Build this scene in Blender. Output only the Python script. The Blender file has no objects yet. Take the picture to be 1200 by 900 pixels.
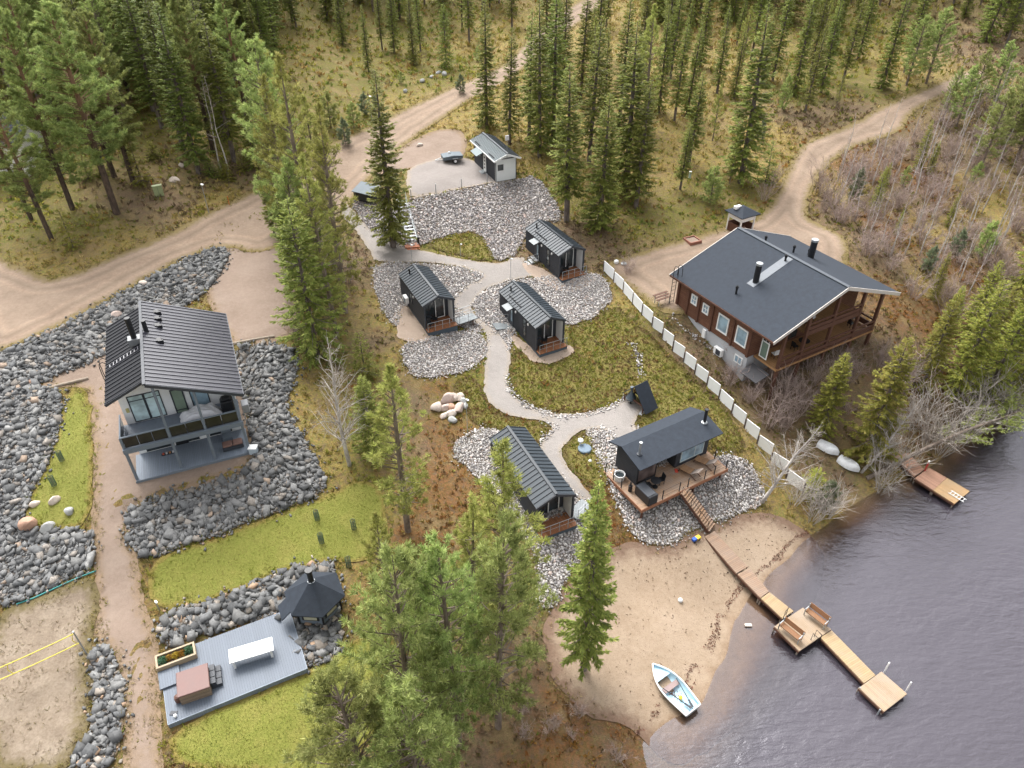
import bpy, bmesh, math, random
import numpy as np
from mathutils import Vector, Matrix, geometry as mgeo

random.seed(7)
rng = np.random.default_rng(7)
scene = bpy.context.scene
COL = scene.collection
PI = math.pi
R = math.radians

# ------------------------------------------------------------------ camera
FOC, PITCH, CAMH = 870.0, R(37.5), 45.0          # focal length in px of a 1200 px wide picture
CP, SP = math.cos(PITCH), math.sin(PITCH)
cam_d = bpy.data.cameras.new('camera')
cam_d.sensor_fit = 'HORIZONTAL'
cam_d.sensor_width = 36.0
cam_d.lens = 36.0 * FOC / 1200.0
cam_d.clip_start = 0.5
cam_d.clip_end = 3000
cam = bpy.data.objects.new('camera', cam_d)
COL.objects.link(cam)
cam.location = (0, 0, CAMH)
cam.rotation_euler = (PI / 2 - PITCH, 0, 0)
scene.camera = cam

# ------------------------------------------------------------------ world and sun
SUN_EL, SUN_AZ = R(52), R(-25)                    # azimuth from +Y towards +X
w = bpy.data.worlds.new('World')
scene.world = w
w.use_nodes = True
nt = w.node_tree
nt.nodes.clear()
wo = nt.nodes.new('ShaderNodeOutputWorld')
bg = nt.nodes.new('ShaderNodeBackground')
sky = nt.nodes.new('ShaderNodeTexSky')
sky.sky_type = 'NISHITA'
sky.sun_disc = False
sky.sun_elevation = SUN_EL
sky.sun_rotation = SUN_AZ
sky.air_density = 1.0
sky.dust_density = 6.0
sky.ozone_density = 1.0
hs = nt.nodes.new('ShaderNodeHueSaturation')      # a cloud-grey overcast sky
hs.inputs['Saturation'].default_value = 0.12
nt.links.new(sky.outputs[0], hs.inputs['Color'])
nt.links.new(hs.outputs[0], bg.inputs[0])
bg.inputs[1].default_value = 0.15
nt.links.new(bg.outputs[0], wo.inputs[0])
sd = bpy.data.lights.new('sun', 'SUN')
sd.energy = 0.8
sd.angle = R(35)
sd.color = (1.0, 0.96, 0.9)
sun = bpy.data.objects.new('sun', sd)
COL.objects.link(sun)
sun.rotation_euler = (PI / 2 - SUN_EL, 0, -SUN_AZ + PI)
sun.location = (0, 0, 90)
vs = scene.view_settings
vs.view_transform = 'Standard'
vs.look = 'None'
vs.exposure = EXPOSURE = 1.45
vs.gamma = 1
scene.render.engine = 'CYCLES'
scene.cycles.max_bounces = 6
scene.cycles.diffuse_bounces = 4
scene.cycles.glossy_bounces = 2
scene.cycles.transmission_bounces = 4
scene.cycles.transparent_max_bounces = 6
scene.cycles.use_denoising = True
scene.cycles.caustics_reflective = False
scene.cycles.caustics_refractive = False

# ------------------------------------------------------------------ terrain
def ray(u, v):
    dx = (np.asarray(u, float) - 600) / FOC
    dy = (450 - np.asarray(v, float)) / FOC
    return np.stack([dx, CP + dy * SP, -SP + dy * CP], -1)

def at_z(u, v, z):
    d = ray(u, v)
    t = (np.asarray(z, float) - CAMH) / d[..., 2]
    p = d * t[..., None]
    p[..., 2] += CAMH
    return p

CTRL = """757,865,-.05 772,845,0 790,842,-.05 808,838,-.08 826,805,-.05 833,775,0 850,722,0 872,692,0 900,668,0 930,640,0 965,618,0 1000,592,0 1050,565,0 1090,548,0 1140,510,0 1200,470,0
800,870,-.28 850,830,-.22 900,760,-.5 862,780,-.16 800,890,-.2 880,730,-.14 905,700,-.2 935,660,-.22 820,850,-.14  950,690,-.9 1000,650,-1.2 1000,800,-2 1100,700,-2.5 1150,600,-2 1100,870,-3 1190,540,-2 1190,880,-3.5 900,890,-1.8
640,760,1.4 700,800,.9 740,690,1.2 800,645,1.7 800,740,.5 870,628,.9 600,880,1.9 680,880,.9 730,850,.35 740,640,2.0 780,780,.35 720,760,1.0
778,640,1.8 725,520,4.3 700,560,3.9 850,535,3.7 885,590,1.2 830,612,1.5 795,570,3.3
600,600,3.9 545,540,4.4 640,718,1.9 680,630,3.0 690,490,4.4 600,470,4.9 580,420,5.4 560,360,6.2 520,325,6.9 600,318,7.0 460,300,7.4 420,265,7.9 400,225,9.3 440,180,10.5 490,150,11.3 560,100,13.2 610,70,14.2 690,10,17
520,205,10.4 560,195,10.4 482,225,10.1 520,218,10.3 575,207,10.4 600,210,10.3 615,260,8.3 520,262,8.3 450,258,8.6 560,300,7.3 480,285,7.3
640,300,7.4 690,325,7.1 500,385,6.4 470,370,6.5 510,420,6.0 625,400,5.5 660,410,5.4 590,370,5.9
280,255,9.5 200,300,9.0 100,350,8.7 0,390,8.3 0,310,9 330,330,8.6 310,380,8.2 370,215,9.9
200,380,7.6 130,420,7.2 150,560,6.5 220,555,6.5 295,530,6.5 270,450,7.0 160,655,5.0 350,470,6.6 330,410,7.6 390,575,4.9 300,560,6.0 300,620,4.8 430,590,4.6 190,740,4.0 370,670,4.1 270,780,3.5 200,850,3.4 345,790,3.3 280,880,3.1 400,800,3.1
135,640,5.3 115,510,6.7 170,800,3.7 180,895,3.2 60,760,3.6 20,880,3.3 115,700,4.0 60,420,8.0 30,590,5.4 50,680,4.0 70,560,6.0 95,470,6.8 20,480,7.2 130,800,3.5
440,560,4.8 500,560,4.6 420,430,6.3 440,330,7.4 400,320,8.2 540,780,2.4 450,820,2.7 500,680,3.2 420,880,2.6 580,650,3.2
700,430,5.2 760,400,5.9 720,350,6.6 650,450,5.0 750,460,4.6 760,480,4.5 830,480,4.4 800,520,4.2 707,320,7.2 750,360,6.8 800,405,5.8 850,465,4.1 900,535,2.6 945,588,.8
760,310,7.9 780,365,7.5 850,275,8.4 940,260,9.0 985,290,9.0 930,200,10.2 1010,165,11.3 1060,140,12.1 1130,90,14 770,260,9.0 700,260,8.6 850,230,9.4 660,255,8.8
960,430,5.2 1020,400,5.6 1000,470,3.0 940,520,1.7 990,545,.9 1060,510,1.3 1040,490,2.2 1100,440,3.0 1190,400,3.0 1180,300,6.2 1100,220,8.8 1190,150,11.5 1020,260,8.6 1060,330,7.0 1140,470,1.6
60,270,10.0 150,215,11.3 240,200,11.0 30,100,15.5 200,80,17 400,60,14.5 500,70,13.5 700,180,11.5 700,100,13.5 850,120,13 900,60,14.5 600,0,17.5 1000,60,14.5 0,0,22 1200,30,17 300,140,13.2 1100,40,16 800,0,17.5 400,0,17.5 200,10,20"""
P = np.array([[float(a) for a in s.split(',')] for s in CTRL.split()])
PW = at_z(P[:, 0], P[:, 1], P[:, 2])
def wall_pt(x, y, z):
    a = R(30.17)
    return [21.64 + x * math.cos(a) - y * math.sin(a), 50.77 + x * math.sin(a) + y * math.cos(a), z]
LOGPTS = np.array([wall_pt(*q) for q in ((.5, 12.6, 7.4), (.5, 10, 6.5), (.5, 7.5, 5.7), (.5, 5, 4.9), (.5, 2.6, 4.2), (-1.2, 10, 6.35), (-1.2, 7, 5.4), (-1.2, 4, 4.6), (4, 1.5, 4.6), (9, 1.0, 4.8), (13.5, 1, 5.3), (3, 4, 5.0), (3, 8, 6.3), (3, 11, 7.2), (13, 6, 6.6), (13.5, 11, 8.0))])
FAR = np.array([[-160, 260, 34], [0, 280, 30], [160, 270, 30], [-200, 120, 26], [220, 120, 12], [-120, 40, 9], [-120, -40, 6], [0, -60, -3], [110, -40, -5], [150, 40, -5], [-60, -10, 3], [-20, -20, .5], [40, 0, -3], [90, 75, -.6], [75, 60, -1.5], [110, 100, 4], [60, 10, -3.5], [-260, 400, 60], [260, 400, 55], [0, 420, 55]], float)
PW = np.vstack([PW, FAR, LOGPTS])

def tps(r2):
    return 0.5 * r2 * np.log(r2 + 1e-9)

n = len(PW)
sc_ = 50.0
A = PW[:, :2] / sc_
K = tps(((A[:, None] - A[None]) ** 2).sum(-1)) + np.eye(n) * 2e-4
Q = np.hstack([np.ones((n, 1)), A])
M = np.block([[K, Q], [Q.T, np.zeros((3, 3))]])
SOL = np.linalg.solve(M, np.concatenate([PW[:, 2], np.zeros(3)]))

def seg(a, b, s):
    return np.arange(a, b, s)
GX = np.concatenate([seg(-420, -140, 20), seg(-140, -62, 2.5), seg(-62, 66, .5), seg(66, 140, 2.5), seg(140, 421, 20)])
GY = np.concatenate([seg(-120, 14, 6), seg(14, 100, .5), seg(100, 150, 1.0), seg(150, 240, 2.5), seg(240, 521, 20)])
xx, yy = np.meshgrid(GX, GY)
flat = np.stack([xx.ravel(), yy.ravel()], -1) / sc_
zz = np.empty(len(flat))
for i in range(0, len(flat), 20000):
    b = flat[i:i + 20000]
    zz[i:i + 20000] = tps(((b[:, None] - A[None]) ** 2).sum(-1)) @ SOL[:n] + SOL[n] + b @ SOL[n + 1:]
bump = 0.05 * (np.sin(xx * 1.7 + 1.3 * np.sin(yy * .9)) * np.sin(yy * 1.9 + np.sin(xx * 1.1))) + 0.06 * np.sin(xx * .61 + 2 * np.sin(yy * .4)) * np.sin(yy * .53)
ZG = zz.reshape(xx.shape)
ZG = np.clip(ZG, -6, 80) + bump * np.clip((ZG - .2) * .5, 0.15, 1)

PADS = [((-27.18, 38.35), 22.9, (-1.2, -1.2, 9.2, 12.2), 6.5), ((-1.93, 84.77), 23.5, (-2.5, -.4, 3.2, 7.6), 10.2), ((-19.65, 21.84), 26.2, (-.3, -.3, 8.2, 5.0), 3.4)]
for (ox, oy), a_, (x0_, y0_, x1_, y1_), z_ in PADS:
    ca_, sa_ = math.cos(R(a_)), math.sin(R(a_))
    lx = (xx - ox) * ca_ + (yy - oy) * sa_; ly = -(xx - ox) * sa_ + (yy - oy) * ca_
    dd_ = np.maximum(np.maximum(x0_ - lx, lx - x1_), np.maximum(y0_ - ly, ly - y1_))
    k_ = np.clip(1 - dd_ / 1.0, 0, 1)
    ZG = ZG * (1 - k_) + np.minimum(ZG, z_) * k_ if z_ < 6 else ZG * (1 - k_) + z_ * k_

def hz(x, y):
    x = np.asarray(x, float); y = np.asarray(y, float)
    i = np.clip(np.searchsorted(GX, x) - 1, 0, len(GX) - 2)
    j = np.clip(np.searchsorted(GY, y) - 1, 0, len(GY) - 2)
    fx = np.clip((x - GX[i]) / (GX[i + 1] - GX[i]), 0, 1)
    fy = np.clip((y - GY[j]) / (GY[j + 1] - GY[j]), 0, 1)
    return (ZG[j, i] * (1 - fx) + ZG[j, i + 1] * fx) * (1 - fy) + (ZG[j + 1, i] * (1 - fx) + ZG[j + 1, i + 1] * fx) * fy

def G(u, v):
    """the point of the ground seen at photo pixel (u, v)"""
    d = ray(u, v)
    d = d / np.linalg.norm(d, axis=-1, keepdims=True)
    shp = d.shape[:-1]
    d = d.reshape(-1, 3)
    t = np.full(len(d), 22.0)
    done = np.zeros(len(d), bool)
    for step in range(700):
        p = d * t[:, None]
        below = (p[:, 2] + CAMH) < hz(p[:, 0], p[:, 1])
        done |= below
        t = np.where(done, t, t + 0.5)
        if done.all():
            break
    lo, hi = t - .5, t
    for _ in range(18):
        m = (lo + hi) / 2
        p = d * m[:, None]
        below = (p[:, 2] + CAMH) < hz(p[:, 0], p[:, 1])
        hi = np.where(below, m, hi)
        lo = np.where(below, lo, m)
    p = d * hi[:, None]
    p[:, 2] += CAMH
    return p.reshape(shp + (3,))

def GP(u, v):
    return Vector(G(np.array([u]), np.array([v]))[0])

def proj(p):
    x, y, z = p[0], p[1], p[2] - CAMH
    dep = y * CP - z * SP
    return 600 + FOC * x / dep, 450 - FOC * (y * SP + z * CP) / dep

def top_height(p, vt):
    """height of a vertical thing standing at p whose top shows at row vt"""
    lo, hi = 0.0, 45.0
    for _ in range(40):
        m = (lo + hi) / 2
        if proj((p[0], p[1], p[2] + m))[1] > vt:
            lo = m
        else:
            hi = m
    return lo

# ------------------------------------------------------------------ tags and mesh helpers
def tag(o, label=None, cat=None, group=None, kind=None):
    if label: o['label'] = label
    if cat: o['category'] = cat
    if group: o['group'] = group
    if kind: o['kind'] = kind
    return o

def empty(name, loc=(0, 0, 0), rz=0.0, label=None, cat=None, group=None):
    o = bpy.data.objects.new(name, None)
    o.empty_display_size = .3
    COL.objects.link(o)
    o.location = loc
    o.rotation_euler = (0, 0, rz)
    return tag(o, label, cat, group)

def kids(o):
    return [c for c in bpy.data.objects if c.parent == o]

KIDS = {}
def copy_tree(o, loc=None, rz=None, label=None, group=None, scale=None):
    def cp(s, par):
        c = s.copy()
        COL.objects.link(c)
        if par is not None:
            c.parent = par
        for k in KIDS.get(s.name, []):
            cp(k, c)
        return c
    c = cp(o, None)
    if loc is not None: c.location = loc
    if rz is not None: c.rotation_euler = (0, 0, rz)
    if scale is not None: c.scale = scale
    if label: c['label'] = label
    if group: c['group'] = group
    return c

class MB:
    def __init__(s):
        s.v, s.f, s.m, s.cm = [], [], [], 0
        s.T = Matrix.Identity(4)

    def mat(s, i):
        s.cm = i
        return s

    def add(s, vs, fs):
        k = len(s.v)
        s.v += [tuple(s.T @ Vector(p)) for p in vs]
        s.f += [tuple(i + k for i in f) for f in fs]
        s.m += [s.cm] * len(fs)
        return s

    def box(s, x0, y0, z0, x1, y1, z1):
        x0, x1 = sorted((x0, x1)); y0, y1 = sorted((y0, y1)); z0, z1 = sorted((z0, z1))
        return s.add([(x0, y0, z0), (x1, y0, z0), (x1, y1, z0), (x0, y1, z0), (x0, y0, z1), (x1, y0, z1), (x1, y1, z1), (x0, y1, z1)],
                     [(0, 3, 2, 1), (4, 5, 6, 7), (0, 1, 5, 4), (1, 2, 6, 5), (2, 3, 7, 6), (3, 0, 4, 7)])

    def cbox(s, c, d, rz=0.0, rx=0.0, ry=0.0):
        m = Matrix.Translation(c) @ Matrix.Rotation(rz, 4, 'Z') @ Matrix.Rotation(ry, 4, 'Y') @ Matrix.Rotation(rx, 4, 'X')
        x, y, z = d[0] / 2, d[1] / 2, d[2] / 2
        vs = [m @ Vector(p) for p in [(-x, -y, -z), (x, -y, -z), (x, y, -z), (-x, y, -z), (-x, -y, z), (x, -y, z), (x, y, z), (-x, y, z)]]
        return s.add(vs, [(0, 3, 2, 1), (4, 5, 6, 7), (0, 1, 5, 4), (1, 2, 6, 5), (2, 3, 7, 6), (3, 0, 4, 7)])

    def beam(s, a, b, w, h):
        """square bar from a to b, w wide and h high"""
        a, b = Vector(a), Vector(b)
        d = b - a
        L = d.length
        if L < 1e-6: return s
        d.normalize()
        up = Vector((0, 0, 1))
        if abs(d.z) > .98: up = Vector((0, 1, 0))
        r = d.cross(up).normalized()
        u = r.cross(d).normalized()
        vs = []
        for e in (a, b):
            for i, j in ((-1, -1), (1, -1), (1, 1), (-1, 1)):
                vs.append(e + r * (i * w / 2) + u * (j * h / 2))
        return s.add(vs, [(0, 1, 2, 3), (7, 6, 5, 4), (0, 4, 5, 1), (1, 5, 6, 2), (2, 6, 7, 3), (3, 7, 4, 0)])

    def tube(s, pts, rad, n=6, cap=True):
        pts = [Vector(p) for p in pts]
        if not hasattr(rad, '__len__'): rad = [rad] * len(pts)
        k0 = len(pts)
        vs, fs = [], []
        ref = Vector((.31, .2, 1)).normalized()
        for i, p in enumerate(pts):
            d = (pts[min(i + 1, k0 - 1)] - pts[max(i - 1, 0)])
            if d.length < 1e-9: d = Vector((0, 0, 1))
            d.normalize()
            rf = ref if abs(d.dot(ref)) < .97 else Vector((1, 0, 0))
            a = d.cross(rf).normalized()
            b = d.cross(a)
            for j in range(n):
                t = 2 * PI * j / n
                vs.append(p + (a * math.cos(t) + b * math.sin(t)) * rad[i])
        for i in range(k0 - 1):
            for j in range(n):
                q = (j + 1) % n
                fs.append((i * n + j, i * n + q, (i + 1) * n + q, (i + 1) * n + j))
        if cap:
            fs.append(tuple(range(n - 1, -1, -1)))
            fs.append(tuple((k0 - 1) * n + j for j in range(n)))
        return s.add(vs, fs)

    def prism(s, poly, axis, a, b):
        """extrude a 2-D polygon along an axis ('x': poly in yz, 'y': poly in xz, 'z': poly in xy)"""
        n = len(poly)
        def pt(p, t):
            return {'x': (t, p[0], p[1]), 'y': (p[0], t, p[1]), 'z': (p[0], p[1], t)}[axis]
        vs = [pt(p, a) for p in poly] + [pt(p, b) for p in poly]
        fs = [tuple(range(n - 1, -1, -1)), tuple(range(n, 2 * n))]
        for i in range(n):
            j = (i + 1) % n
            fs.append((i, j, n + j, n + i))
        return s.add(vs, fs)

    def lathe(s, prof, n=16, c=(0, 0, 0)):
        vs, fs = [], []
        for r, z in prof:
            for j in range(n):
                t = 2 * PI * j / n
                vs.append((c[0] + r * math.cos(t), c[1] + r * math.sin(t), c[2] + z))
        m = len(prof)
        for i in range(m - 1):
            for j in range(n):
                q = (j + 1) % n
                fs.append((i * n + j, i * n + q, (i + 1) * n + q, (i + 1) * n + j))
        fs.append(tuple(range(n - 1, -1, -1)))
        fs.append(tuple((m - 1) * n + j for j in range(n)))
        return s.add(vs, fs)

    def slab(s, pts, t):
        """a plate: polygon of 3-D points thickened downwards along its normal by t"""
        pts = [Vector(p) for p in pts]
        nn = (pts[1] - pts[0]).cross(pts[2] - pts[0]).normalized()
        if nn.z < 0: nn = -nn
        n = len(pts)
        vs = pts + [p - nn * t for p in pts]
        fs = [tuple(range(n)), tuple(range(2 * n - 1, n - 1, -1))]
        for i in range(n):
            j = (i + 1) % n
            fs.append((j, i, n + i, n + j))
        return s.add(vs, fs)

    def build(s, name, mats, parent=None, smooth=False, bevel=0.0, label=None):
        me = bpy.data.meshes.new(name)
        me.from_pydata(s.v, [], s.f)
        if not isinstance(mats, (list, tuple)): mats = [mats]
        for m in mats: me.materials.append(m)
        if len(mats) > 1:
            me.polygons.foreach_set('material_index', s.m)
        bm = bmesh.new()
        bm.from_mesh(me)
        bmesh.ops.recalc_face_normals(bm, faces=bm.faces)
        if bevel > 0:
            bmesh.ops.bevel(bm, geom=list(bm.edges), offset=bevel, segments=1, affect='EDGES', clamp_overlap=True)
        bm.to_mesh(me)
        bm.free()
        if smooth:
            me.polygons.foreach_set('use_smooth', [True] * len(me.polygons))
        o = bpy.data.objects.new(name, me)
        COL.objects.link(o)
        if parent is not None:
            o.parent = parent
            KIDS.setdefault(parent.name, []).append(o)
        if label: o['label'] = label
        return o

def np_mesh(name, V, Ftri, mat, attrs=None, smooth=False, parent=None):
    """big triangle / quad mesh from numpy arrays; attrs: {name: (domain, values)}"""
    me = bpy.data.meshes.new(name)
    V = np.asarray(V, np.float32)
    F = np.asarray(Ftri, np.int32)
    k = F.shape[1]
    me.vertices.add(len(V))
    me.vertices.foreach_set('co', V.ravel())
    me.loops.add(F.size)
    me.loops.foreach_set('vertex_index', F.ravel())
    me.polygons.add(len(F))
    me.polygons.foreach_set('loop_start', np.arange(0, F.size, k, dtype=np.int32))
    me.polygons.foreach_set('loop_total', np.full(len(F), k, np.int32))
    if smooth:
        me.polygons.foreach_set('use_smooth', np.ones(len(F), bool))
    me.update(calc_edges=True)
    for an, (dom, val) in (attrs or {}).items():
        val = np.asarray(val, np.float32)
        if val.ndim == 1:
            a = me.attributes.new(an, 'FLOAT', dom)
            a.data.foreach_set('value', val)
        else:
            a = me.attributes.new(an, 'FLOAT_COLOR', dom)
            if val.shape[1] == 3:
                val = np.hstack([val, np.ones((len(val), 1), np.float32)])
            a.data.foreach_set('color', val.ravel())
    for m in (mat if isinstance(mat, (list, tuple)) else [mat]):
        me.materials.append(m)
    o = bpy.data.objects.new(name, me)
    COL.objects.link(o)
    if parent is not None:
        o.parent = parent
        KIDS.setdefault(parent.name, []).append(o)
    return o

# ------------------------------------------------------------------ materials
class NT:
    """small wrapper for building node materials"""
    def __init__(s, name):
        s.m = bpy.data.materials.new(name)
        s.m.use_nodes = True
        s.t = s.m.node_tree
        s.b = s.t.nodes['Principled BSDF']
        s.b.inputs['Specular IOR Level'].default_value = .3
        s.tc = None

    def n(s, typ, **kw):
        nd = s.t.nodes.new('ShaderNode' + typ)
        for k, v in kw.items(): setattr(nd, k, v)
        return nd

    def l(s, a, b):
        s.t.links.new(a, b)

    def co(s, out='Object'):
        if s.tc is None: s.tc = s.n('TexCoord')
        return s.tc.outputs[out]

    def noise(s, scale, detail=3, rough=.55, dist=0.0, vec=None):
        nd = s.n('TexNoise')
        nd.inputs['Scale'].default_value = scale
        nd.inputs['Detail'].default_value = detail
        nd.inputs['Roughness'].default_value = rough
        nd.inputs['Distortion'].default_value = dist
        s.l(vec if vec is not None else s.co(), nd.inputs['Vector'])
        return nd.outputs['Fac']

    def ramp(s, fac, stops, interp='LINEAR'):
        nd = s.n('ValToRGB')
        nd.color_ramp.interpolation = interp
        e = nd.color_ramp.elements
        while len(e) < len(stops): e.new(.5)
        for el, (p, c) in zip(e, stops):
            el.position = p
            el.color = (*c, 1) if len(c) == 3 else c
        s.l(fac, nd.inputs[0])
        return nd.outputs[0]

    def mix(s, fac, a, b, mode='MIX'):
        nd = s.n('Mix', data_type='RGBA', blend_type=mode)
        for sock, val in ((nd.inputs[0], fac), (nd.inputs[6], a), (nd.inputs[7], b)):
            if isinstance(val, (int, float)): sock.default_value = val
            elif isinstance(val, tuple): sock.default_value = (*val, 1)
            else: s.l(val, sock)
        return nd.outputs[2]

    def math(s, op, a, b=None, c=None, clamp=False):
        nd = s.n('Math', operation=op, use_clamp=clamp)
        for k, val in enumerate((a, b, c)):
            if val is None: continue
            if isinstance(val, (int, float)): nd.inputs[k].default_value = val
            else: s.l(val, nd.inputs[k])
        return nd.outputs[0]

    def attr(s, name, out='Fac'):
        nd = s.n('Attribute', attribute_name=name)
        return nd.outputs[out]

    def bump(s, height, strength=.5, dist=.05):
        nd = s.n('Bump')
        nd.inputs['Strength'].default_value = strength
        nd.inputs['Distance'].default_value = dist
        s.l(height, nd.inputs['Height'])
        s.l(nd.outputs[0], s.b.inputs['Normal'])

    def col(s, c):
        if isinstance(c, tuple): s.b.inputs['Base Color'].default_value = (*c, 1)
        else: s.l(c, s.b.inputs['Base Color'])
        return s

    def rough(s, r):
        if isinstance(r, (int, float)): s.b.inputs['Roughness'].default_value = r
        else: s.l(r, s.b.inputs['Roughness'])
        return s

def paint(name, c, rough=.5, var=.12, scale=3.0, metal=0.0, bump=0.0, spec=.3):
    """a plain surface with a little wear"""
    t = NT(name)
    f = t.noise(scale, 5, .65)
    f2 = t.noise(scale * 9, 3, .6)
    d = tuple(x * (1 - var) for x in c); e = tuple(min(1, x * (1 + var)) for x in c)
    base = t.ramp(f, [(.3, d), (.7, e)])
    t.col(t.mix(.25, base, t.ramp(f2, [(.35, d), (.65, e)])))
    t.rough(t.math('MULTIPLY_ADD', f, .25, rough - .12))
    t.b.inputs['Metallic'].default_value = metal
    t.b.inputs['Specular IOR Level'].default_value = spec
    if bump: t.bump(f2, bump, .01)
    return t.m

def planks(name, c, width=.14, axis=0, rough=.65, var=.25, gap=.07, grey=None):
    """boards across the given object axis (0 = joints every 'width' along x)"""
    t = NT(name)
    sp = t.n('SeparateXYZ')
    t.l(t.co(), sp.inputs[0])
    x = sp.outputs[axis]
    q = t.math('DIVIDE', x, width)
    idx = t.math('FLOOR', q)
    fr = t.math('FRACT', q)
    wn = t.n('TexWhiteNoise', noise_dimensions='1D')
    t.l(idx, wn.inputs['W'])
    d = tuple(v * (1 - var) for v in c); e = tuple(min(1, v * (1 + var)) for v in c)
    base = t.ramp(wn.outputs['Value'], [(0, d), (1, e)])
    mp = t.n('Mapping')
    sc = [6, 6, 6]; sc[axis] = 40 if False else 30
    mp.inputs['Scale'].default_value = sc
    t.l(t.co(), mp.inputs[0])
    g = t.noise(1.0, 4, .6, vec=mp.outputs[0])
    base = t.mix(.35, base, t.ramp(g, [(.3, d), (.7, e)]))
    if grey is not None:
        base = t.mix(t.ramp(t.noise(.9, 4, .6), [(.35, (0, 0, 0)), (.7, (1, 1, 1))]), base, grey)
    edge = t.math('LESS_THAN', fr, gap)
    t.col(t.mix(edge, base, tuple(v * .25 for v in c)))
    t.rough(rough)
    nd = t.math('SUBTRACT', 1.0, edge)
    t.bump(nd, .6, .015)
    return t.m

def ridged(name, c, pitch=.3, axis=0, rough=.35, line=.1, dark=.45, spec=.5):
    """seam-metal sheet with raised seams every 'pitch' along the axis"""
    t = NT(name)
    sp = t.n('SeparateXYZ')
    t.l(t.co(), sp.inputs[0])
    fr = t.math('FRACT', t.math('DIVIDE', sp.outputs[axis], pitch))
    edge = t.math('LESS_THAN', fr, line)
    f = t.noise(1.3, 5, .65)
    base = t.ramp(f, [(.3, tuple(v * .85 for v in c)), (.7, tuple(v * 1.15 for v in c))])
    t.col(t.mix(edge, base, tuple(v * dark for v in c)))
    t.rough(t.math('MULTIPLY_ADD', f, .2, rough - .1))
    t.b.inputs['Specular IOR Level'].default_value = spec
    t.bump(edge, .7, .03)
    return t.m

def glass_mat(name, c=(.05, .07, .08), rough=.06, spec=.9):
    t = NT(name)
    t.col(t.ramp(t.noise(1.2, 2), [(.35, tuple(v * .7 for v in c)), (.65, tuple(v * 1.3 for v in c))]))
    t.rough(rough)
    t.b.inputs['Specular IOR Level'].default_value = spec
    return t.m
# ------------------------------------------------------------------ ground
MOSS, DRY, EARTH, RUST = (.18, .16, .034), (.33, .245, .085), (.2, .137, .092), (.22, .11, .045)
ZONES = """30,250,m 100,260,m 160,240,e 200,240,e 240,240,d 130,290,d 60,310,d 40,180,m 250,160,m 100,120,m 200,120,m 300,200,e
430,90,m 500,90,m 540,70,m 480,130,d 440,150,m 380,140,m 470,40,m 560,60,d 590,150,d 540,140,d 640,190,d 620,220,m 690,200,d 760,200,d 700,240,m 760,260,m 800,250,m 680,170,d 830,180,d 780,150,d 860,230,m 900,160,d 880,90,d 940,110,m 1000,100,m 960,80,m 1050,80,d 700,80,d 640,120,d 810,100,d 900,210,d 940,140,e 1000,135,e 700,30,d 850,30,d 1000,40,m 400,20,m 1150,60,e
1000,190,r 1050,170,e 970,250,e 1040,270,r 1090,220,r 1120,310,r 1060,200,r 1000,230,d 1060,230,e 1100,270,d 1150,220,d 1130,180,e 1180,250,d 1050,310,e 1090,330,d 1060,360,r 1080,370,r 1130,290,e 1180,330,e 1190,380,e 1010,280,e 1040,430,e 1000,430,e 960,470,e 920,470,e 940,430,e 1070,470,r 1050,500,e 900,500,e 880,520,d 860,480,e 830,440,e 840,430,e 815,415,e 930,540,e 985,560,e 905,560,d 820,400,e 860,440,e 800,375,e 1100,500,e 1150,490,e 1020,560,d 960,600,d
420,300,e 440,350,d 455,380,d 430,400,e 440,440,m 400,330,e 420,340,e 465,420,d 490,470,e 500,510,r 480,560,r 510,560,r 530,580,r 460,580,d 440,600,m 490,600,r 500,640,r 470,640,r 480,520,e 520,530,r 400,480,d 370,500,d 350,490,d 380,550,d 430,500,m 420,550,m 360,330,m 380,400,m 440,650,d 520,700,e 540,780,e 570,830,e 600,820,e 640,830,r 690,870,r 640,880,r 720,880,e 740,870,r 560,880,e 620,760,e 590,700,m 480,780,m
680,430,m 640,420,m 740,390,m 700,390,m 610,450,m 700,460,m 790,470,m 780,430,m 820,470,m 760,360,m 570,460,m 590,475,m 620,500,m 540,450,m 545,480,m 560,490,r 530,460,r 600,500,r 680,530,m 700,520,m 720,530,m 700,545,m 720,560,r 720,620,r 735,350,d 800,420,e 840,480,d 830,500,d 540,290,m 520,285,m 570,300,m 550,400,m
610,300,e 600,290,e 690,280,e 700,300,e 660,270,e"""
ZP, ZT = [], []
for s_ in ZONES.split():
    a_, b_, c_ = s_.split(',')
    ZP.append((float(a_), float(b_))); ZT.append('mder'.index(c_))
ZP = np.array(ZP); ZT = np.array(ZT)
ZW = G(ZP[:, 0], ZP[:, 1])[:, :2]

def snoise(x, y, s=1.0, seed=0):
    """cheap smooth noise -1..1"""
    r = np.random.default_rng(seed)
    o = np.zeros_like(np.asarray(x, float))
    for k in range(5):
        a = r.uniform(0, 2 * PI, 4); f = s * (1.6 ** k)
        o = o + (np.sin((x * np.cos(a[0]) + y * np.sin(a[0])) * f + a[1]) * np.sin((x * np.cos(a[2]) - y * np.sin(a[2])) * f * 1.13 + a[3])) / (1.35 ** k)
    return o / 2.0

def zone_weights(x, y):
    x = np.asarray(x, float); y = np.asarray(y, float)
    xw = x + 1.6 * snoise(x, y, .5, 3); yw = y + 1.6 * snoise(x, y, .5, 4)
    out = np.zeros((len(x), 4))
    for i in range(0, len(x), 20000):
        d2 = (xw[i:i + 20000, None] - ZW[None, :, 0]) ** 2 + (yw[i:i + 20000, None] - ZW[None, :, 1]) ** 2
        wgt = 1 / (d2 + .6) ** 1.6
        for k in range(4):
            out[i:i + 20000, k] = wgt[:, ZT == k].sum(1)
    return out / out.sum(1, keepdims=True)

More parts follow.
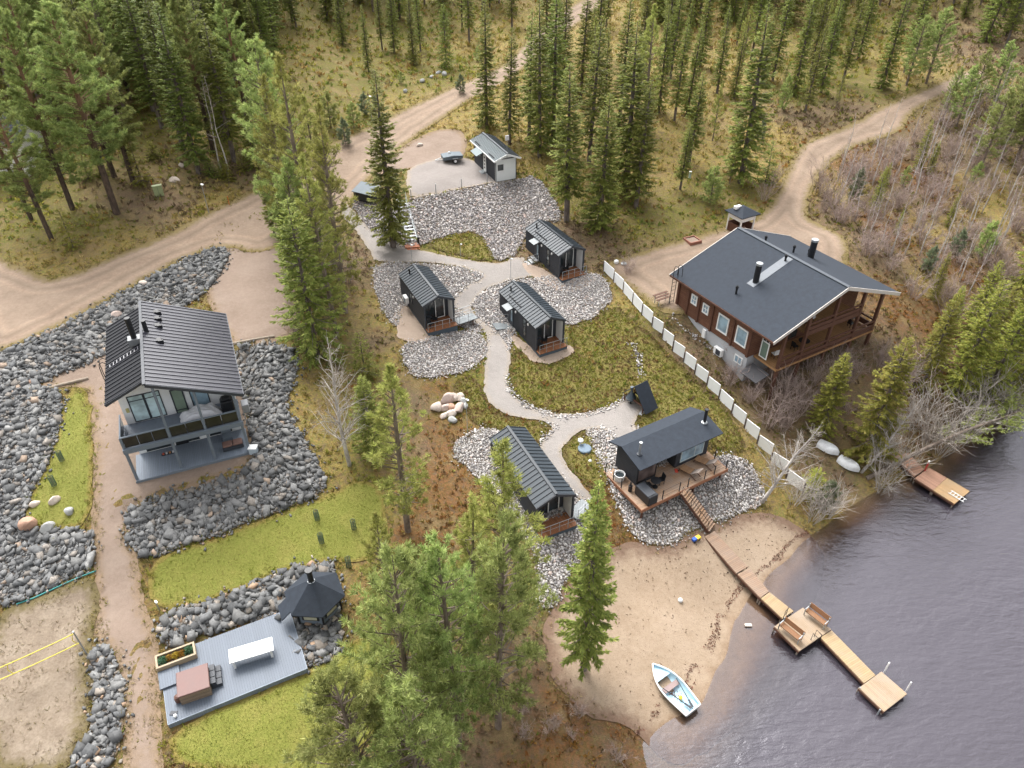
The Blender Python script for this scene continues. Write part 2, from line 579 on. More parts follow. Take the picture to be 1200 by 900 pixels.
ZC = np.array([MOSS, DRY, EARTH, RUST])

def ground_mat(name):
    t = NT(name)
    a = t.attr('veg', 'Color')
    f1 = t.noise(.9, 6, .65); f2 = t.noise(5.5, 5, .65); f3 = t.noise(22, 3, .6)
    c = t.mix(t.ramp(f1, [(.35, (0, 0, 0)), (.68, (1, 1, 1))]), a, t.mix(1.0, a, (.62, .95, .5), 'MULTIPLY'))
    c = t.mix(t.ramp(f2, [(.42, (0, 0, 0)), (.6, (.85, .85, .85))]), c, t.mix(1.0, a, (1.35, 1.2, 1.1), 'MULTIPLY'))
    c = t.mix(t.ramp(t.noise(2.6, 5, .7), [(.5, (0, 0, 0)), (.62, (.75, .75, .75))]), c, (.17, .115, .075))
    c = t.mix(t.ramp(t.noise(.7, 5, .75, 0, None), [(.55, (0, 0, 0)), (.68, (.7, .7, .7))]), c, (.22, .115, .045))
    c = t.mix(t.ramp(t.noise(.45, 5, .75), [(.52, (0, 0, 0)), (.64, (.8, .8, .8))]), c, (.3, .21, .1))
    c = t.mix(t.ramp(t.noise(7.5, 4, .7), [(.6, (0, 0, 0)), (.68, (.7, .7, .7))]), c, (.10, .14, .02))
    c = t.mix(t.ramp(f3, [(.4, (0, 0, 0)), (.65, (.6, .6, .6))]), c, t.mix(1.0, c, (.45, .45, .45), 'MULTIPLY'))
    # lake bed: sand to dark mud; darkening also stands in for light absorbed with depth
    sp = t.n('SeparateXYZ'); t.l(t.co(), sp.inputs[0])
    dz = t.math('MULTIPLY_ADD', t.noise(.5, 3), .25, sp.outputs[2])
    mr = t.n('MapRange'); mr.inputs[1].default_value = .12; mr.inputs[2].default_value = 0.0; t.l(dz, mr.inputs[0])
    md = t.n('MapRange'); md.inputs[1].default_value = -.25; md.inputs[2].default_value = -1.5; t.l(dz, md.inputs[0])
    bed = t.mix(md.outputs[0], (.3, .215, .13), (.035, .03, .034))
    c = t.mix(mr.outputs[0], c, bed)
    t.col(c)
    t.rough(.9)
    t.bump(t.math('ADD', f2, f3), .9, .12)
    return t.m

nx, ny = len(GX), len(GY)
V = np.stack([xx.ravel(), yy.ravel(), ZG.ravel()], -1)
idx = np.arange(nx * ny).reshape(ny, nx)
F = np.stack([idx[:-1, :-1].ravel(), idx[:-1, 1:].ravel(), idx[1:, 1:].ravel(), idx[1:, :-1].ravel()], -1)
W4 = zone_weights(V[:, 0], V[:, 1])
VEG = W4 @ ZC
g_ = np_mesh('ground', V, F, ground_mat('heath_ground'), {'veg': ('POINT', VEG)}, smooth=True)
tag(g_, kind='structure')

def smooth_poly(uv, it=2):
    p = np.array(uv, float)
    for _ in range(it):
        q = np.roll(p, -1, 0)
        p = np.stack([p * .75 + q * .25, p * .25 + q * .75], 1).reshape(-1, 2)
    return p

def resample(W, step):
    q = np.vstack([W, W[:1]])
    d = np.sqrt(((q[1:] - q[:-1]) ** 2).sum(1))
    s = np.concatenate([[0], np.cumsum(d)])
    n = max(8, int(s[-1] / step))
    tt = np.linspace(0, s[-1], n, endpoint=False)
    return np.stack([np.interp(tt, s, q[:, 0]), np.interp(tt, s, q[:, 1])], -1)

def parse(s):
    return [tuple(float(x) for x in a.split(',')) for a in s.split()]

def outline(s, it=2, jag=.18, step=.4, seed=1):
    uv = smooth_poly(parse(s), it)
    W = G(uv[:, 0], uv[:, 1])[:, :2]
    W = resample(W, step)
    t = np.arange(len(W))
    nx_ = snoise(W[:, 0], W[:, 1], 1.7, seed); ny_ = snoise(W[:, 0], W[:, 1], 1.7, seed + 1)
    return W + jag * np.stack([nx_, ny_], -1)

def inside(poly, x, y):
    c = np.zeros(len(x), bool)
    j = len(poly) - 1
    for i in range(len(poly)):
        xi, yi = poly[i]; xj, yj = poly[j]
        if yi != yj:
            c ^= ((yi > y) != (yj > y)) & (x < (xj - xi) * (y - yi) / (yj - yi) + xi)
        j = i
    return c

def edge_dist(poly, x, y):
    out = np.full(len(x), 1e9)
    P_ = np.asarray(poly)
    for i in range(0, len(x), 8000):
        d2 = (x[i:i + 8000, None] - P_[None, :, 0]) ** 2 + (y[i:i + 8000, None] - P_[None, :, 1]) ** 2
        out[i:i + 8000] = np.sqrt(d2.min(1))
    return out

def grid_in(poly, step, jit=.35, margin=0.0):
    lo = poly.min(0); hi = poly.max(0)
    gx, gy = np.meshgrid(np.arange(lo[0], hi[0], step), np.arange(lo[1], hi[1], step))
    x = gx.ravel() + rng.uniform(-jit, jit, gx.size) * step
    y = gy.ravel() + rng.uniform(-jit, jit, gx.size) * step
    k = inside(poly, x, y)
    x, y = x[k], y[k]
    if margin:
        k = edge_dist(poly, x, y) > margin
        x, y = x[k], y[k]
    return x, y

def sheet(name, poly, off, mat, step=.6):
    """a ground sheet draped a few cm above the terrain"""
    x, y = grid_in(poly, step, .2, step * .45)
    pts = [Vector(p) for p in poly] + [Vector((a, b)) for a, b in zip(x, y)]
    nb = len(poly)
    ed = [(i, (i + 1) % nb) for i in range(nb)]
    vo, eo, fo, *_ = mgeo.delaunay_2d_cdt(pts, ed, [], 1, 1e-5)
    vo = np.array([tuple(p) for p in vo])
    z = hz(vo[:, 0], vo[:, 1]) + off
    d = edge_dist(poly, vo[:, 0], vo[:, 1])
    tri = [f for f in fo if len(f) == 3]
    o = np_mesh(name, np.column_stack([vo, z]), np.array(tri), mat, {'edge': ('POINT', d)}, smooth=True)
    me = o.data
    # faces upwards
    bm = bmesh.new(); bm.from_mesh(me)
    fl = [f for f in bm.faces if f.normal.z < 0]
    if fl: bmesh.ops.reverse_faces(bm, faces=fl)
    bm.to_mesh(me); bm.free()
    return tag(o, kind='structure')

def soil(name, c1, c2, c3, verge, scale=1.0, verge_w=.5, speck=None, bump=.5, tracks=False):
    t = NT(name)
    f1 = t.noise(.35 * scale, 5, .6); f2 = t.noise(3 * scale, 5, .65); f3 = t.noise(24 * scale, 3, .65)
    c = t.ramp(f1, [(.32, c1), (.5, c2), (.68, c3)])
    c = t.mix(.4, c, t.ramp(f2, [(.35, c1), (.65, c3)]))
    c = t.mix(t.ramp(f3, [(.35, (0, 0, 0)), (.7, (.45, .45, .45))]), c, t.mix(1.0, c, (.6, .58, .56), 'MULTIPLY'))
    if speck:
        vo = t.n('TexVoronoi'); vo.inputs['Scale'].default_value = 9; t.l(t.co(), vo.inputs['Vector'])
        k = t.math('LESS_THAN', vo.outputs['Distance'], .17)
        c = t.mix(t.math('MULTIPLY', k, .7), c, speck)
    e = t.attr('edge')
    if tracks:                                            # wheel tracks worn along the verge-parallel lines
        wob = t.math('MULTIPLY_ADD', t.noise(.25, 2), .8, -.4)
        for d_ in (1.25, 2.6):
            b_ = t.math('SUBTRACT', 1.0, t.math('MULTIPLY', t.math('ABSOLUTE', t.math('ADD', t.math('SUBTRACT', e, d_), wob)), 2.6), clamp=True)
            c = t.mix(t.math('MULTIPLY', b_, t.math('MULTIPLY_ADD', f2, .9, .1)), c, t.mix(1.0, c, (1.28, 1.25, 1.22), 'MULTIPLY'))
        b_ = t.math('SUBTRACT', 1.0, t.math('MULTIPLY', t.math('ABSOLUTE', t.math('ADD', t.math('SUBTRACT', e, 1.95), wob)), 3.5), clamp=True)
        c = t.mix(t.math('MULTIPLY', b_, .5), c, t.mix(1.0, c, (.72, .7, .66), 'MULTIPLY'))
    k = t.math('ADD', t.math('DIVIDE', e, verge_w), t.math('MULTIPLY_ADD', t.noise(2.2, 5, .7), 2.4, -1.6))
    k = t.math('MINIMUM', t.math('MAXIMUM', k, 0.0), 1.0)
    vg = t.mix(t.ramp(t.noise(6, 4, .7), [(.4, (0, 0, 0)), (.6, (1, 1, 1))]), verge, tuple(v * .8 for v in verge))
    t.col(t.mix(k, vg, c))
    t.rough(.92)
    t.bump(t.math('ADD', f3, t.math('MULTIPLY', f2, 1.5)), bump, .05)
    return t.m

M_road = soil('road_gravel', (0.215, 0.156, 0.114), (0.262, 0.194, 0.143), (0.302, 0.231, 0.172), (.2, .15, .06), verge_w=.7, tracks=True)
M_drive = soil('driveway_sand', (0.214, 0.157, 0.12), (0.252, 0.189, 0.148), (0.283, 0.22, 0.176), (.24, .17, .11), verge_w=.6)
M_field = soil('worn_field', (.16, .12, .085), (.235, .185, .135), (.32, .265, .205), (.14, .11, .05), scale=2.2, verge_w=.8)
M_path = soil('path_gravel', (0.245, 0.223, 0.207), (0.282, 0.26, 0.242), (0.306, 0.278, 0.258), (.3, .26, .22), verge_w=.3)
M_park = soil('parking_gravel', (0.222, 0.195, 0.179), (0.254, 0.227, 0.211), (0.274, 0.248, 0.232), (.3, .25, .2), verge_w=.4)
M_sand = soil('beach_sand', (.275, .202, .138), (.325, .246, .172), (.37, .288, .212), (.2, .13, .09), verge_w=.9, speck=(.1, .06, .04))
M_lawn = soil('lawn_grass', (.165, .185, .03), (.2, .215, .04), (.26, .24, .06), (.24, .19, .05), scale=1.8, verge_w=.3, bump=.8)
M_heath = soil('heath_mat', (.13, .12, .032), (.18, .165, .04), (.25, .19, .06), (.12, .09, .03), scale=2.0, verge_w=.4, bump=1.0)
M_bank = soil('bank_soil', (.11, .092, .078), (.145, .125, .108), (.18, .155, .135), (.16, .12, .08), verge_w=.4)
M_pad = soil('pad_sand', (0.289, 0.22, 0.172), (0.323, 0.254, 0.199), (0.343, 0.275, 0.22), (.36, .28, .22), verge_w=.25)

def wet_sand(m):
    """darker wet rim at the waterline and brown bed under water"""
    t = m.node_tree
    pr = t.nodes['Principled BSDF']
    src = pr.inputs['Base Color'].links[0].from_socket
    geo = t.nodes.new('ShaderNodeNewGeometry'); sp = t.nodes.new('ShaderNodeSeparateXYZ')
    t.links.new(geo.outputs['Position'], sp.inputs[0])
    nz = t.nodes.new('ShaderNodeTexNoise'); nz.inputs['Scale'].default_value = .9; nz.inputs['Detail'].default_value = 5
    t.links.new(geo.outputs['Position'], nz.inputs['Vector'])
    ad = t.nodes.new('ShaderNodeMath'); ad.operation = 'MULTIPLY_ADD'; ad.inputs[1].default_value = .3
    t.links.new(nz.outputs['Fac'], ad.inputs[0]); t.links.new(sp.outputs[2], ad.inputs[2])
    rp = t.nodes.new('ShaderNodeMapRange'); rp.inputs[1].default_value = -.75; rp.inputs[2].default_value = .55
    t.links.new(ad.outputs[0], rp.inputs[0])
    cr = t.nodes.new('ShaderNodeValToRGB')
    for i, (p_, c_) in enumerate(((0, (.24, .18, .13)), (.385, (.62, .5, .4)), (.577, (.9, .8, .7)), (.67, (.7, .62, .56)), (.76, (1, 1, 1)))):
        e = cr.color_ramp.elements[i] if i < 2 else cr.color_ramp.elements.new(p_)
        e.position = p_; e.color = (*c_, 1)
    t.links.new(rp.outputs[0], cr.inputs[0])
    mx = t.nodes.new('ShaderNodeMix'); mx.data_type = 'RGBA'; mx.blend_type = 'MULTIPLY'; mx.inputs[0].default_value = 1
    t.links.new(src, mx.inputs[6]); t.links.new(cr.outputs[0], mx.inputs[7])
    t.links.new(mx.outputs[2], pr.inputs['Base Color'])
wet_sand(M_sand)

OUT = {}
def region(key, name, s, off, mat, it=2, jag=.18, step=.6, seed=1):
    OUT[key] = outline(s, it, jag, .4, seed)
    return sheet(name, OUT[key], off, mat, step)

region('drive', 'driveway', "240,300 262,268 300,255 340,245 348,320 352,385 330,402 282,407 255,400 210,380 160,398 120,402 70,432 42,456 82,455 107,452 110,560 107,620 112,690 106,745 128,760 147,830 138,960 203,960 193,960 187,760 168,700 164,660 150,625 162,590 225,572 298,552 298,500 290,440 270,400 240,352", .03, M_drive)
region('road', 'road', "-40,290 20,309 55,329 90,320 130,302 200,273 260,241 300,222 335,206 362,188 388,168 420,155 470,130 520,107 556,92 588,78 604,62 640,25 690,-6 722,-10 700,14 650,48 618,78 590,100 557,114 520,138 486,162 452,190 428,215 412,240 400,262 370,255 345,282 300,300 262,286 200,312 130,352 60,389 -40,428", .06, M_road)
region('field', 'sports_field', "-20,722 60,694 113,672 118,700 110,745 106,775 110,830 88,888 70,910 -30,910", .06, M_field)
region('path', 'path', "404,236 425,262 462,288 492,294 540,304 580,311 604,302 616,302 612,314 640,322 600,328 575,336 556,350 552,366 575,386 592,396 600,420 594,440 596,460 615,475 660,490 715,478 735,466 758,478 742,490 749,515 742,522 725,522 712,506 700,501 680,506 666,516 655,530 665,550 690,575 697,592 680,588 640,546 628,528 650,501 640,493 605,490 575,478 566,455 569,425 572,396 560,379 535,363 531,350 545,338 573,324 545,314 500,307 440,309 436,298 415,268 398,252", .09, M_path)
region('park', 'parking', "478,196 520,184 560,188 590,208 604,213 576,215 520,226 482,234 476,218", .06, M_park, it=1)
region('dirt', 'gravel_yard', "432,200 460,180 500,155 530,150 548,158 545,190 480,198 440,206", .045, M_drive)
region('yard', 'gravel_yard', "714,322 708,310 745,297 790,284 832,272 866,262 888,256 910,228 926,188 940,166 990,150 1040,121 1100,98 1130,80 1165,84 1150,97 1110,110 1064,135 1060,154 1010,170 985,181 962,202 947,236 946,258 985,274 997,290 988,322 950,350 880,400 800,368 785,368 768,362 740,342", .06, M_road)
region('beach', 'beach', "640,722 668,682 713,642 742,634 778,646 822,618 888,598 932,612 975,650 940,740 900,800 870,850 800,900 765,885 750,862 728,846 690,842 650,802 636,760", .06, M_sand, step=.5)
region('lawn1', 'lawn', "78,458 106,451 109,540 107,616 70,621 28,612 38,582 62,530 72,490", .06, M_lawn, it=1)
region('lawn2', 'lawn', "169,660 240,636 330,601 388,580 420,560 452,576 456,640 430,660 392,656 340,667 250,702 182,722", .06, M_lawn, it=1)
region('lawn3', 'lawn', "199,852 360,790 405,752 455,742 440,905 204,908", .06, M_lawn, it=1)
region('rock1', 'rock_bank', "-30,426 60,389 130,353 200,313 258,287 270,296 262,318 240,345 214,362 165,388 110,424 68,440 42,454 -30,470", .075, M_bank)
region('rock2', 'rock_bank', "-30,466 42,454 72,456 73,490 63,530 38,582 26,612 34,626 108,617 113,667 60,690 -30,722", .08, M_bank)
region('rock3', 'rock_bank', "268,408 330,400 356,426 334,470 340,490 366,530 391,577 330,598 240,633 170,658 152,640 148,602 162,590 228,572 298,552 296,500 285,460", .08, M_bank)
region('rock4', 'rock_bank', "184,723 250,703 340,669 388,656 398,680 400,760 392,772 362,786 340,760 345,715 225,748 190,762", .08, M_bank, it=1)
region('rock5', 'rock_bank', "116,750 134,764 146,800 145,850 135,890 120,905 76,905 88,888 112,850 106,800 108,768", .08, M_bank)
region('cob1', 'cobble_slope', "411,236 428,236 470,250 482,234 520,227 576,216 608,212 626,204 654,240 660,262 640,258 612,280 606,300 580,308 575,290 558,271 530,274 495,287 480,291 462,289 440,276 418,252", .075, M_bank)
region('cob2', 'cobble_slope', "436,311 470,307 545,314 574,324 545,338 531,350 534,362 562,380 568,395 556,390 540,384 470,352 468,388 452,372 440,345", .075, M_bank)
region('cob3', 'cobble_slope', "467,405 508,396 532,388 556,389 568,396 573,410 567,423 550,436 490,446 475,432", .075, M_bank)
region('cob4', 'cobble_slope', "552,352 575,337 600,329 640,326 700,318 718,342 716,356 690,376 662,383 640,372 600,380 600,420 593,399 575,386 558,372", .075, M_bank)
region('cob5', 'cobble_slope', "526,530 540,511 570,502 592,507 640,546 690,592 700,612 690,625 668,682 640,720 628,700 628,640 560,560", .075, M_bank)
region('cob6', 'cobble_slope', "682,503 700,501 712,506 726,522 735,540 850,532 882,545 899,580 886,597 822,617 778,645 744,632 730,606 715,570 700,535", .075, M_bank)
region('pad1', 'sand_pad', "464,356 480,362 510,392 498,401 470,403 464,385", .1, M_pad, it=1)
region('pad2', 'sand_pad', "608,310 620,308 660,330 696,322 700,332 664,346 632,332", .1, M_pad, it=1)
region('pad3', 'sand_pad', "588,378 600,392 632,414 664,404 676,416 632,432 600,402", .1, M_pad, it=1)
region('heath1', 'heath_meadow', "596,420 612,402 632,432 676,416 662,384 690,377 717,357 732,365 770,400 830,460 850,480 880,530 850,530 800,510 752,515 745,490 758,478 735,464 715,477 660,488 615,473 597,456", .05, M_heath)
region('heath2', 'heath_meadow', "494,287 530,275 557,272 574,291 582,308 540,302", .08, M_heath, it=1)
region('heath3', 'heath_meadow', "656,530 668,516 684,506 700,510 716,535 722,560 700,575 690,572 666,550", .08, M_heath)
region('heath4', 'heath_meadow', "530,445 556,440 566,458 576,479 605,492 640,495 650,503 628,526 590,506 560,500 540,480", .05, M_heath)

# ------------------------------------------------------------------ water
def water_mat():
    t = NT('lake_water')
    t.t.nodes.remove(t.b)
    out = t.t.nodes['Material Output']
    mp = t.n('Mapping'); mp.inputs['Rotation'].default_value = (0, 0, R(-25)); mp.inputs['Scale'].default_value = (1, 2.4, 1)
    t.l(t.co(), mp.inputs[0])
    dep = t.attr('depth')
    a = t.noise(1.1, 4, .6, .4, mp.outputs[0]); b = t.noise(.28, 3, .5, .3, mp.outputs[0]); c = t.noise(.05, 2, .5)
    amp = t.ramp(c, [(.3, (.35, .35, .35)), (.7, (1, 1, 1))])
    sh = t.n('MapRange'); sh.inputs[1].default_value = 0.0; sh.inputs[2].default_value = 1.2; sh.inputs[3].default_value = .12; sh.inputs[4].default_value = 1.0; t.l(dep, sh.inputs[0])
    h = t.math('MULTIPLY', t.math('MULTIPLY', t.math('ADD', a, t.math('MULTIPLY', b, 1.4)), amp), sh.outputs[0])
    bp = t.n('Bump'); bp.inputs['Strength'].default_value = .36; bp.inputs['Distance'].default_value = .32
    t.l(h, bp.inputs['Height'])
    gl = t.n('BsdfGlossy'); gl.inputs['Roughness'].default_value = .07; gl.inputs['Color'].default_value = (.93, .92, .98, 1)
    tr = t.n('BsdfTransparent')
    cr = t.ramp(dep, [(0, (.98, .95, .92)), (.3, (.86, .75, .62)), (.6, (.6, .47, .36)), (1, (.35, .27, .22))]); t.l(cr, tr.inputs['Color'])
    df = t.n('BsdfDiffuse'); df.inputs['Color'].default_value = (.075, .066, .082, 1)
    for nd in (gl, df): t.l(bp.outputs[0], nd.inputs['Normal'])
    fr = t.n('Fresnel'); fr.inputs['IOR'].default_value = 1.5
    t.l(bp.outputs[0], fr.inputs['Normal'])
    body = t.n('MixShader')                               # the deeper, the more light the peaty water scatters back
    mr = t.n('MapRange'); mr.inputs[1].default_value = 0.0; mr.inputs[2].default_value = 1.6; mr.inputs[3].default_value = .03; mr.inputs[4].default_value = .62; t.l(dep, mr.inputs[0])
    t.l(mr.outputs[0], body.inputs[0])
    t.l(tr.outputs[0], body.inputs[1]); t.l(df.outputs[0], body.inputs[2])
    mx = t.n('MixShader')
    t.l(t.math('MULTIPLY_ADD', fr.outputs[0], 1.1, .045), mx.inputs[0])
    t.l(body.outputs[0], mx.inputs[1]); t.l(gl.outputs[0], mx.inputs[2])
    t.l(mx.outputs[0], out.inputs['Surface'])
    return t.m
wx_ = np.concatenate([np.arange(6, 64, .7), np.arange(64, 421, 12)]); wy_ = np.concatenate([np.arange(-200, 14, 12), np.arange(14, 70, .7), np.arange(70, 131, 6)])
wxx, wyy = np.meshgrid(wx_, wy_)
dp = np.clip(-hz(wxx.ravel(), wyy.ravel()), 0, 6)
ii = np.arange(wxx.size).reshape(wxx.shape)
fq = np.stack([ii[:-1, :-1].ravel(), ii[:-1, 1:].ravel(), ii[1:, 1:].ravel(), ii[1:, :-1].ravel()], -1)
wtr = np_mesh('water', np.stack([wxx.ravel(), wyy.ravel(), np.zeros(wxx.size)], -1), fq, water_mat(), {'depth': ('POINT', dp)}, smooth=True)
tag(wtr, kind='structure')
# ------------------------------------------------------------------ surfaces of buildings
M_clad = ridged('dark_cladding', (.042, .045, .053), .14, 1, .7, .12, .5, .25)
M_cladx = ridged('dark_cladding_gable', (.042, .045, .053), .14, 0, .7, .12, .5, .25)
M_seam = paint('seam_metal_roof', (.04, .05, .06), .42, .14, 1.2, spec=.22)
M_seamR = paint('seam_rib', (.035, .042, .05), .4, .1)
M_plinth = paint('blue_grey_plinth', (.07, .09, .11), .7)
M_deckr = planks('red_brown_deck', (.27, .115, .055), .14, 0, .6)
M_deckw = planks('weathered_deck', (.33, .2, .115), .14, 1, .65, grey=(.34, .27, .22))
M_glass = glass_mat('window_glass', (.035, .045, .05))
M_glassb = glass_mat('pale_window_glass', (.55, .7, .72), .12, .8)
M_glasss = glass_mat('painted_sky_glass', (.26, .37, .45), .1, .9)  # sky reflection put into the pale blue base colour
M_white = paint('white_paint', (.8, .8, .79), .5, .05)
M_offw = paint('render_white', (.8, .81, .81), .7, .06, 1.5)
M_black = paint('black_metal', (.02, .021, .024), .4, .2)
M_dark = paint('dark_trim', (.045, .05, .06), .5)
M_steel = paint('galvanised_steel', (.38, .4, .41), .4, .15, 6, metal=.6)
M_grey = paint('blue_grey_paint', (.155, .185, .22), .55, .1)
M_greyd = planks('blue_grey_deck', (.2, .235, .285), .12, 0, .5, .1, .06)
M_felt = paint('roof_felt', (.034, .041, .053), .85, .22, 2.5, bump=.3, spec=.2)
M_concrete = paint('grey_render', (.42, .43, .45), .85, .08, 1.2)
M_log = None
def log_mat():
    t = NT('brown_logs')
    sp = t.n('SeparateXYZ'); t.l(t.co(), sp.inputs[0])
    q = t.math('DIVIDE', sp.outputs[2], .2); fr = t.math('FRACT', q)
    wn = t.n('TexWhiteNoise', noise_dimensions='1D'); t.l(t.math('FLOOR', q), wn.inputs['W'])
    base = t.ramp(wn.outputs['Value'], [(0, (.125, .054, .033)), (1, (.175, .082, .05))])
    base = t.mix(.4, base, t.ramp(t.noise(2.5, 5, .65), [(.3, (.09, .04, .026)), (.7, (.21, .105, .066))]))
    e = t.math('LESS_THAN', fr, .09)
    t.col(t.mix(e, base, (.045, .018, .013)))
    t.rough(.6)
    t.bump(t.math('SINE', t.math('MULTIPLY', fr, PI)), .6, .04)
    return t.m
M_log = log_mat()
M_browntrim = paint('brown_timber', (.11, .052, .035), .6, .2, 4)
M_raft = paint('pale_barge_board', (.62, .57, .52), .6, .06)
M_pinew = planks('honey_floor', (.36, .2, .09), .12, 0, .55)
M_timber = paint('grey_timber', (.3, .25, .2), .85, .25, 4, bump=.4)
M_stonep = paint('pale_boulder', (.5, .43, .38), .9, .2, 1.5, bump=.5)

def gable_roof(root, w0, w1, y0, y1, ze, zr, xr, t=.12, mat=None, rib=None, pitch=.42, name='roof', over_l=0, split=False):
    """two slopes from eaves x=w0, x=w1 at height ze to a ridge at xr, zr; returns the roof part"""
    mb = MB()
    for xa, xb, z_a in ((w0, xr, ze), (xr, w1, ze)):
        if xa < xb and xa == w0:
            P4 = [(w0, y0, ze), (xr, y0, zr), (xr, y1, zr), (w0, y1, ze)]
        else:
            P4 = [(xr, y0, zr), (w1, y0, ze), (w1, y1, ze), (xr, y1, zr)]
        mb.slab(P4, t)
    ob = mb.build(name, mat, root)
    if rib is not None:
        rb = MB()
        n = max(2, int(round((y1 - y0) / pitch)))
        for i in range(n + 1):
            y = y0 + .03 + (y1 - y0 - .06) * i / n
            rb.beam((w0 + .02, y, ze + .03), (xr, y, zr + .03), .04, .06)
            rb.beam((w1 - .02, y, ze + .03), (xr, y, zr + .03), .05, .06)
        rb.beam((xr, y0, zr + .05), (xr, y1, zr + .05), .22, .07)
        rb.build('seam', rib, ob)
    return ob

def window(root, name, c, w, h, axis, out, fw=.08, frame=None, glass=None, bars=(), proud=.05, depth=.06):
    """framed window; axis 'x' = lies in an x-z wall facing out (sign) along y; 'y' = in a y-z wall facing along x"""
    fr = MB(); gl = MB()
    def bx(mb, a0, a1, z0, z1, d0, d1):
        if axis == 'x': mb.box(c[0] + a0, c[1] + out * d0, c[2] + z0, c[0] + a1, c[1] + out * d1, c[2] + z1)
        else: mb.box(c[0] + out * d0, c[1] + a0, c[2] + z0, c[0] + out * d1, c[1] + a1, c[2] + z1)
    bx(fr, -w / 2 - fw, -w / 2, -h / 2 - fw, h / 2 + fw, 0, proud)
    bx(fr, w / 2, w / 2 + fw, -h / 2 - fw, h / 2 + fw, 0, proud)
    bx(fr, -w / 2, w / 2, h / 2, h / 2 + fw, 0, proud - .003)
    bx(fr, -w / 2, w / 2, -h / 2 - fw, -h / 2, 0, proud - .003)
    for k, t_ in bars:
        if k == 'v': bx(fr, t_ * w - w / 2 - .03, t_ * w - w / 2 + .03, -h / 2, h / 2, 0.006, proud - .006)
        else: bx(fr, -w / 2, w / 2, t_ * h - h / 2 - .03, t_ * h - h / 2 + .03, 0.006, proud - .009)
    o = fr.build(name, frame or M_dark, root)
    bx(gl, -w / 2, w / 2, -h / 2, h / 2, -.02, .018)
    gl.build('pane', glass or M_glass, o)
    return o

def chair(loc, rz, label, mat, group=None):
    r = empty('chair', loc, rz, label, 'chair', group)
    MB().box(-.24, -.24, .4, .24, .24, .45).build('seat', mat, r)
    MB().cbox((0, .23, .68), (.46, .05, .48), rx=-.15).build('backrest', mat, r)
    for sx in (-.2, .2):
        for sy in (-.2, .2):
            MB().box(sx - .02, sy - .02, 0, sx + .02, sy + .02, .4).build('leg', M_black, r)
    return r

def cafe_table(loc, label, mat, rad=.35, group=None):
    r = empty('cafe_table', loc, 0, label, 'table', group)
    MB().lathe([(rad, .68), (rad, .72), (rad - .02, .725)], 16).build('tabletop', mat, r)
    MB().tube([(0, 0, 0), (0, 0, .68)], .04, 8).build('stem', M_black, r)
    MB().lathe([(.22, 0), (.22, .03), (.05, .05)], 12).build('foot', M_black, r)
    return r

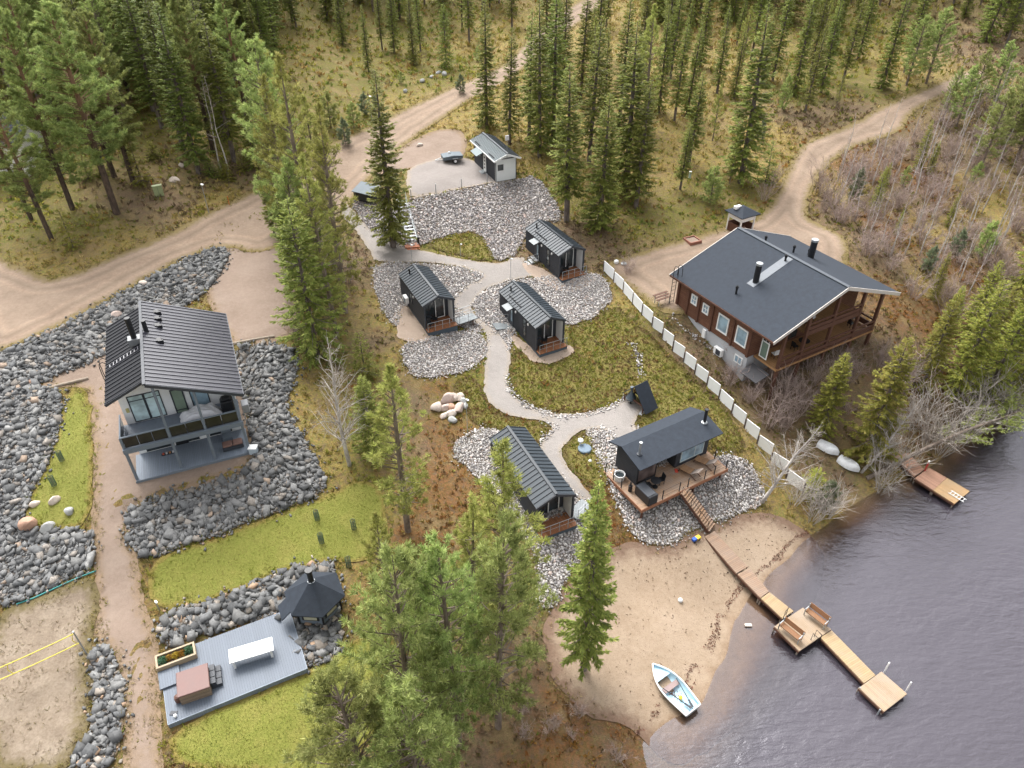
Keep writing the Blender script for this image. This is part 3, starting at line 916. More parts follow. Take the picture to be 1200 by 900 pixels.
# ------------------------------------------------------------------ four rental cabins
FLZ = .45
def cabin(fl, rz, label, kind, length=8.1, W=3.0):
    root = empty('cabin', fl, rz, label, 'cabin', 'small dark rental cabins along the gravel path')
    z0, ze, zr = FLZ, 2.95, 3.62
    MB().box(.03, .03, -1.2, W - .03, length - .03, z0 - .03).build('plinth', M_plinth, root)
    MB().box(0, 0, z0 - .03, W, 2.0, z0 + .02).build('deck', M_deckr, root)
    y0 = .75
    MB().box(0, y0, z0 - .02, .13, length, ze - .02).build('side_wall', M_clad, root)
    MB().box(W - .13, y0, z0 - .02, W, length, ze - .02).build('side_wall', M_clad, root)
    MB().prism([(.13, z0 - .02), (W - .13, z0 - .02), (W - .13, ze - .05), (W / 2, zr - .14), (.13, ze - .05)], 'y', length - .12, length - .003).build('back_wall', M_cladx, root)
    # white lined inside of the porch
    MB().box(W - .155, y0 + .06, z0 + .03, W - .133, 1.95, ze - .12).build('porch_lining', M_white, root)
    g = MB().prism([(.13, z0 + .02), (W - .13, z0 + .02), (W - .13, ze - .08), (W / 2, zr - .15), (.13, ze - .08)], 'y', 1.95, 2.05).build('front_wall', M_dark, root)
    window(root, 'glazed_door', (2.0, 1.95, z0 + 1.15), .8, 2.0, 'x', -1, .07, M_white, M_glass)
    window(root, 'window', (.85, 1.95, z0 + 1.2), 1.15, 1.95, 'x', -1, .06, M_black, M_glass, bars=(('v', .5),))
    MB().prism([(.75, ze - .28), (2.45, ze - .28), (2.45, ze + .02), (W / 2, zr - .26), (.75, ze + .02)], 'y', 1.915, 1.946).build('gable_panel', M_white, root)
    rf = gable_roof(root, -.1, W + .1, y0 - .05, length + .06, ze - .03, zr, W / 2, .1, M_seam, M_seamR, .43)
    fb = MB()
    for a, b in (((-.1, ze - .1), (W / 2, zr - .07)), ((W + .1, ze - .1), (W / 2, zr - .07))):
        fb.beam((a[0], y0 - .08, a[1]), (b[0], y0 - .08, b[1]), .05, .2)
    fb.box(-.005, y0 - .09, z0, .135, y0 - .003, ze - .1)
    fb.box(W - .135, y0 - .09, z0, W + .005, y0 - .003, ze - .1)
    fb.build('front_trim', M_dark, root)
    # railing: posts and two wires
    rl = MB()
    for x in (.06, .78, 1.5, 2.22, W - .06):
        rl.tube([(x, .06, z0 + .02), (x, .06, z0 + .92)], .028, 6)
    rl.tube([(W - .06, .6, z0 + .02), (W - .06, .6, z0 + .92)], .028, 6)
    rl.tube([(.06, .06, z0 + .92), (W - .06, .06, z0 + .92)], .02, 6)
    rl.tube([(.06, .06, z0 + .5), (W - .06, .06, z0 + .5)], .012, 5)
    rl.build('railing', M_steel, root)
    x_ch = .75
    zc = ze + (zr - ze) * x_ch / (W / 2)
    if kind in ('ramp', 'steps', 'plain'):
        MB().tube([(x_ch, length - 1.0, zc - .05), (x_ch, length - 1.0, zc + .5)], .08, 8).tube([(x_ch, length - 1.0, zc + .5), (x_ch, length - 1.0, zc + .56)], .12, 8).build('vent_pipe', M_black, rf)
    if kind in ('ramp', 'steps'):
        d = MB().box(-.045, length - 2.95, z0, -.004, length - 2.05, z0 + 2.05).build('door', M_dark, root)
        MB().box(-.06, length - 2.8, z0 + .6, -.046, length - 2.55, z0 + 1.8).build('pane', M_glasss, d)
        MB().slab([(-.75, length - 3.05, z0 + 2.1), (0, length - 3.05, z0 + 2.3), (0, length - 1.95, z0 + 2.3), (-.75, length - 1.95, z0 + 2.1)], .05).build('door_canopy', paint('canopy_sheet', (.25, .27, .28), .6), root)
        sg = MB()
        for k in range(6):
            y = length - 1.6 - k * .42
            xx_ = .32; zq = ze + (zr - ze) * xx_ / (W / 2)
            sg.box(xx_ - .05, y - .15, zq, xx_ + .05, y + .1, zq + .12)
        sg.build('snow_guard', M_black, rf)
        window(root, 'slit_window', (0, 2.9, z0 + 1.3), .5, 1.7, 'y', -1, .05, M_black, M_glass)
        for y in (2.15, length - 3.5):
            MB().box(-.1, y - .07, z0 + 1.95, -.004, y + .07, z0 + 2.15).build('wall_lamp', M_white, root)
    if kind == 'plain':
        hp = MB().box(-.42, length - 2.6, z0 + .55, -.06, length - 1.75, z0 + 1.2).build('heat_pump', M_white, root, bevel=.03)
        MB().cbox((-.43, length - 2.3, z0 + .88), (.02, .5, .5)).build('fan_grille', M_grey, hp)
        MB().box(-.1, 3.3, z0 + 1.95, -.004, 3.44, z0 + 2.15).build('wall_lamp', M_white, root)
        window(root, 'slit_window', (0, length - 3.2, z0 + 1.5), .35, 1.0, 'y', -1, .05, M_black, M_glass)
    return root

CB = {}
CB['c3'] = cabin(GP(632, 420.5) + Vector((0, 0, .02)), R(27.5), 'dark cabin with grey access ramp beside the round heath lawn, nearest the white panel fence', 'ramp')
p_ = GP(658.5, 333.5)
CB['c1'] = cabin(p_ + Vector((0, 0, .02)), R(28), 'dark cabin with three metal side steps, farthest up below the cobble slope', 'steps', 7.7)
p_ = GP(502, 395)
CB['c2'] = cabin(p_ + Vector((0, 0, .02)), R(26), 'dark cabin with a white heat pump on its side wall, left of the path', 'plain', 7.4)
CB['c4'] = cabin(GP(634, 636), R(25.5), 'dark ribbed-roof cabin half hidden behind the front pines, nearest the beach', 'plain4', 8.8)

def porch_set(cab, words):
    m = cab.matrix_basis
    rz = cab.rotation_euler.z
    def wp(x, y): return m @ Vector((x, y, FLZ + .021))
    chair(wp(.55, .75), rz + .4, 'dark chair left of the porch table of ' + words, M_black, 'porch chairs')
    chair(wp(1.25, 1.35), rz - 1.9, 'dark chair right of the porch table of ' + words, M_black, 'porch chairs')
    cafe_table(wp(.65, 1.45), 'small round porch table of ' + words, M_dark, .3)
porch_set(CB['c1'], 'the farthest cabin with side steps')
porch_set(CB['c2'], 'the cabin with the heat pump')
porch_set(CB['c3'], 'the cabin by the round heath lawn')

# access ramp and steps, each standing beside its cabin
def ramp_to(cab, a, b, wdt, label, rails=(1,), steps=0, name='access_ramp', cat='ramp'):
    """a, b local points (top end at the wall, low end on the path)"""
    m = cab.matrix_basis
    A_, B_ = m @ Vector(a), m @ Vector(b)
    rt = empty(name, B_, 0, label, cat)
    dv = A_ - B_
    hd = Vector((dv.x, dv.y, 0)).normalized(); sd_ = Vector((-hd.y, hd.x, 0))
    if steps:
        for k in range(steps):
            f = (k + .5) / steps
            c = dv * f
            MB().cbox((c.x, c.y, c.z + .1), (dv.to_2d().length / steps * .85, wdt, .05), rz=math.atan2(hd.y, hd.x)).build('tread', M_steel, rt)
        mb = MB()
        for s_ in (-1, 1): mb.beam(sd_ * (s_ * wdt / 2), dv + sd_ * (s_ * wdt / 2), .04, .14)
        mb.build('stringer', M_steel, rt)
    else:
        up = Vector((0, 0, .03))
        MB().slab([sd_ * (wdt / 2) + up, sd_ * (-wdt / 2) + up, dv - sd_ * (wdt / 2) + up, dv + sd_ * (wdt / 2) + up], .08).build('walkway', ridged('ramp_grating', (.17, .19, .2), .12, 0, .5, .2, .6), rt)
        mb = MB()
        for f in (.25, .95):
            for s_ in (-1, 1):
                q = dv * f + sd_ * (s_ * wdt * .42)
                mb.box(q.x - .04, q.y - .04, -1.0, q.x + .04, q.y + .04, q.z - .02)
        mb.build('support', M_browntrim, rt)
    for s_ in rails:
        mb = MB()
        o_ = sd_ * (s_ * (wdt / 2 - .03))
        for f in (.04, .5, .96): mb.tube([dv * f + o_, dv * f + o_ + Vector((0, 0, .95))], .022, 6)
        for hh in (.95, .55): mb.tube([dv * .04 + o_ + Vector((0, 0, hh)), dv * .96 + o_ + Vector((0, 0, hh))], .02, 6)
        mb.build('handrail', M_steel, rt)
    return rt
ramp_to(CB['c3'], (-.05, 5.6, FLZ), (-1.75, 5.75, FLZ + .25), 1.15, 'short grey ramp to the side door of the cabin by the round heath lawn', rails=(1,))
ramp_to(CB['c1'], (-.05, 5.2, FLZ + .03), (-1.5, 5.2, .25), 1.1, 'three-tread metal steps at the side door of the farthest cabin', rails=(-1,), steps=3, name='metal_steps', cat='steps')
ramp_to(CB['c2'], (3.05, .6, FLZ), (5.2, 1.0, FLZ - .1), 1.1, 'grey ramp with double handrails at the porch of the heat pump cabin', rails=(-1, 1))
ramp_to(CB['c4'], (3.05, .9, FLZ), (4.7, 1.6, FLZ + .1), 1.0, 'grey ramp beside the porch of the cabin behind the front pines', rails=(1,))

# ------------------------------------------------------------------ lakeside sauna with its deck
SZ = 4.05
so = Vector((9.63, 38.03, SZ))
sauna = empty('sauna_cabin', so, R(30.6), 'black lakeside sauna cabin with felt roof, big windows and two chimneys', 'sauna')
def sl(x, y, z=0): return sauna.matrix_basis @ Vector((x, y, z))
DX, DY = 8.55, 5.2
platform = empty('sauna_deck', so, R(30.6), 'brown plank terrace with thin black rail posts around the sauna', 'deck')
MB().box(0, 0, -.06, DX, 4.75, 0).build('floor_boards', M_deckw, platform)
MB().box(-.05, -.05, -.3, DX + .05, -.002, .0).box(-.05, -.002, -.3, -.002, 4.8, 0).box(DX + .002, 0, -.3, DX + .05, 4.75, 0).build('edge_board', paint('edge_board', (.3, .14, .08), .7), platform)
for x in (.3, 2.8, 5.4, 8.2):
    for y in (.25, 2.4):
        MB().box(x - .06, y - .06, -2.6, x + .06, y + .06, -.06).build('post', M_browntrim, platform)
for x in (2.0, 3.65, 4.5, 6.2, 7.2, 8.45): MB().box(x - .03, .03, 0, x + .03, .09, .95).build('rail_post', M_black, platform)
for y in (1.4, 2.6): MB().box(DX - .09, y - .03, 0, DX - .03, y + .03, .95).build('rail_post', M_black, platform)
for y in (2.6, 3.6, 4.6): MB().box(.03, y - .03, 0, .09, y + .03, .95).build('rail_post', M_black, platform)
mb = MB()
for zz in (.9, .6, .3):
    mb.tube([(2.0, .06, zz), (3.65, .06, zz)], .008, 4); mb.tube([(4.5, .06, zz), (8.45, .06, zz), (DX - .06, 2.6, zz)], .008, 4); mb.tube([(.06, 2.6, zz), (.06, 4.6, zz)], .008, 4)
mb.build('rail_wire', M_black, platform)
# walls: x 1.15..8.3, front y 2.05, back 4.75
wx0, wx1, wy0, wy1, wh = 1.15, 8.35, 2.2, 4.8, 2.35
MB().box(wx0, wy1 - .12, -1, wx1, wy1, 2.2).build('back_wall', M_cladx, sauna)
gp = [(wy0, 0.002), (wy1 - .122, .002), (wy1 - .122, 2.15), (3.9, 2.75), (wy0, wh)]
MB().prism(gp, 'x', wx0, wx0 + .12).build('side_wall', M_clad, sauna)
MB().prism(gp, 'x', wx1 - .12, wx1).build('side_wall', M_clad, sauna)
# left room front with a window, porch recess, right room front with a big window
lf = MB().box(wx0 + .122, wy0 + .002, .002, 3.05, wy0 + .12, wh).build('front_wall', M_cladx, sauna)
window(sauna, 'window', (2.1, wy0, 1.2), 1.7, 1.7, 'x', -1, .07, M_black, glass_mat('brown_glass', (.12, .09, .085), .08))
MB().box(3.05, wy0 + .12, .002, 3.17, wy1 - .13, 2.45).build('inner_wall', planks('warm_panel', (.36, .22, .12), .12, 2), sauna)
MB().box(5.0, wy0 + .12, .002, 5.12, wy1 - .13, 2.45).build('inner_wall', M_clad, sauna)
MB().box(3.18, wy1 - .5, .002, 4.99, wy1 - .4, 2.4).build('porch_back_wall', planks('warm_panel', (.36, .22, .12), .12, 0), sauna)
MB().box(5.0, wy0 + .002, .002, wx1 - .122, wy0 + .12, wh).build('front_wall', M_cladx, sauna)
window(sauna, 'picture_window', (6.65, wy0, 1.25), 2.2, 1.6, 'x', -1, .09, paint('pale_frame', (.45, .52, .53), .5), M_glasss, bars=(('v', .62),))
# roof: wide low front slope and a short rear slope
fz, rz_, bz = 2.35, 2.92, 2.3
rf = MB().slab([(.75, 1.55, fz), (9.05, 1.55, fz), (9.05, 3.9, rz_), (.75, 3.9, rz_)], .1).slab([(.75, 3.9, rz_), (9.05, 3.9, rz_), (9.05, 5.4, bz), (.75, 5.4, bz)], .1).build('roof', M_felt, sauna)
ch = MB().tube([(1.6, 2.75, 2.55), (1.6, 2.75, 3.75)], .09, 10).tube([(1.6, 2.75, 3.75), (1.6, 2.75, 3.85)], .13, 10).build('chimney', M_steel, rf)
MB().lathe([(.22, .0), (.2, .08), (.1, .12)], 12, (1.6, 2.75, 2.62)).build('collar', M_dark, ch)
ch = MB().tube([(8.3, 3.0, 2.6), (8.3, 3.0, 3.95)], .13, 10).tube([(8.3, 3.0, 3.95), (8.3, 3.0, 4.05)], .16, 10).build('chimney', M_black, rf)
MB().lathe([(.26, .0), (.24, .08), (.14, .12)], 12, (8.3, 3.0, 2.68)).build('collar', M_steel, ch)

# two sun loungers, table set, hot tub box, round tub
def lounger(loc, rz, label):
    r = empty('deck_chair', loc, rz, label, 'deck chair', 'wooden deck chairs on the sauna terrace')
    M_sl = planks('slats', (.3, .17, .09), .09, 1)
    MB().cbox((0, -.35, .3), (.7, 1.0, .05), rx=.06).build('seat', M_sl, r)
    MB().cbox((0, .5, .62), (.7, .95, .05), rx=.75).build('backrest', paint('grey_slats', (.3, .25, .22), .7), r)
    mb = MB()
    for s_ in (-.33, .33):
        mb.beam((s_, -.85, .0), (s_, -.75, .32), .05, .05); mb.beam((s_, .1, .34), (s_, .75, 0.0), .05, .05); mb.beam((s_, -.85, .26), (s_, .2, .33), .04, .05)
    mb.build('frame', M_browntrim, r)
    return r
lounger(sl(5.6, 1.05, .01), R(30.6 + 196), 'brown slatted deck chair on the sauna terrace, beside the top of the stairs')
lounger(sl(7.35, 1.25, .01), R(30.6 + 200), 'brown slatted deck chair near the right end of the sauna terrace')
cafe_table(sl(2.35, 1.35, .01), 'black round table in front of the left sauna window', M_black, .4)
chair(sl(1.75, 1.5, .01), R(110), 'black chair left of the round table under the sauna window', M_black, 'black chairs at the sauna table')
chair(sl(2.95, 1.45, .01), R(-70), 'black chair right of the round table under the sauna window', M_black, 'black chairs at the sauna table')
t_ = empty('storage_box', sl(1.0, .8, 0), R(30.6 + 90), 'black glossy box at the front corner of the sauna terrace', 'box')
MB().box(-.85, -.45, .02, .85, .45, .92).build('body', M_black, t_, bevel=.06)
MB().box(-.7, -.3, .925, .7, .46, .97).build('lid', M_dark, t_, bevel=.02)
t_ = empty('gas_heater', sl(.45, 2.0, 0), 0, 'slim black stove on the terrace edge beside the black box', 'stove')
MB().tube([(0, 0, 0), (0, 0, .55)], .16, 10).build('body', M_black, t_)
MB().tube([(0, 0, .55), (0, 0, .95)], .06, 8).build('flue', M_black, t_)
t_ = empty('wash_tub', sl(.52, 3.45, 0), 0, 'round white-rimmed tub on the terrace by the sauna side wall', 'tub')
MB().lathe([(.38, 0), (.44, .5), (.44, .55), (.38, .55), (.34, .1), (0.01, .1)], 20).build('body', M_white, t_)
MB().lathe([(.37, .40), (.01, .402)], 20).build('water_surface', M_glass, t_)
t_ = MB().box(0, 0, 0, .25, .4, .06).build('towel', paint('red_cloth', (.6, .08, .05), .8), None, bevel=.02)
t_.location = sl(4.7, 1.75, .01); tag(t_, 'small red cloth on the terrace boards before the sauna porch', 'cloth')

# stairs down to the beach
A_ = sl(4.05, -.05, -.05); B_ = GP(833, 622); B_.z += .25
st = empty('beach_stairs', B_, 0, 'long brown wooden stairs from the sauna terrace down to the sand', 'stairs')
dv = A_ - B_; hd = Vector((dv.x, dv.y, 0)).normalized(); sd_ = Vector((-hd.y, hd.x, 0))
NS = 15
for k in range(NS):
    c = dv * ((k + .5) / NS)
    MB().cbox((c.x, c.y, c.z + .08), (.27, 1.0, .05), rz=math.atan2(hd.y, hd.x)).build('tread', M_deckw, st)
mb = MB()
for s_ in (-.52, .52): mb.beam(sd_ * s_, dv + sd_ * s_, .05, .2)
mb.build('stringer', M_browntrim, st)
mb = MB()
for f in (.05, .35, .65, .97): mb.tube([dv * f + sd_ * .5, dv * f + sd_ * .5 + Vector((0, 0, .9))], .02, 6)
mb.tube([dv * .05 + sd_ * .5 + Vector((0, 0, .9)), dv * .97 + sd_ * .5 + Vector((0, 0, .9))], .015, 5)
mb.build('handrail', M_black, st)

# ------------------------------------------------------------------ grill shelter with its kettle
gb = GP(748, 474)
gs = empty('grill_shelter', gb, R(-53), 'small black open A-frame shelter over a kettle grill at the path end', 'shelter')
MB().slab([(-1.35, -.75, .8), (-1.35, .75, .8), (0, .75, 2.3), (0, -.75, 2.3)], .06).slab([(0, -.75, 2.3), (0, .75, 2.3), (1.6, .75, .3), (1.6, -.75, .3)], .06).build('roof', M_felt, gs)
mb = MB()
for y in (-.6, .6):
    for s_ in (-1, 1):
        mb.beam((s_ * 1.1, y, 0), (s_ * 1.1, y, .72), .1, .1)
    mb.beam((-1.0, y, .75), (1.0, y, .75), .08, .1)
mb.build('post', M_browntrim, gs)
MB().prism([(-1.08, .3), (1.08, .3), (.9, .8), (0, 2.2), (-.9, .8)], 'y', .6, .66).build('back_panel', M_black, gs)
MB().box(-1.1, -.9, -.1, 1.2, .7, .03).build('slab_floor', M_concrete, gs)
gk = empty('kettle_grill', GP(738.5, 473), 0, 'black conical kettle grill on a stand before the A-frame shelter', 'grill')
MB().lathe([(.1, .25), (.42, .55), (.45, .72), (.42, .74), (.12, 1.35), (.12, 1.75), (.16, 1.76), (.16, 1.82)], 18).build('hood', paint('grill_steel', (.06, .08, .1), .3, spec=.6), gk)
MB().lathe([(.3, .0), (.3, .05), (.08, .1), (.08, .3)], 12).build('stand', M_black, gk)

# ------------------------------------------------------------------ white panel fence, every panel a thing with its post
FE = [(707, 318), (719, 331), (730, 343), (741, 357), (752, 369), (764, 382), (776, 396), (788, 411), (801, 424), (814, 438), (828, 453), (842, 468), (857, 485), (872, 502), (887, 520), (903, 539), (921, 560), (939, 582)]
FW = [GP(*p) for p in FE]
M_fence = paint('fence_white', (.85, .86, .86), .5, .03)
M_glow = paint('fence_post', (.1, .075, .07), .7)
fence = empty('panel_fence', FW[0], 0, 'long white panel fence stepping down from the gravel yard to the lake', 'fence')
for i in range(len(FE) - 1):
    a, b = FW[i] - FW[0], FW[i + 1] - FW[0]
    d = b - a
    L = d.to_2d().length
    rz = math.atan2(d.y, d.x)
    M_ = Matrix.Translation((a.x, a.y, (a.z + b.z) / 2)) @ Matrix.Rotation(rz, 4, 'Z')
    pm = MB(); pm.T = M_
    pm.box(.09, -.02, .22, L - .09, .02, 1.32)
    bd = pm.build('panel', M_fence, fence)
    for z0_, z1_ in ((1.323, 1.36), (.18, .217)):
        pm = MB(); pm.T = M_
        pm.box(.09, -.03, z0_, L - .09, .03, z1_).build('rail', M_white, bd)
    pm = MB(); pm.T = M_
    pm.box(-.05, -.05, -.5, .05, .05, 1.2 + random.uniform(0, .12)).build('post', M_glow, fence)
    if i == len(FE) - 2:
        pm = MB(); pm.T = M_
        pm.box(L - .05, -.05, -.5, L + .05, .05, 1.2).build('post', M_glow, fence)
# ------------------------------------------------------------------ brown log house
LZ = 10.4
lo_ = Vector((21.64, 50.77, 0))
log = empty('log_house', lo_, R(30.17), 'big brown log house with dark felt gable roof and covered balconies', 'house')
FL = 7.0
LW, LD, RX, RZ = 15.9, 13.2, 7.95, 13.3
wx0, wx1, wy0, wy1 = .6, 13.9, 2.7, 12.4
def roof_z(x): return LZ + (RZ - LZ) * (x / RX if x < RX else (LW - x) / (LW - RX))
MB().box(wx0 + .05, wy0 + .05, 3.5, wx1 - .05, wy1 - .05, FL).build('foundation', M_concrete, log)
gp = [(wx0, FL + .003), (wx1, FL + .003), (wx1, roof_z(wx1) - .2), (RX, RZ - .22), (wx0, roof_z(wx0) - .2)]
MB().prism(gp, 'y', wy0, wy0 + .2).build('front_wall', M_log, log)
MB().prism(gp, 'y', wy1 - .2, wy1).build('back_wall', M_log, log)
MB().box(wx0, wy0 + .203, FL + .003, wx0 + .2, wy1 - .203, roof_z(wx0) - .2).build('side_wall', M_log, log)
MB().box(wx1 - .2, wy0 + .203, FL + .003, wx1, wy1 - .203, roof_z(wx1) - .2).build('side_wall', M_log, log)
for y in (4.9, 7.6, 9.4, 10.9):
    MB().box(wx0 - .12, y - .09, FL - .02, wx0 - .003, y + .09, roof_z(wx0) - .25).build('corner_log', M_browntrim, log)
for y in (wy0 + .1, wy1 - .1):
    MB().box(wx0 - .16, y - .12, FL - .02, wx0 - .004, y + .12, roof_z(wx0) - .25).build('corner_log', M_browntrim, log)
rf = MB().slab([(0, 0, LZ), (RX, 0, RZ), (RX, LD, RZ), (0, LD, LZ)], .16).slab([(RX, 0, RZ), (LW, 0, LZ), (LW, LD, LZ), (RX, LD, RZ)], .16).build('roof', M_felt, log)
MB().beam((RX, 0, RZ + .01), (RX, LD, RZ + .01), .35, .06).build('ridge_cap', paint('ridge_felt', (.08, .09, .105), .7), rf)
for yb in (-.03, LD + .03):
    mb = MB()
    mb.beam((-.05, yb, LZ - .14), (RX, yb, RZ - .14), .05, .32)
    mb.beam((LW + .05, yb, LZ - .14), (RX, yb, RZ - .14), .05, .32)
    mb.build('barge_board', M_raft, rf)
mb = MB(); mb.box(-.06, 0, LZ - .2, -.003, LD, LZ - .03); mb.build('fascia', M_browntrim, rf)
mb = MB(); mb.box(LW + .003, 0, LZ - .2, LW + .06, LD, LZ - .03); mb.build('fascia', M_browntrim, rf)
M_flash = paint('roof_flashing', (.15, .165, .185), .6)
MB().slab([(3.3, 6.0, roof_z(3.3) + .03), (7.7, 6.0, roof_z(7.7) + .03), (7.7, 6.85, roof_z(7.7) + .03), (3.3, 6.85, roof_z(3.3) + .03)], .028).build('flashing', M_flash, rf)
ch = MB().tube([(3.9, 6.4, 11.6), (3.9, 6.4, 13.5)], .27, 14).build('chimney', M_black, rf)
MB().tube([(3.9, 6.4, 13.5), (3.9, 6.4, 13.7)], .3, 14).build('cap', M_steel, ch)
ch = MB().tube([(11.35, 6.9, 11.8), (11.35, 6.9, 13.7)], .3, 14).build('chimney', M_black, rf)
MB().tube([(11.35, 6.9, 13.7), (11.35, 6.9, 13.9)], .33, 14).build('cap', M_steel, ch)
for x, y, h in ((1.9, 6.6, .75), (7.2, 6.4, .6), (9.6, 7.6, .7), (8.6, 10.2, .45), (11.9, 7.6, .6)):
    MB().tube([(x, y, roof_z(x) - .05), (x, y, roof_z(x) + h)], .1, 8).tube([(x, y, roof_z(x) + h - .2), (x, y, roof_z(x) + h)], .14, 8).build('vent_pipe', M_black, rf)
# windows of the long side
for y, w_, h_, z_ in ((10.15, .55, .75, 9.0), (8.55, .55, .75, 8.85), (6.2, 1.1, 1.5, 8.5), (3.85, 1.1, 1.5, 8.5)):
    b_ = (('v', .5), ('h', .5)) if w_ < 1 else ()
    window(log, 'window', (wx0, y, z_), w_, h_, 'y', -1, .13, M_white, M_glasss, bars=b_, proud=.07)
window(log, 'basement_window', (wx0 + .05, 3.7, 6.1), .75, .6, 'y', -1, .1, M_white, M_glasss, bars=(('v', .5),))
hp = MB().box(wx0 - .4, 5.4, 5.4, wx0 - .02, 6.4, 6.15).build('heat_pump', M_white, log, bevel=.04)
MB().cbox((wx0 - .41, 5.8, 5.78), (.02, .55, .55)).build('fan_grille', M_dark, hp)
MB().box(wx0 - .12, 8.0, 5.9, wx0 + .045, 8.4, 6.8).build('meter_cabinet', M_white, log, bevel=.02)
for yb in (wy1 - .05,):
    MB().tube([(wx0 - .1, yb, LZ - .2), (wx0 - .1, yb, FL - .1)], .06, 8).build('downpipe', M_black, log)
# balconies
PXS = (1.6, 4.2, 7.4, 10.9, 13.6)
MB().box(1.3, .05, FL - .18, 13.9, 2.69, FL).build('balcony_floor', M_pinew, log)
MB().box(4.2, .35, 9.62, 10.9, 2.69, 9.78).build('loft_floor', M_pinew, log)
for x in PXS:
    top = roof_z(x) - .2
    MB().box(x - .13, .06, 3.0, x + .13, .3, top).build('balcony_post', M_browntrim, log)
for x0_, x1_ in zip(PXS[:-1], PXS[1:]):
    for z0_, z1_ in ((FL - .28, FL + .16), (FL + .28, FL + .62), (FL + .95, FL + 1.1)):
        MB().box(x0_ + .132, .08, z0_, x1_ - .132, .2, z1_).build('rail_board', M_browntrim, log)
for x0_, x1_ in ((4.2, 7.4), (7.4, 10.9)):
    for z0_, z1_ in ((9.5, 9.95), (10.05, 10.35), (10.6, 10.74)):
        MB().box(x0_ + .132, .08, z0_, x1_ - .132, .2, z1_).build('rail_board', M_browntrim, log)
for z0_, z1_ in ((FL + .1, FL + .6), (FL + .9, FL + 1.05)):
    MB().box(13.75, .3, z0_, 13.86, 2.66, z1_).build('rail_board', M_browntrim, log)
for x, w_ in ((5.6, 1.6), (9.3, 2.2), (2.5, .9)):
    window(log, 'front_window', (x, wy0, FL + 1.15), w_, 1.7, 'x', -1, .1, M_white if x < 3 else M_browntrim, M_glass, bars=(('v', .5),))
window(log, 'front_window', (8.0, wy0, 11.0), 2.4, 1.3, 'x', -1, .1, M_browntrim, M_glass, bars=(('v', .5),))
window(log, 'wind_screen', (1.35, 1.75, FL + 1.1), .7, 1.5, 'y', -1, .09, M_white, paint('screen_green', (.16, .22, .18), .2))
MB().slab([(-.3, .5, FL - 1.1), (1.2, .5, FL - .7), (1.2, 2.5, FL - .7), (-.3, 2.5, FL - 1.1)], .08).build('porch_roof', paint('grey_sheet', (.075, .073, .078), .8), log)
def ll(x, y, z): 
    m = Matrix.Translation(lo_) @ Matrix.Rotation(R(30.17), 4, 'Z')
    return m @ Vector((x, y, z))
for k, (x, y) in enumerate(((5.2, 1.3), (6.1, 1.5))):
    chair(ll(x, y, 9.785), R(30 + 160 * k), ('left' if k == 0 else 'right') + ' white chair on the upper balcony of the log house', M_white, 'white balcony chairs')
cafe_table(ll(5.65, 1.15, 9.785), 'white round table on the upper balcony of the log house', M_white, .35)
cafe_table(ll(6.0, 1.4, FL + .005), 'dark round table on the lower balcony of the log house', M_black, .5)
chair(ll(5.0, 1.5, FL + .005), R(120), 'dark chair beside the lower balcony table of the log house', M_black)
chair(ll(2.6, 1.5, FL + .005), R(200), 'pale chair at the left end of the lower log house balcony', M_white)
chair(ll(12.4, 1.5, FL + .005), R(100), 'dark chair at the right end of the lower log house balcony', M_black)
cafe_table(ll(12.9, 2.0, FL + .005), 'dark table at the right end of the lower log house balcony', M_dark, .35)
# roof ladder and entrance steps at the left gable end
t_ = empty('wall_ladder', ll(-.15, 12.6, 7.4), R(30.17), 'black hooped ladder rising over the left roof corner of the log house', 'ladder')
for x in (0, .5):
    MB().tube([(x, 0, 0), (x, 0, 4.0), (x, -.15, 4.25), (x, -.45, 4.3), (x, -.6, 4.05), (x, -.62, 3.2)], .03, 6).build('rail', M_black, t_)
for k in range(8):
    MB().tube([(0, 0, .3 + k * .42), (.5, 0, .3 + k * .42)], .02, 5).build('rung', M_black, t_)
t_ = empty('timber_bench', ll(-1.6, 12.7, 0) + Vector((0, 0, 7.55)), R(30.17), 'brown slatted trestle by the left corner of the log house', 'trestle')
for k in range(3):
    MB().box(0, k * .28, .62 + .12 * k, 1.7, k * .28 + .22, .67 + .12 * k).build('board', M_browntrim, t_)
for x in (.2, 1.5):
    MB().box(x, 0, 0, x + .06, .06, .62).build('leg', M_steel, t_); MB().box(x, .6, 0, x + .06, .66, .86).build('leg', M_steel, t_)

# ------------------------------------------------------------------ white villa on the left
VZ = 6.7
vo_ = Vector((-27.18, 38.35, VZ))
vil = empty('villa', vo_, R(22.9), 'white two-storey villa with dark ribbed metal roof and grey balcony', 'house')
M_vroof = paint('villa_roof_sheet', (.04, .04, .05), .34, .12, .8, spec=.55)
M_vrib = paint('villa_roof_rib', (.06, .06, .075), .3, .12, spec=.7)
vw0, vw1, vy0, vy1 = .3, 7.75, 3.0, 11.0
re_x, re_z, rr_x, rr_z, le_x, le_z = 8.62, 5.3, 2.79, 7.9, -.2, 6.5
def vz(x): return le_z + (rr_z - le_z) * (x - le_x) / (rr_x - le_x) if x < rr_x else re_z + (rr_z - re_z) * (re_x - x) / (re_x - rr_x)
gp = [(vw0, -.6), (vw1, -.6), (vw1, vz(vw1) - .2), (rr_x, rr_z - .45), (vw0, vz(vw0) - .45)]
MB().prism(gp, 'y', vy0, vy0 + .2).build('front_wall', M_offw, vil)
MB().prism(gp, 'y', vy1 - .2, vy1).build('back_wall', M_offw, vil)
MB().box(vw0, vy0 + .203, -.6, vw0 + .2, vy1 - .203, vz(vw0) - .5).build('side_wall', M_offw, vil)
MB().box(vw1 - .2, vy0 + .203, -.6, vw1, vy1 - .203, vz(vw1) - .2).build('side_wall', M_offw, vil)
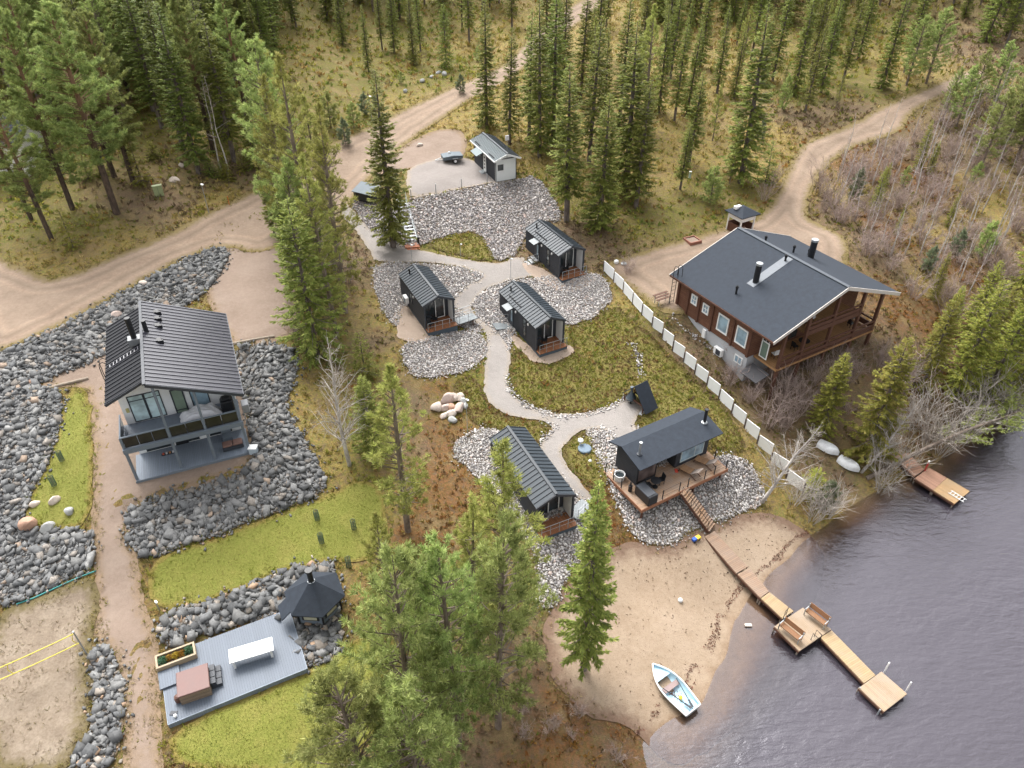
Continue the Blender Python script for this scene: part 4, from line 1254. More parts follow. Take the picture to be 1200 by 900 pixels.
for nm, P4, L0 in (('roof_slope', [(rr_x - .05, .17, rr_z), (re_x, .17, re_z), (re_x, 11.85, re_z), (rr_x - .05, 11.85, rr_z)], 'r'), ('roof_slope', [(le_x, 1.2, le_z - .2), (rr_x - .06, 1.2, rr_z - .3), (rr_x - .06, 11.6, rr_z - .3), (le_x, 11.6, le_z - .2)], 'l')):
    o_ = MB().slab(P4, .14).build(nm, M_vroof if L0 == 'r' else paint('villa_roof_shaded', (.014, .015, .018), .5, .1, .8, spec=.12), vil)  # left slope faces away: its dimmer reflection is painted in as a darker copy
    rb = MB()
    a, b = P4[0], P4[1]
    ya, yb = P4[0][1], P4[2][1]
    n = 24 if L0 == 'r' else 21
    for i in range(n + 1):
        y = ya + .08 + (yb - ya - .16) * i / n
        rb.beam((a[0], y, a[2] + .015), (b[0], y, b[2] + .015), .13, .07)
    rb.build('rib', M_vrib if L0 == 'r' else paint('villa_rib_shaded', (.022, .023, .028), .5, .1, spec=.15), o_)  # left ribs painted darker too, for the weaker sheen on that side
    if L0 == 'r': rs_ = o_
    else: ls_ = o_
mb = MB()
mb.beam((rr_x - .05, .13, rr_z - .1), (re_x, .13, re_z - .1), .06, .24).beam((re_x + .02, .13, re_z - .1), (re_x + .02, 11.85, re_z - .1), .06, .24).beam((rr_x - .08, .13, rr_z + .02), (rr_x - .08, 11.85, rr_z + .02), .2, .1)
mb.beam((le_x, 1.16, le_z - .3), (rr_x - .1, 1.16, rr_z - .4), .06, .2)
mb.build('roof_edge', M_dark, rs_)
ch = MB().tube([(2.2, 6.5, 7.2), (2.2, 6.5, 9.6)], .2, 12).build('chimney', M_black, ls_)
MB().box(1.75, 6.2, vz(1.9) - .1, 2.65, 6.9, vz(2.65) + .06).build('collar', paint('chimney_collar', (.2, .21, .22), .4), ch)
MB().tube([(3.05, 7.2, 7.6), (3.05, 7.2, 8.75)], .16, 10).build('vent_pipe', M_black, rs_)
for y in (6.0, 8.2, 9.3, 10.3):
    MB().box(3.75, y - .25, vz(4.0) - .02, 4.1, y - .1, vz(4.0) + .28).box(3.6, y - .1, vz(3.9) - .02, 3.95, y + .3, vz(3.9) + .2).build('roof_step', M_black, rs_)
mb = MB()
for k in range(9):
    x = .15 + k * .27
    mb.box(x, 5.3, vz(x) - .17, x + .06, 5.75, vz(x) - .1)
mb.box(-.1, 5.28, vz(0) - .02, 2.4, 5.31, vz(0) + .02) if False else None
mb.beam((-.1, 5.3, vz(-.1) - .12), (2.4, 5.3, vz(2.4) - .14), .05, .05).beam((-.1, 5.75, vz(-.1) - .12), (2.4, 5.75, vz(2.4) - .14), .05, .05)
mb.build('roof_ladder', M_vrib, ls_)
mb = MB()
for y in (5.25, 5.8):
    mb.tube([(-.45, y, 3.5), (-.45, y, 6.7), (-.4, y, 7.05), (-.15, y, 7.15), (0.1, y, 6.95)], .03, 6)
mb.build('ladder_hoop', M_black, ls_)
# windows on the balcony wall
window(vil, 'window', (1.4, vy0, 4.15), .95, 2.2, 'x', -1, .07, M_dark, M_glassb, bars=(('h', .82),))
window(vil, 'window', (2.5, vy0, 4.15), .95, 2.2, 'x', -1, .07, M_dark, M_glassb, bars=(('h', .82),))
window(vil, 'balcony_door', (4.12, vy0, 3.95), .7, 2.05, 'x', -1, .09, M_dark, paint('green_glass', (.24, .31, .24), .2), bars=(('h', .12),))
window(vil, 'window', (5.55, vy0, 3.95), 1.1, 2.0, 'x', -1, .07, M_dark, M_glasss)
for x, w_ in ((1.7, 1.6), (4.1, .9), (6.2, 1.5)):
    window(vil, 'lower_window', (x, vy0, 1.15), w_, 2.0, 'x', -1, .08, M_dark, M_glass)
MB().box(.55, vy0 - .09, 4.0, .75, vy0 - .003, 4.35).build('wall_lamp', paint('lamp_yellow', (.5, .45, .2), .5), vil)
for x in (.2, 2.2):
    pass
# balcony and lower deck
MB().box(.02, .12, 2.72, 8.02, 2.99, 2.92).build('balcony_floor', paint('balcony_tiles', (.16, .185, .225), .5, .15), vil)
MB().box(-.06, -.03, 2.62, 8.1, .117, 3.0).build('balcony_beam', M_grey, vil)
MB().box(-.06, .12, 2.62, .017, 2.99, 3.0).build('balcony_beam', M_grey, vil)
PX = (.05, 3.1, 5.5, 7.95)
for i, x in enumerate(PX):
    t_h = 3.95 if i == 0 else vz(x) - .18
    MB().box(x - .09, .13, .0, x + .09, .31, 2.615).build('lower_post', M_grey, vil)
    MB().box(x - .08, .0 + .13, 3.0, x + .08, .29, t_h).build('upper_post', M_grey, vil)
MB().box(0, .14, 3.92, 8.0, .26, 3.99).build('top_rail', M_grey, vil)
MB().box(0.0, .33, 3.92, .1, 2.95, 3.99).build('top_rail', M_grey, vil)
M_tint = glass_mat('smoked_panel', (.03, .028, .022), .2, .35)
for x0_, x1_ in zip(PX[:-1], PX[1:]):
    k = 2 if x1_ - x0_ < 2.8 else 3
    for q in range(k):
        a = x0_ + .1 + (x1_ - x0_ - .2) * q / k; b = x0_ + .1 + (x1_ - x0_ - .2) * (q + 1) / k
        MB().box(a + .02, .19, 3.03, b - .02, .21, 3.9).build('glass_panel', M_tint, vil)
MB().box(.04, .36, 3.03, .06, 2.9, 3.9).build('glass_panel', M_tint, vil)
MB().box(0, 0, -.12, 8.0, 2.99, 0).build('lower_deck', M_greyd, vil)
MB().box(-.05, -.05, -.7, 8.05, -.003, .02).build('deck_edge', M_grey, vil)
MB().box(-.5, .1, -.7, -.06, 2.2, -.22).build('deck_step', M_greyd, vil)
MB().box(2.9, 2.9, .02, 3.8, 2.985, 2.1).build('lower_door', M_black, vil)
for x in (.9, 7.4): pass
def vl(x, y, z): return Matrix.Translation(vo_) @ Matrix.Rotation(R(22.9), 4, 'Z') @ Vector((x, y, z))

# covered furniture on the balcony: a draped tarpaulin
def tarp():
    n1, n2 = 34, 22
    vs, fs = [], []
    for i in range(n1):
        for j in range(n2):
            a = i / (n1 - 1) * 2 - 1; b = j / (n2 - 1) * 2 - 1
            rr = max(abs(a), abs(b))
            h = .95 * (1 - max(0, rr - .62) ** 1.3 * 3.0)
            h = max(0.0, h) * (1 + .12 * math.sin(4 * a + 1)) + .05 * math.sin(9 * a + 4 * b) * (rr > .4) + .03 * math.sin(15 * b + 6 * a)
            vs.append((a * 1.45 + .04 * math.sin(b * 12), b * .8 + .04 * math.sin(a * 14), max(0.01, h)))
    for i in range(n1 - 1):
        for j in range(n2 - 1):
            fs.append((i * n2 + j, (i + 1) * n2 + j, (i + 1) * n2 + j + 1, i * n2 + j + 1))
    return MB().add(vs, fs)
o_ = tarp().build('tarpaulin', paint('silver_tarp', (.62, .63, .66), .45, .08, 4), None, smooth=True)
o_.location = vl(5.35, 1.45, 2.93); o_.rotation_euler = (0, 0, R(22.9)); tag(o_, 'crumpled silver tarpaulin covering furniture on the villa balcony', 'tarpaulin')
t_ = empty('covered_grill', vl(7.3, 1.9, 2.93), R(22.9), 'black covered grill in the right corner of the villa balcony', 'grill')
MB().box(-.45, -.4, 0, .45, .4, 1.0).build('cover', M_black, t_, bevel=.08)
MB().box(-.35, -.3, 1.0, .35, .3, 1.25).build('hood_cover', M_black, t_, bevel=.1)
t_ = empty('sofa', vl(6.9, 1.0, .01), R(22.9), 'brown cushioned sofa on the villa lower deck', 'sofa')
MB().box(-.75, -.35, .1, .75, .35, .38).build('frame', M_dark, t_)
M_brn = paint('brown_cushion', (.2, .12, .1), .8)
for x in (-.37, .37): MB().box(x - .35, -.33, .385, x + .35, .33, .55).build('cushion', M_brn, t_, bevel=.05)
t_ = empty('garden_chair', vl(6.6, 2.2, .01), R(22.9), 'grey armchair behind the brown sofa on the villa lower deck', 'armchair')
MB().box(-.35, -.35, .05, .35, .35, .42).build('seat', M_grey, t_); MB().box(-.35, .28, .423, .35, .38, .85).build('backrest', M_grey, t_)
t_ = empty('shoe_rack', vl(2.3, 2.2, .01), R(22.9), 'low tray of red and white shoes on the villa lower deck', 'shoe rack')
MB().box(-.5, -.12, 0, .5, .12, .05).build('tray', M_dark, t_)
for k in range(4): MB().box(-.42 + k * .23, -.1, .055, -.28 + k * .23, .1, .15).build('shoe', paint('shoe_%s' % 'abcd'[k], ((.5, .1, .06), (.6, .6, .6), (.4, .2, .1), (.6, .6, .62))[k], .7), t_, bevel=.02)
t_ = empty('outdoor_unit', vl(8.45, 2.6, 2.0), R(22.9), 'grey heat pump box on the right wall of the villa', 'heat pump')
MB().box(-.25, -.4, 0, .25, .4, .75).build('case', paint('unit_grey', (.3, .31, .33), .5), t_, bevel=.03)
MB().box(-.25, -.35, -2.7, -.2, .35, 0).build('bracket', M_steel, t_)
t_ = empty('drum', GP(298, 531), 0, 'pale lidded drum at the right front corner of the villa deck', 'drum')
MB().box(-.3, -.25, 0, .3, .25, .6).build('body', paint('pale_blue_plastic', (.45, .52, .58), .5), t_, bevel=.05)
MB().box(-.33, -.28, .6, .33, .28, .66).build('lid', M_offw, t_, bevel=.02)
o_ = MB().tube([tuple(GP(u, v) + Vector((0, 0, .08))) for u, v in ((172, 563), (190, 558.5), (207, 553.5), (222, 549))], .06, 6).build('garden_hose', paint('hose_green', (.02, .3, .2), .5), None)
tag(o_, 'green hose lying along the front edge of the villa deck', 'hose')
o_ = MB().tube([tuple(GP(u, v) + Vector((0, 0, .1))) for u, v in ((20, 709), (40, 702), (68, 689), (90, 679), (113, 670))], .05, 6).build('garden_hose', paint('hose_teal', (.05, .25, .24), .5), None)
tag(o_, 'thin teal hose along the lower edge of the left rock bank', 'hose')

# timber edgings
for (u0, v0, u1, v1, txt) in ((272, 404, 322, 395, 'grey log edging across the drive behind the villa'), (39, 461, 104, 444, 'grey timber beam above the left lawn strip')):
    a, b = GP(u0, v0), GP(u1, v1)
    o_ = MB().tube([a + Vector((0, 0, .1)), (a + b) / 2 + Vector((0, 0, .13)), b + Vector((0, 0, .1))], [.15, .14, .12], 8).build('timber_log', M_timber, None)
    tag(o_, txt, 'timber log')

# ------------------------------------------------------------------ storage building on the terrace
sb = Vector((-1.93, 84.77, 10.3))
stg = empty('storage_house', sb, R(23.5), 'small house with a white gable end, dark side wall and ribbed roof on the terrace', 'outbuilding')
W_, L_, H_ = 2.65, 7.0, 2.7
MB().box(.03, .03, -1.5, W_ - .03, L_, .0).build('plinth', M_plinth, stg)
MB().prism([(0, .003), (W_, .003), (W_, H_), (W_ / 2, 3.15), (0, H_)], 'y', 0, .15).build('front_wall', paint('bright_white', (.82, .84, .84), .5, .03), stg)
MB().prism([(0, .003), (W_, .003), (W_, H_), (W_ / 2, 3.15), (0, H_)], 'y', L_ - .15, L_).build('back_wall', M_clad, stg)
MB().box(0, .153, .003, .14, L_ - .153, H_).build('side_wall', M_clad, stg)
MB().box(W_ - .14, .153, .003, W_, L_ - .153, H_).build('side_wall', M_clad, stg)
window(stg, 'window', (.62, 0, 1.65), .75, .75, 'x', -1, .07, M_white, M_glass)
mb = MB().box(-.03, -.03, .003, .07, -.004, H_).box(W_ - .07, -.03, .003, W_ + .03, -.004, H_).box(.07, -.03, H_ - .12, W_ - .07, -.005, H_)
mb.build('corner_trim', M_dark, stg)
rf = gable_roof(stg, -.35, W_ + .35, -.55, L_ + .35, H_ - .02, 3.35, W_ / 2, .1, paint('storage_roof', (.15, .185, .195), .5, .1, spec=.35), paint('storage_rib', (.09, .1, .11), .5), .3)
mb = MB()
for s_, x in ((-1, -.37), (1, W_ + .37)): mb.beam((x, -.58, H_ - .1), (W_ / 2, -.58, 3.27), .05, .2)
mb.beam((-.38, -.55, H_ - .08), (-.38, L_ + .35, H_ - .08), .05, .16)
mb.build('fascia', M_white, rf)
d = MB().box(-.05, 3.0, .03, -.004, 3.8, 2.05).build('door', M_white, stg)
mb = MB()
for k in range(4): mb.box(-.065, 3.25, .45 + k * .42, -.052, 3.55, .65 + k * .42)
mb.build('pane', M_glass, d)
MB().slab([(-1.25, 3.0, 2.25), (-.1, 3.0, 2.72), (-.1, 5.0, 2.72), (-1.25, 5.0, 2.25)], .06).build('porch_canopy', paint('canopy_green_grey', (.16, .2, .21), .6), stg)
MB().beam((-1.1, 4.9, 2.2), (-.03, 4.9, 1.5), .08, .08).build('bracket', M_white, stg)
for k in range(3): MB().box(-.35 - .3 * k, 2.95, -.1, -.06 - .3 * k, 3.9, -.02 + .0 - .0 if k == 9 else .14 - .1 * k).build('door_step', M_steel, stg)
MB().tube([(1.2, -.62, 2.9), (1.2, -.62, 5.2)], .025, 6).build('antenna_mast', M_steel, stg)
MB().box(1.0, -.66, 5.0, 1.45, -.58, 5.55).build('antenna_panel', paint('pale_panel', (.7, .68, .68), .5), stg)
sg = MB()
for y in (.3, 4.7):
    for k in range(5): sg.box(-.15, y + k * .32, H_ + .08, -.03, y + k * .32 + .24, H_ + .2)
sg.build('snow_guard', M_black, rf)

# trailer
ta = GP(530, 189)
tr = empty('trailer', ta, R(18), 'small grey covered car trailer parked beside the storage house', 'trailer')
MB().box(-1.25, -.7, .45, 1.25, .7, .78).build('body', paint('trailer_grey', (.13, .155, .18), .6), tr, bevel=.04)
MB().prism([(-1.3, .783), (1.3, .783), (1.25, .86), (0, .98), (-1.25, .86)], 'y', -.74, .74).build('cover', paint('trailer_cover', (.13, .155, .175), .7), tr)
for s_ in (-1, 1):
    wl = MB().tube([(.2, s_ * .74, .3), (.2, s_ * .92, .3)], .3, 14).build('wheel', M_black, tr)
    MB().tube([(.2, s_ * .925, .3), (.2, s_ * .935, .3)], .17, 12).build('rim', M_white, wl)
    MB().box(-.15, s_ * .73, .6, .55, s_ * .95, .66).build('mudguard', M_steel, tr)
MB().beam((-2.2, 0, .4), (-1.2, .45, .48), .06, .06).beam((-2.2, 0, .4), (-1.2, -.45, .48), .06, .06).build('drawbar', M_steel, tr)
MB().lathe([(.14, 0), (.14, .18), (.1, .24)], 10, (-.25, .35, .9)).build('hatch', M_white, tr)

# wire fence along the terrace edge
FPX = [(482, 233), (511, 227), (541, 221), (571, 215)]
for i, (u, v) in enumerate(FPX):
    p = GP(u, v)
    o_ = MB().tube([(0, 0, -.3), (0, 0, 1.15)], .05, 6).tube([(0, 0, 1.15), (0, 0, 1.19)], .06, 6).build('fence_post', M_steel, None)
    o_.location = p
    tag(o_, ('leftmost', 'second', 'third', 'rightmost')[i] + ' thin grey post of the wire fence on the terrace edge', 'fence post', 'posts of the terrace wire fence')
a, b = GP(480, 234.5), GP(577, 215)
o_ = MB().beam(a + Vector((0, 0, .1)), b + Vector((0, 0, .1)), .14, .2).build('edge_beam', M_timber, None)
tag(o_, 'long timber kerb at the top edge of the cobble slope', 'kerb beam')

# bin shelter, metal stairs
wsb = GP(431, 234)
ws = empty('bin_shelter', wsb, R(-28), 'small black shed with a grey lean-to roof left of the tall terrace spruce', 'shed')
MB().box(-1.2, -.7, 0, 1.2, .7, 1.1).build('wall', M_cladx, ws)
MB().slab([(-1.45, -1.0, 1.15), (1.45, -1.0, 1.15), (1.45, .95, 1.65), (-1.45, .95, 1.65)], .07).build('roof', paint('shed_roof', (.085, .11, .13), .6), ws)
for x in (-1.15, 1.15): MB().box(x - .05, -.95, -.2, x + .05, -.85, 1.12).build('post', M_dark, ws)
MB().box(-1.0, -.75, .1, 1.0, -.705, .95).build('front_boards', M_black, ws)

p0, p1 = GP(484, 284), GP(470, 236)
ms = empty('metal_stairs', p0, 0, 'grey galvanised stairs climbing the cobble slope to the terrace', 'stairs')
dv = p1 - p0; dv.z = max(dv.z, 2.4); hd = Vector((dv.x, dv.y, 0)).normalized(); sd_ = Vector((-hd.y, hd.x, 0))
for k in range(13):
    c = dv * ((k + .7) / 13.2)
    MB().cbox((c.x, c.y, c.z + .1), (.26, .95, .04), rz=math.atan2(hd.y, hd.x)).build('tread', M_steel, ms)
for s_ in (-.52, .52):
    MB().beam(sd_ * s_ + Vector((0, 0, .1)), dv + sd_ * s_ + Vector((0, 0, .1)), .05, .2).build('stringer', M_steel, ms)
    mb = MB()
    for f in (.04, .35, .66, .97): mb.tube([dv * f + sd_ * s_, dv * f + sd_ * s_ + Vector((0, 0, 1.05))], .025, 6)
    for hh in (1.05, .55): mb.tube([dv * .04 + sd_ * s_ + Vector((0, 0, hh)), dv * .97 + sd_ * s_ + Vector((0, 0, hh))], .022, 6)
    mb.build('handrail', M_steel, ms)
t_ = empty('wooden_landing', GP(483, 289), R(10), 'orange-brown wooden landing at the foot of the galvanised stairs', 'landing')
M_or = paint('orange_timber', (.34, .13, .07), .7)
MB().box(-.8, -.5, -.1, .8, .5, .18).build('upper_tread', M_or, t_); MB().box(-.8, -.85, -.1, .8, -.503, .06).build('lower_tread', M_or, t_)
MB().box(.62, .2, .183, .85, .75, .95).build('side_post', M_black, t_)

# white well house and sandbox by the yard
gz = empty('well_house', GP(866, 270), R(30), 'little white-framed kiosk with dark hipped roof behind the log house', 'kiosk')
for x in (-.95, .95):
    for y in (-.95, .95): MB().box(x - .07, y - .07, -.2, x + .07, y + .07, 2.2).build('post', M_white, gz)
for a_ in range(4):
    M4 = Matrix.Rotation(a_ * PI / 2, 4, 'Z')
    mb = MB(); mb.T = M4; mb.box(-.88, -.97, .0, -.3 if a_ == 0 else .88, -.9, 1.0)
    mb.build('lower_panel', M_browntrim, gz)
    mb = MB(); mb.T = M4; mb.box(-.88, -.98, 1.5, .88, -.92, 2.15); mb.build('upper_panel', M_white, gz)
MB().add([(-1.35, -1.35, 2.2), (1.35, -1.35, 2.2), (1.35, 1.35, 2.2), (-1.35, 1.35, 2.2), (0, 0, 2.85), (-1.35, -1.35, 2.12), (1.35, -1.35, 2.12), (1.35, 1.35, 2.12), (-1.35, 1.35, 2.12)], [(0, 1, 4), (1, 2, 4), (2, 3, 4), (3, 0, 4), (8, 7, 6, 5), (0, 5, 6, 1), (1, 6, 7, 2), (2, 7, 8, 3), (3, 8, 5, 0)]).build('roof', M_felt, gz)
MB().box(-.9, .2, 2.55, -.1, .6, 2.85).build('roof_crest', M_white, gz)
t_ = empty('sandbox', GP(811, 283), R(25), 'low reddish-rimmed box at the edge of the heath by the log house yard', 'box')
for a_ in range(4):
    mb = MB(); mb.T = Matrix.Rotation(a_ * PI / 2, 4, 'Z'); mb.box(-.75, -.72, -.05, .69, -.6, .3)
    mb.build('side_board', paint('red_brown_board', (.3, .14, .1), .7), t_)
MB().box(-.6, -.6, .0, .6, .6, .18).build('filling', paint('pale_fill', (.25, .19, .15), .9), t_)
t_ = MB().lathe([(.3, 0), (.32, .12), (.2, .2)], 12).build('manhole_cover', M_steel, None); t_.location = GP(731, 310) + Vector((0, 0, .05)); tag(t_, 'grey round lid by the topmost fence panel', 'manhole cover')
t_ = MB().lathe([(.2, 0), (.26, .15), (.24, .35), (.1, .45)], 12).build('marker_stone', M_white, None); t_.location = GP(722, 309); tag(t_, 'white rounded stone beside the round lid on the yard', 'stone')
t_ = MB().lathe([(.55, 0), (.55, .22), (.48, .26)], 18).build('manhole_cover', paint('lid_bluegrey', (.14, .19, .24), .6), None); t_.location = GP(685, 527.5); tag(t_, 'round blue-grey lid in the small heath bed by the path', 'manhole cover')
t_ = empty('vent_cap', GP(680, 522), 0, 'white mushroom vent beside the round lid in the heath bed', 'vent')
MB().tube([(0, 0, 0), (0, 0, .5)], .07, 8).build('pipe', M_white, t_); MB().lathe([(.24, .5), (.22, .62), (.05, .72)], 12).build('cap', M_white, t_)
t_ = MB().lathe([(.1, 0), (.14, .12), (.05, .22)], 10).build('stone', M_white, None); t_.location = GP(691.5, 541); tag(t_, 'small white stone in the heath bed below the round lid', 'stone')
# ------------------------------------------------------------------ docks
def W3(u, v, z): return Vector(at_z(np.array([u]), np.array([v]), np.array([z]))[0])
M_dk1 = planks('dock_boards_brown', (.27, .175, .115), .13, 1, .65, grey=(.27, .205, .16))
M_dk2 = planks('dock_boards_yellow', (.36, .25, .13), .13, 1, .6, .22, grey=(.33, .26, .18))
M_dk3 = planks('dock_boards_pale', (.33, .235, .15), .13, 0, .6, .2, grey=(.32, .26, .2))
M_dk4 = planks('dock_boards_old', (.27, .155, .105), .13, 1, .6)

def dock_piece(parent, name, c4, mat, base_z, legs=True, thick=.12):
    """deck from four world corners (left-near, right-near, right-far, left-far); local x across, y along"""
    o = (c4[0] + c4[1]) / 2
    d = ((c4[2] + c4[3]) / 2 - o)
    rz = math.atan2(d.y, d.x) - PI / 2
    T = (Matrix.Translation(o) @ Matrix.Rotation(rz, 4, 'Z'))
    Ti = T.inverted()
    loc = [Ti @ p for p in c4]
    mb = MB(); mb.slab(loc, thick)
    ob = mb.build(name, mat, None)
    ob.matrix_basis = Matrix.Translation(o - parent.location) @ Matrix.Rotation(rz, 4, 'Z')
    ob.parent = parent
    KIDS.setdefault(parent.name, []).append(ob)
    mb = MB()
    for i in range(4):
        a, b = Vector(loc[i]), Vector(loc[(i + 1) % 4])
        if i in (1, 3): mb.beam(a - Vector((0, 0, .17)), b - Vector((0, 0, .17)), .08, .16)
    mb.build('side_beam', M_browntrim, ob)
    if legs:
        for i in range(4):
            q = loc[i] * .94
            MB().tube([(q.x, q.y, q.z - 2.2), (q.x, q.y, q.z - .13)], .06, 6).build('pile', M_timber, ob)
    return ob
dk = empty('lake_dock', W3(846, 640, 1.2), 0, 'long wooden dock from the beach stairs into the lake, in brown and yellow sections', 'dock')
dock_piece(dk, 'walkway', [W3(826, 629, 1.5), W3(837, 622, 1.5), W3(876, 664, .95), W3(863, 672, .95)], M_dk1, 1.2, False)
dock_piece(dk, 'walkway', [W3(864, 672.5, .9), W3(879, 666, .9), W3(901, 693, .75), W3(891, 700.5, .75)], M_dk1, .8)
dock_piece(dk, 'walkway', [W3(891.5, 701, .72), W3(902, 694, .72), W3(930, 716, .58), W3(917, 725, .58)], M_dk2, .7)
dock_piece(dk, 'platform', [W3(907.5, 734, .62), W3(941, 712, .62), W3(974, 737.5, .62), W3(936.5, 763, .62)], M_dk3, .6)
dock_piece(dk, 'walkway', [W3(961.5, 747, .56), W3(974.5, 738.5, .56), W3(1026, 791, .48), W3(1012.5, 800.5, .48)], M_dk2, .6, False)
dock_piece(dk, 'end_platform', [W3(1006.5, 806, .5), W3(1033, 787, .5), W3(1063, 813, .5), W3(1036, 834, .5)], M_dk3, .5)
def rail_hoop(name, a, b, h, mat, rad=.025):
    a, b = a - dk.location, b - dk.location
    return MB().tube([a, a + Vector((0, 0, h)), b + Vector((0, 0, h)), b], rad, 6).build(name, mat, dk)
for (u0, v0, u1, v1) in ((950, 750, 956, 756), (954, 746, 960, 752)):
    rail_hoop('ladder_rail', W3(u0, v0, .6), W3(u1, v1, .3), .75, M_black)
rail_hoop('hand_rail', W3(918, 724, .6), W3(921, 720, .6), .8, M_black)
for (u, v) in ((1036, 788), (1061, 811)):
    p = W3(u, v, .2) - dk.location
    MB().tube([p - Vector((0, 0, .6)), p + Vector((0, 0, 1.15))], .045, 8).build('mooring_pole', M_white, dk)
for (u, v) in ((1007, 808), (1030, 834)):
    p = W3(u, v, .3) - dk.location
    MB().tube([p - Vector((0, 0, 1.2)), p + Vector((0, 0, .25))], .05, 8).build('mooring_pole', M_steel, dk)
pd = (W3(974, 737.5, .62) - W3(941, 712, .62)); prz = math.atan2(pd.y, pd.x)
def bench(loc, rz, label):
    r = empty('bench', loc, rz, label, 'bench', 'benches on the dock platform')
    M_bs = planks('bench_slats', (.26, .135, .07), .11, 1, .6)
    MB().box(-.8, -.22, .4, .8, .22, .45).build('seat', M_bs, r)
    MB().cbox((0, .3, .72), (1.6, .04, .4), rx=-.2).build('backrest', M_bs, r)
    for s_ in (-.76, .76):
        mb = MB(); mb.box(s_ - .03, -.22, 0, s_ + .03, -.16, .62); mb.box(s_ - .03, .2, 0, s_ + .03, .26, .9); mb.box(s_ - .03, -.24, .6, s_ + .03, .24, .66)
        mb.build('leg', M_steel, r)
    return r
bench(W3(955, 727, .63), prz, 'slatted bench with its back to open water, on the right side of the dock platform')
bench(W3(925, 744, .63), prz, 'slatted bench on the beach side edge of the dock platform')

d2 = empty('old_dock', W3(1060, 545, .8), 0, 'older red-brown dock with a yellow outer half, behind the leaning birch', 'dock')
dock_piece(d2, 'walkway', [W3(1023, 505, 1.5), W3(1046, 494, 1.5), W3(1056, 521, .8), W3(1042, 531, .8)], M_dk4, 1, False)
dock_piece(d2, 'walkway', [W3(1043, 532, .75), W3(1057, 522.5, .75), W3(1083, 550, .6), W3(1071.5, 558.5, .6)], M_dk4, .7)
A0, A1, A2, A3 = W3(1072, 560.5, .55), W3(1089, 548, .55), W3(1136.5, 575.5, .55), W3(1118.5, 590.5, .55)
dock_piece(d2, 'platform', [A0, A1, A1.lerp(A2, .44), A0.lerp(A3, .47)], planks('dock_red_brown', (.3, .17, .115), .12, 0, .6), .55)
dock_piece(d2, 'platform', [A0.lerp(A3, .475), A1.lerp(A2, .445), A2, A3], planks('dock_orange', (.36, .225, .11), .12, 0, .6, grey=(.3, .22, .13)), .55)
p = W3(1084, 551, .55) - d2.location
MB().tube([p - Vector((0, 0, .8)), p + Vector((0, 0, .95))], .07, 8).build('mooring_post', paint('post_red', (.4, .04, .04), .5), d2)
MB().tube([p + Vector((0, 0, .95)), p + Vector((0, 0, 1.08))], .08, 8).build('post_cap', M_white, d2)
ld = empty('bathing_ladder', W3(1113, 576, .58), 0, 'white ladder lying on the yellow end of the old dock', 'ladder')
q0, q1 = W3(1113, 576, .6) - ld.location, W3(1131, 587, .6) - ld.location
sd_ = Vector((-(q1 - q0).y, (q1 - q0).x, 0)).normalized() * .22
for s_ in (-1, 1): MB().tube([q0 + sd_ * s_, q1 + sd_ * s_], .03, 6).build('rail', M_white, ld)
for k in range(5):
    c = q0.lerp(q1, (k + .5) / 5); MB().tube([c - sd_, c + sd_], .025, 6).build('rung', M_white, ld)

# ------------------------------------------------------------------ boats
def hull(L, B, D, n=22, m=9):
    """open boat shell, bow at +y; returns outer rows [(x,y,z)...] from port rim round the keel to starboard rim"""
    rows = []
    for i in range(n):
        t = i / (n - 1)
        y = -L / 2 + L * t
        bw = B / 2 * (1 - max(0, (t - .45) / .55) ** 2.3) * (.8 + .2 * min(1, t / .4))
        bw = max(bw, .015)
        rim = D * (1 + .28 * t ** 3)
        keel = D * .5 * max(0, (t - .75) / .25) ** 2
        r_ = []
        for j in range(m):
            s = j / (m - 1) * 2 - 1
            ang = s * PI / 2
            r_.append((bw * math.copysign(abs(math.sin(ang)) ** .75, s), y, keel + (rim - keel) * (1 - math.cos(ang) ** .8 if abs(s) < 1 else 1)))
        rows.append(r_)
    return rows
def boat(name, loc, rz, label, hullmat, inmat, L=4.0, B=1.5, D=.5, open_=True, tilt=0.0):
    r = empty(name, loc, rz, label, 'boat')
    rows = hull(L, B, D)
    def shell(mb, sc, dz, flip=False):
        n, m = len(rows), len(rows[0])
        vs = [(x * sc, y * (1 - (1 - sc) * .35), z + dz * (1 - z / (D * 1.3))) for rw in rows for x, y, z in rw]
        fs = [(i * m + j, (i + 1) * m + j, (i + 1) * m + j + 1, i * m + j + 1) for i in range(n - 1) for j in range(m - 1)]
        fs.append(tuple(range(m)))
        mb.add(vs, fs)
    mb = MB(); shell(mb, 1, 0)
    mb.build('hull', hullmat, r, smooth=True)
    if open_:
        mb = MB(); shell(mb, .93, .07)
        mb.build('inner_shell', inmat, r, smooth=True)
        rim = [rw[0] for rw in rows] + [rw[-1] for rw in rows[::-1]]
        MB().tube([Vector(p) for p in rim + [rim[0]]], .05, 6).build('gunwale', M_white, r)
        MB().box(-.62, -.05, .3, .62, .3, .36).build('thwart', paint('thwart_brown', (.27, .2, .19), .6), r)
        MB().prism([(-.45, .43), (.45, .43), (.02, .58)], 'z', 0, 1) if False else None
        pts = [(rw[0][0] * .9, rw[0][1]) for rw in rows if rw[0][1] > L * .2]
        poly = pts + [(-x, y) for x, y in pts[::-1]]
        MB().prism(poly, 'z', D * .84, D * .9).build('foredeck', inmat, r)
        MB().box(-.52, -L / 2 + .1, .3, .52, -L / 2 + .55, .4).build('stern_seat', inmat, r)
        MB().box(-.08, -L / 2 - .22, .05, .08, -L / 2 + .02, .5).build('skeg', M_dark, r) if False else None
    return r
bow, stern = GP(764, 781), W3(811, 836, .1)
dv = bow - stern
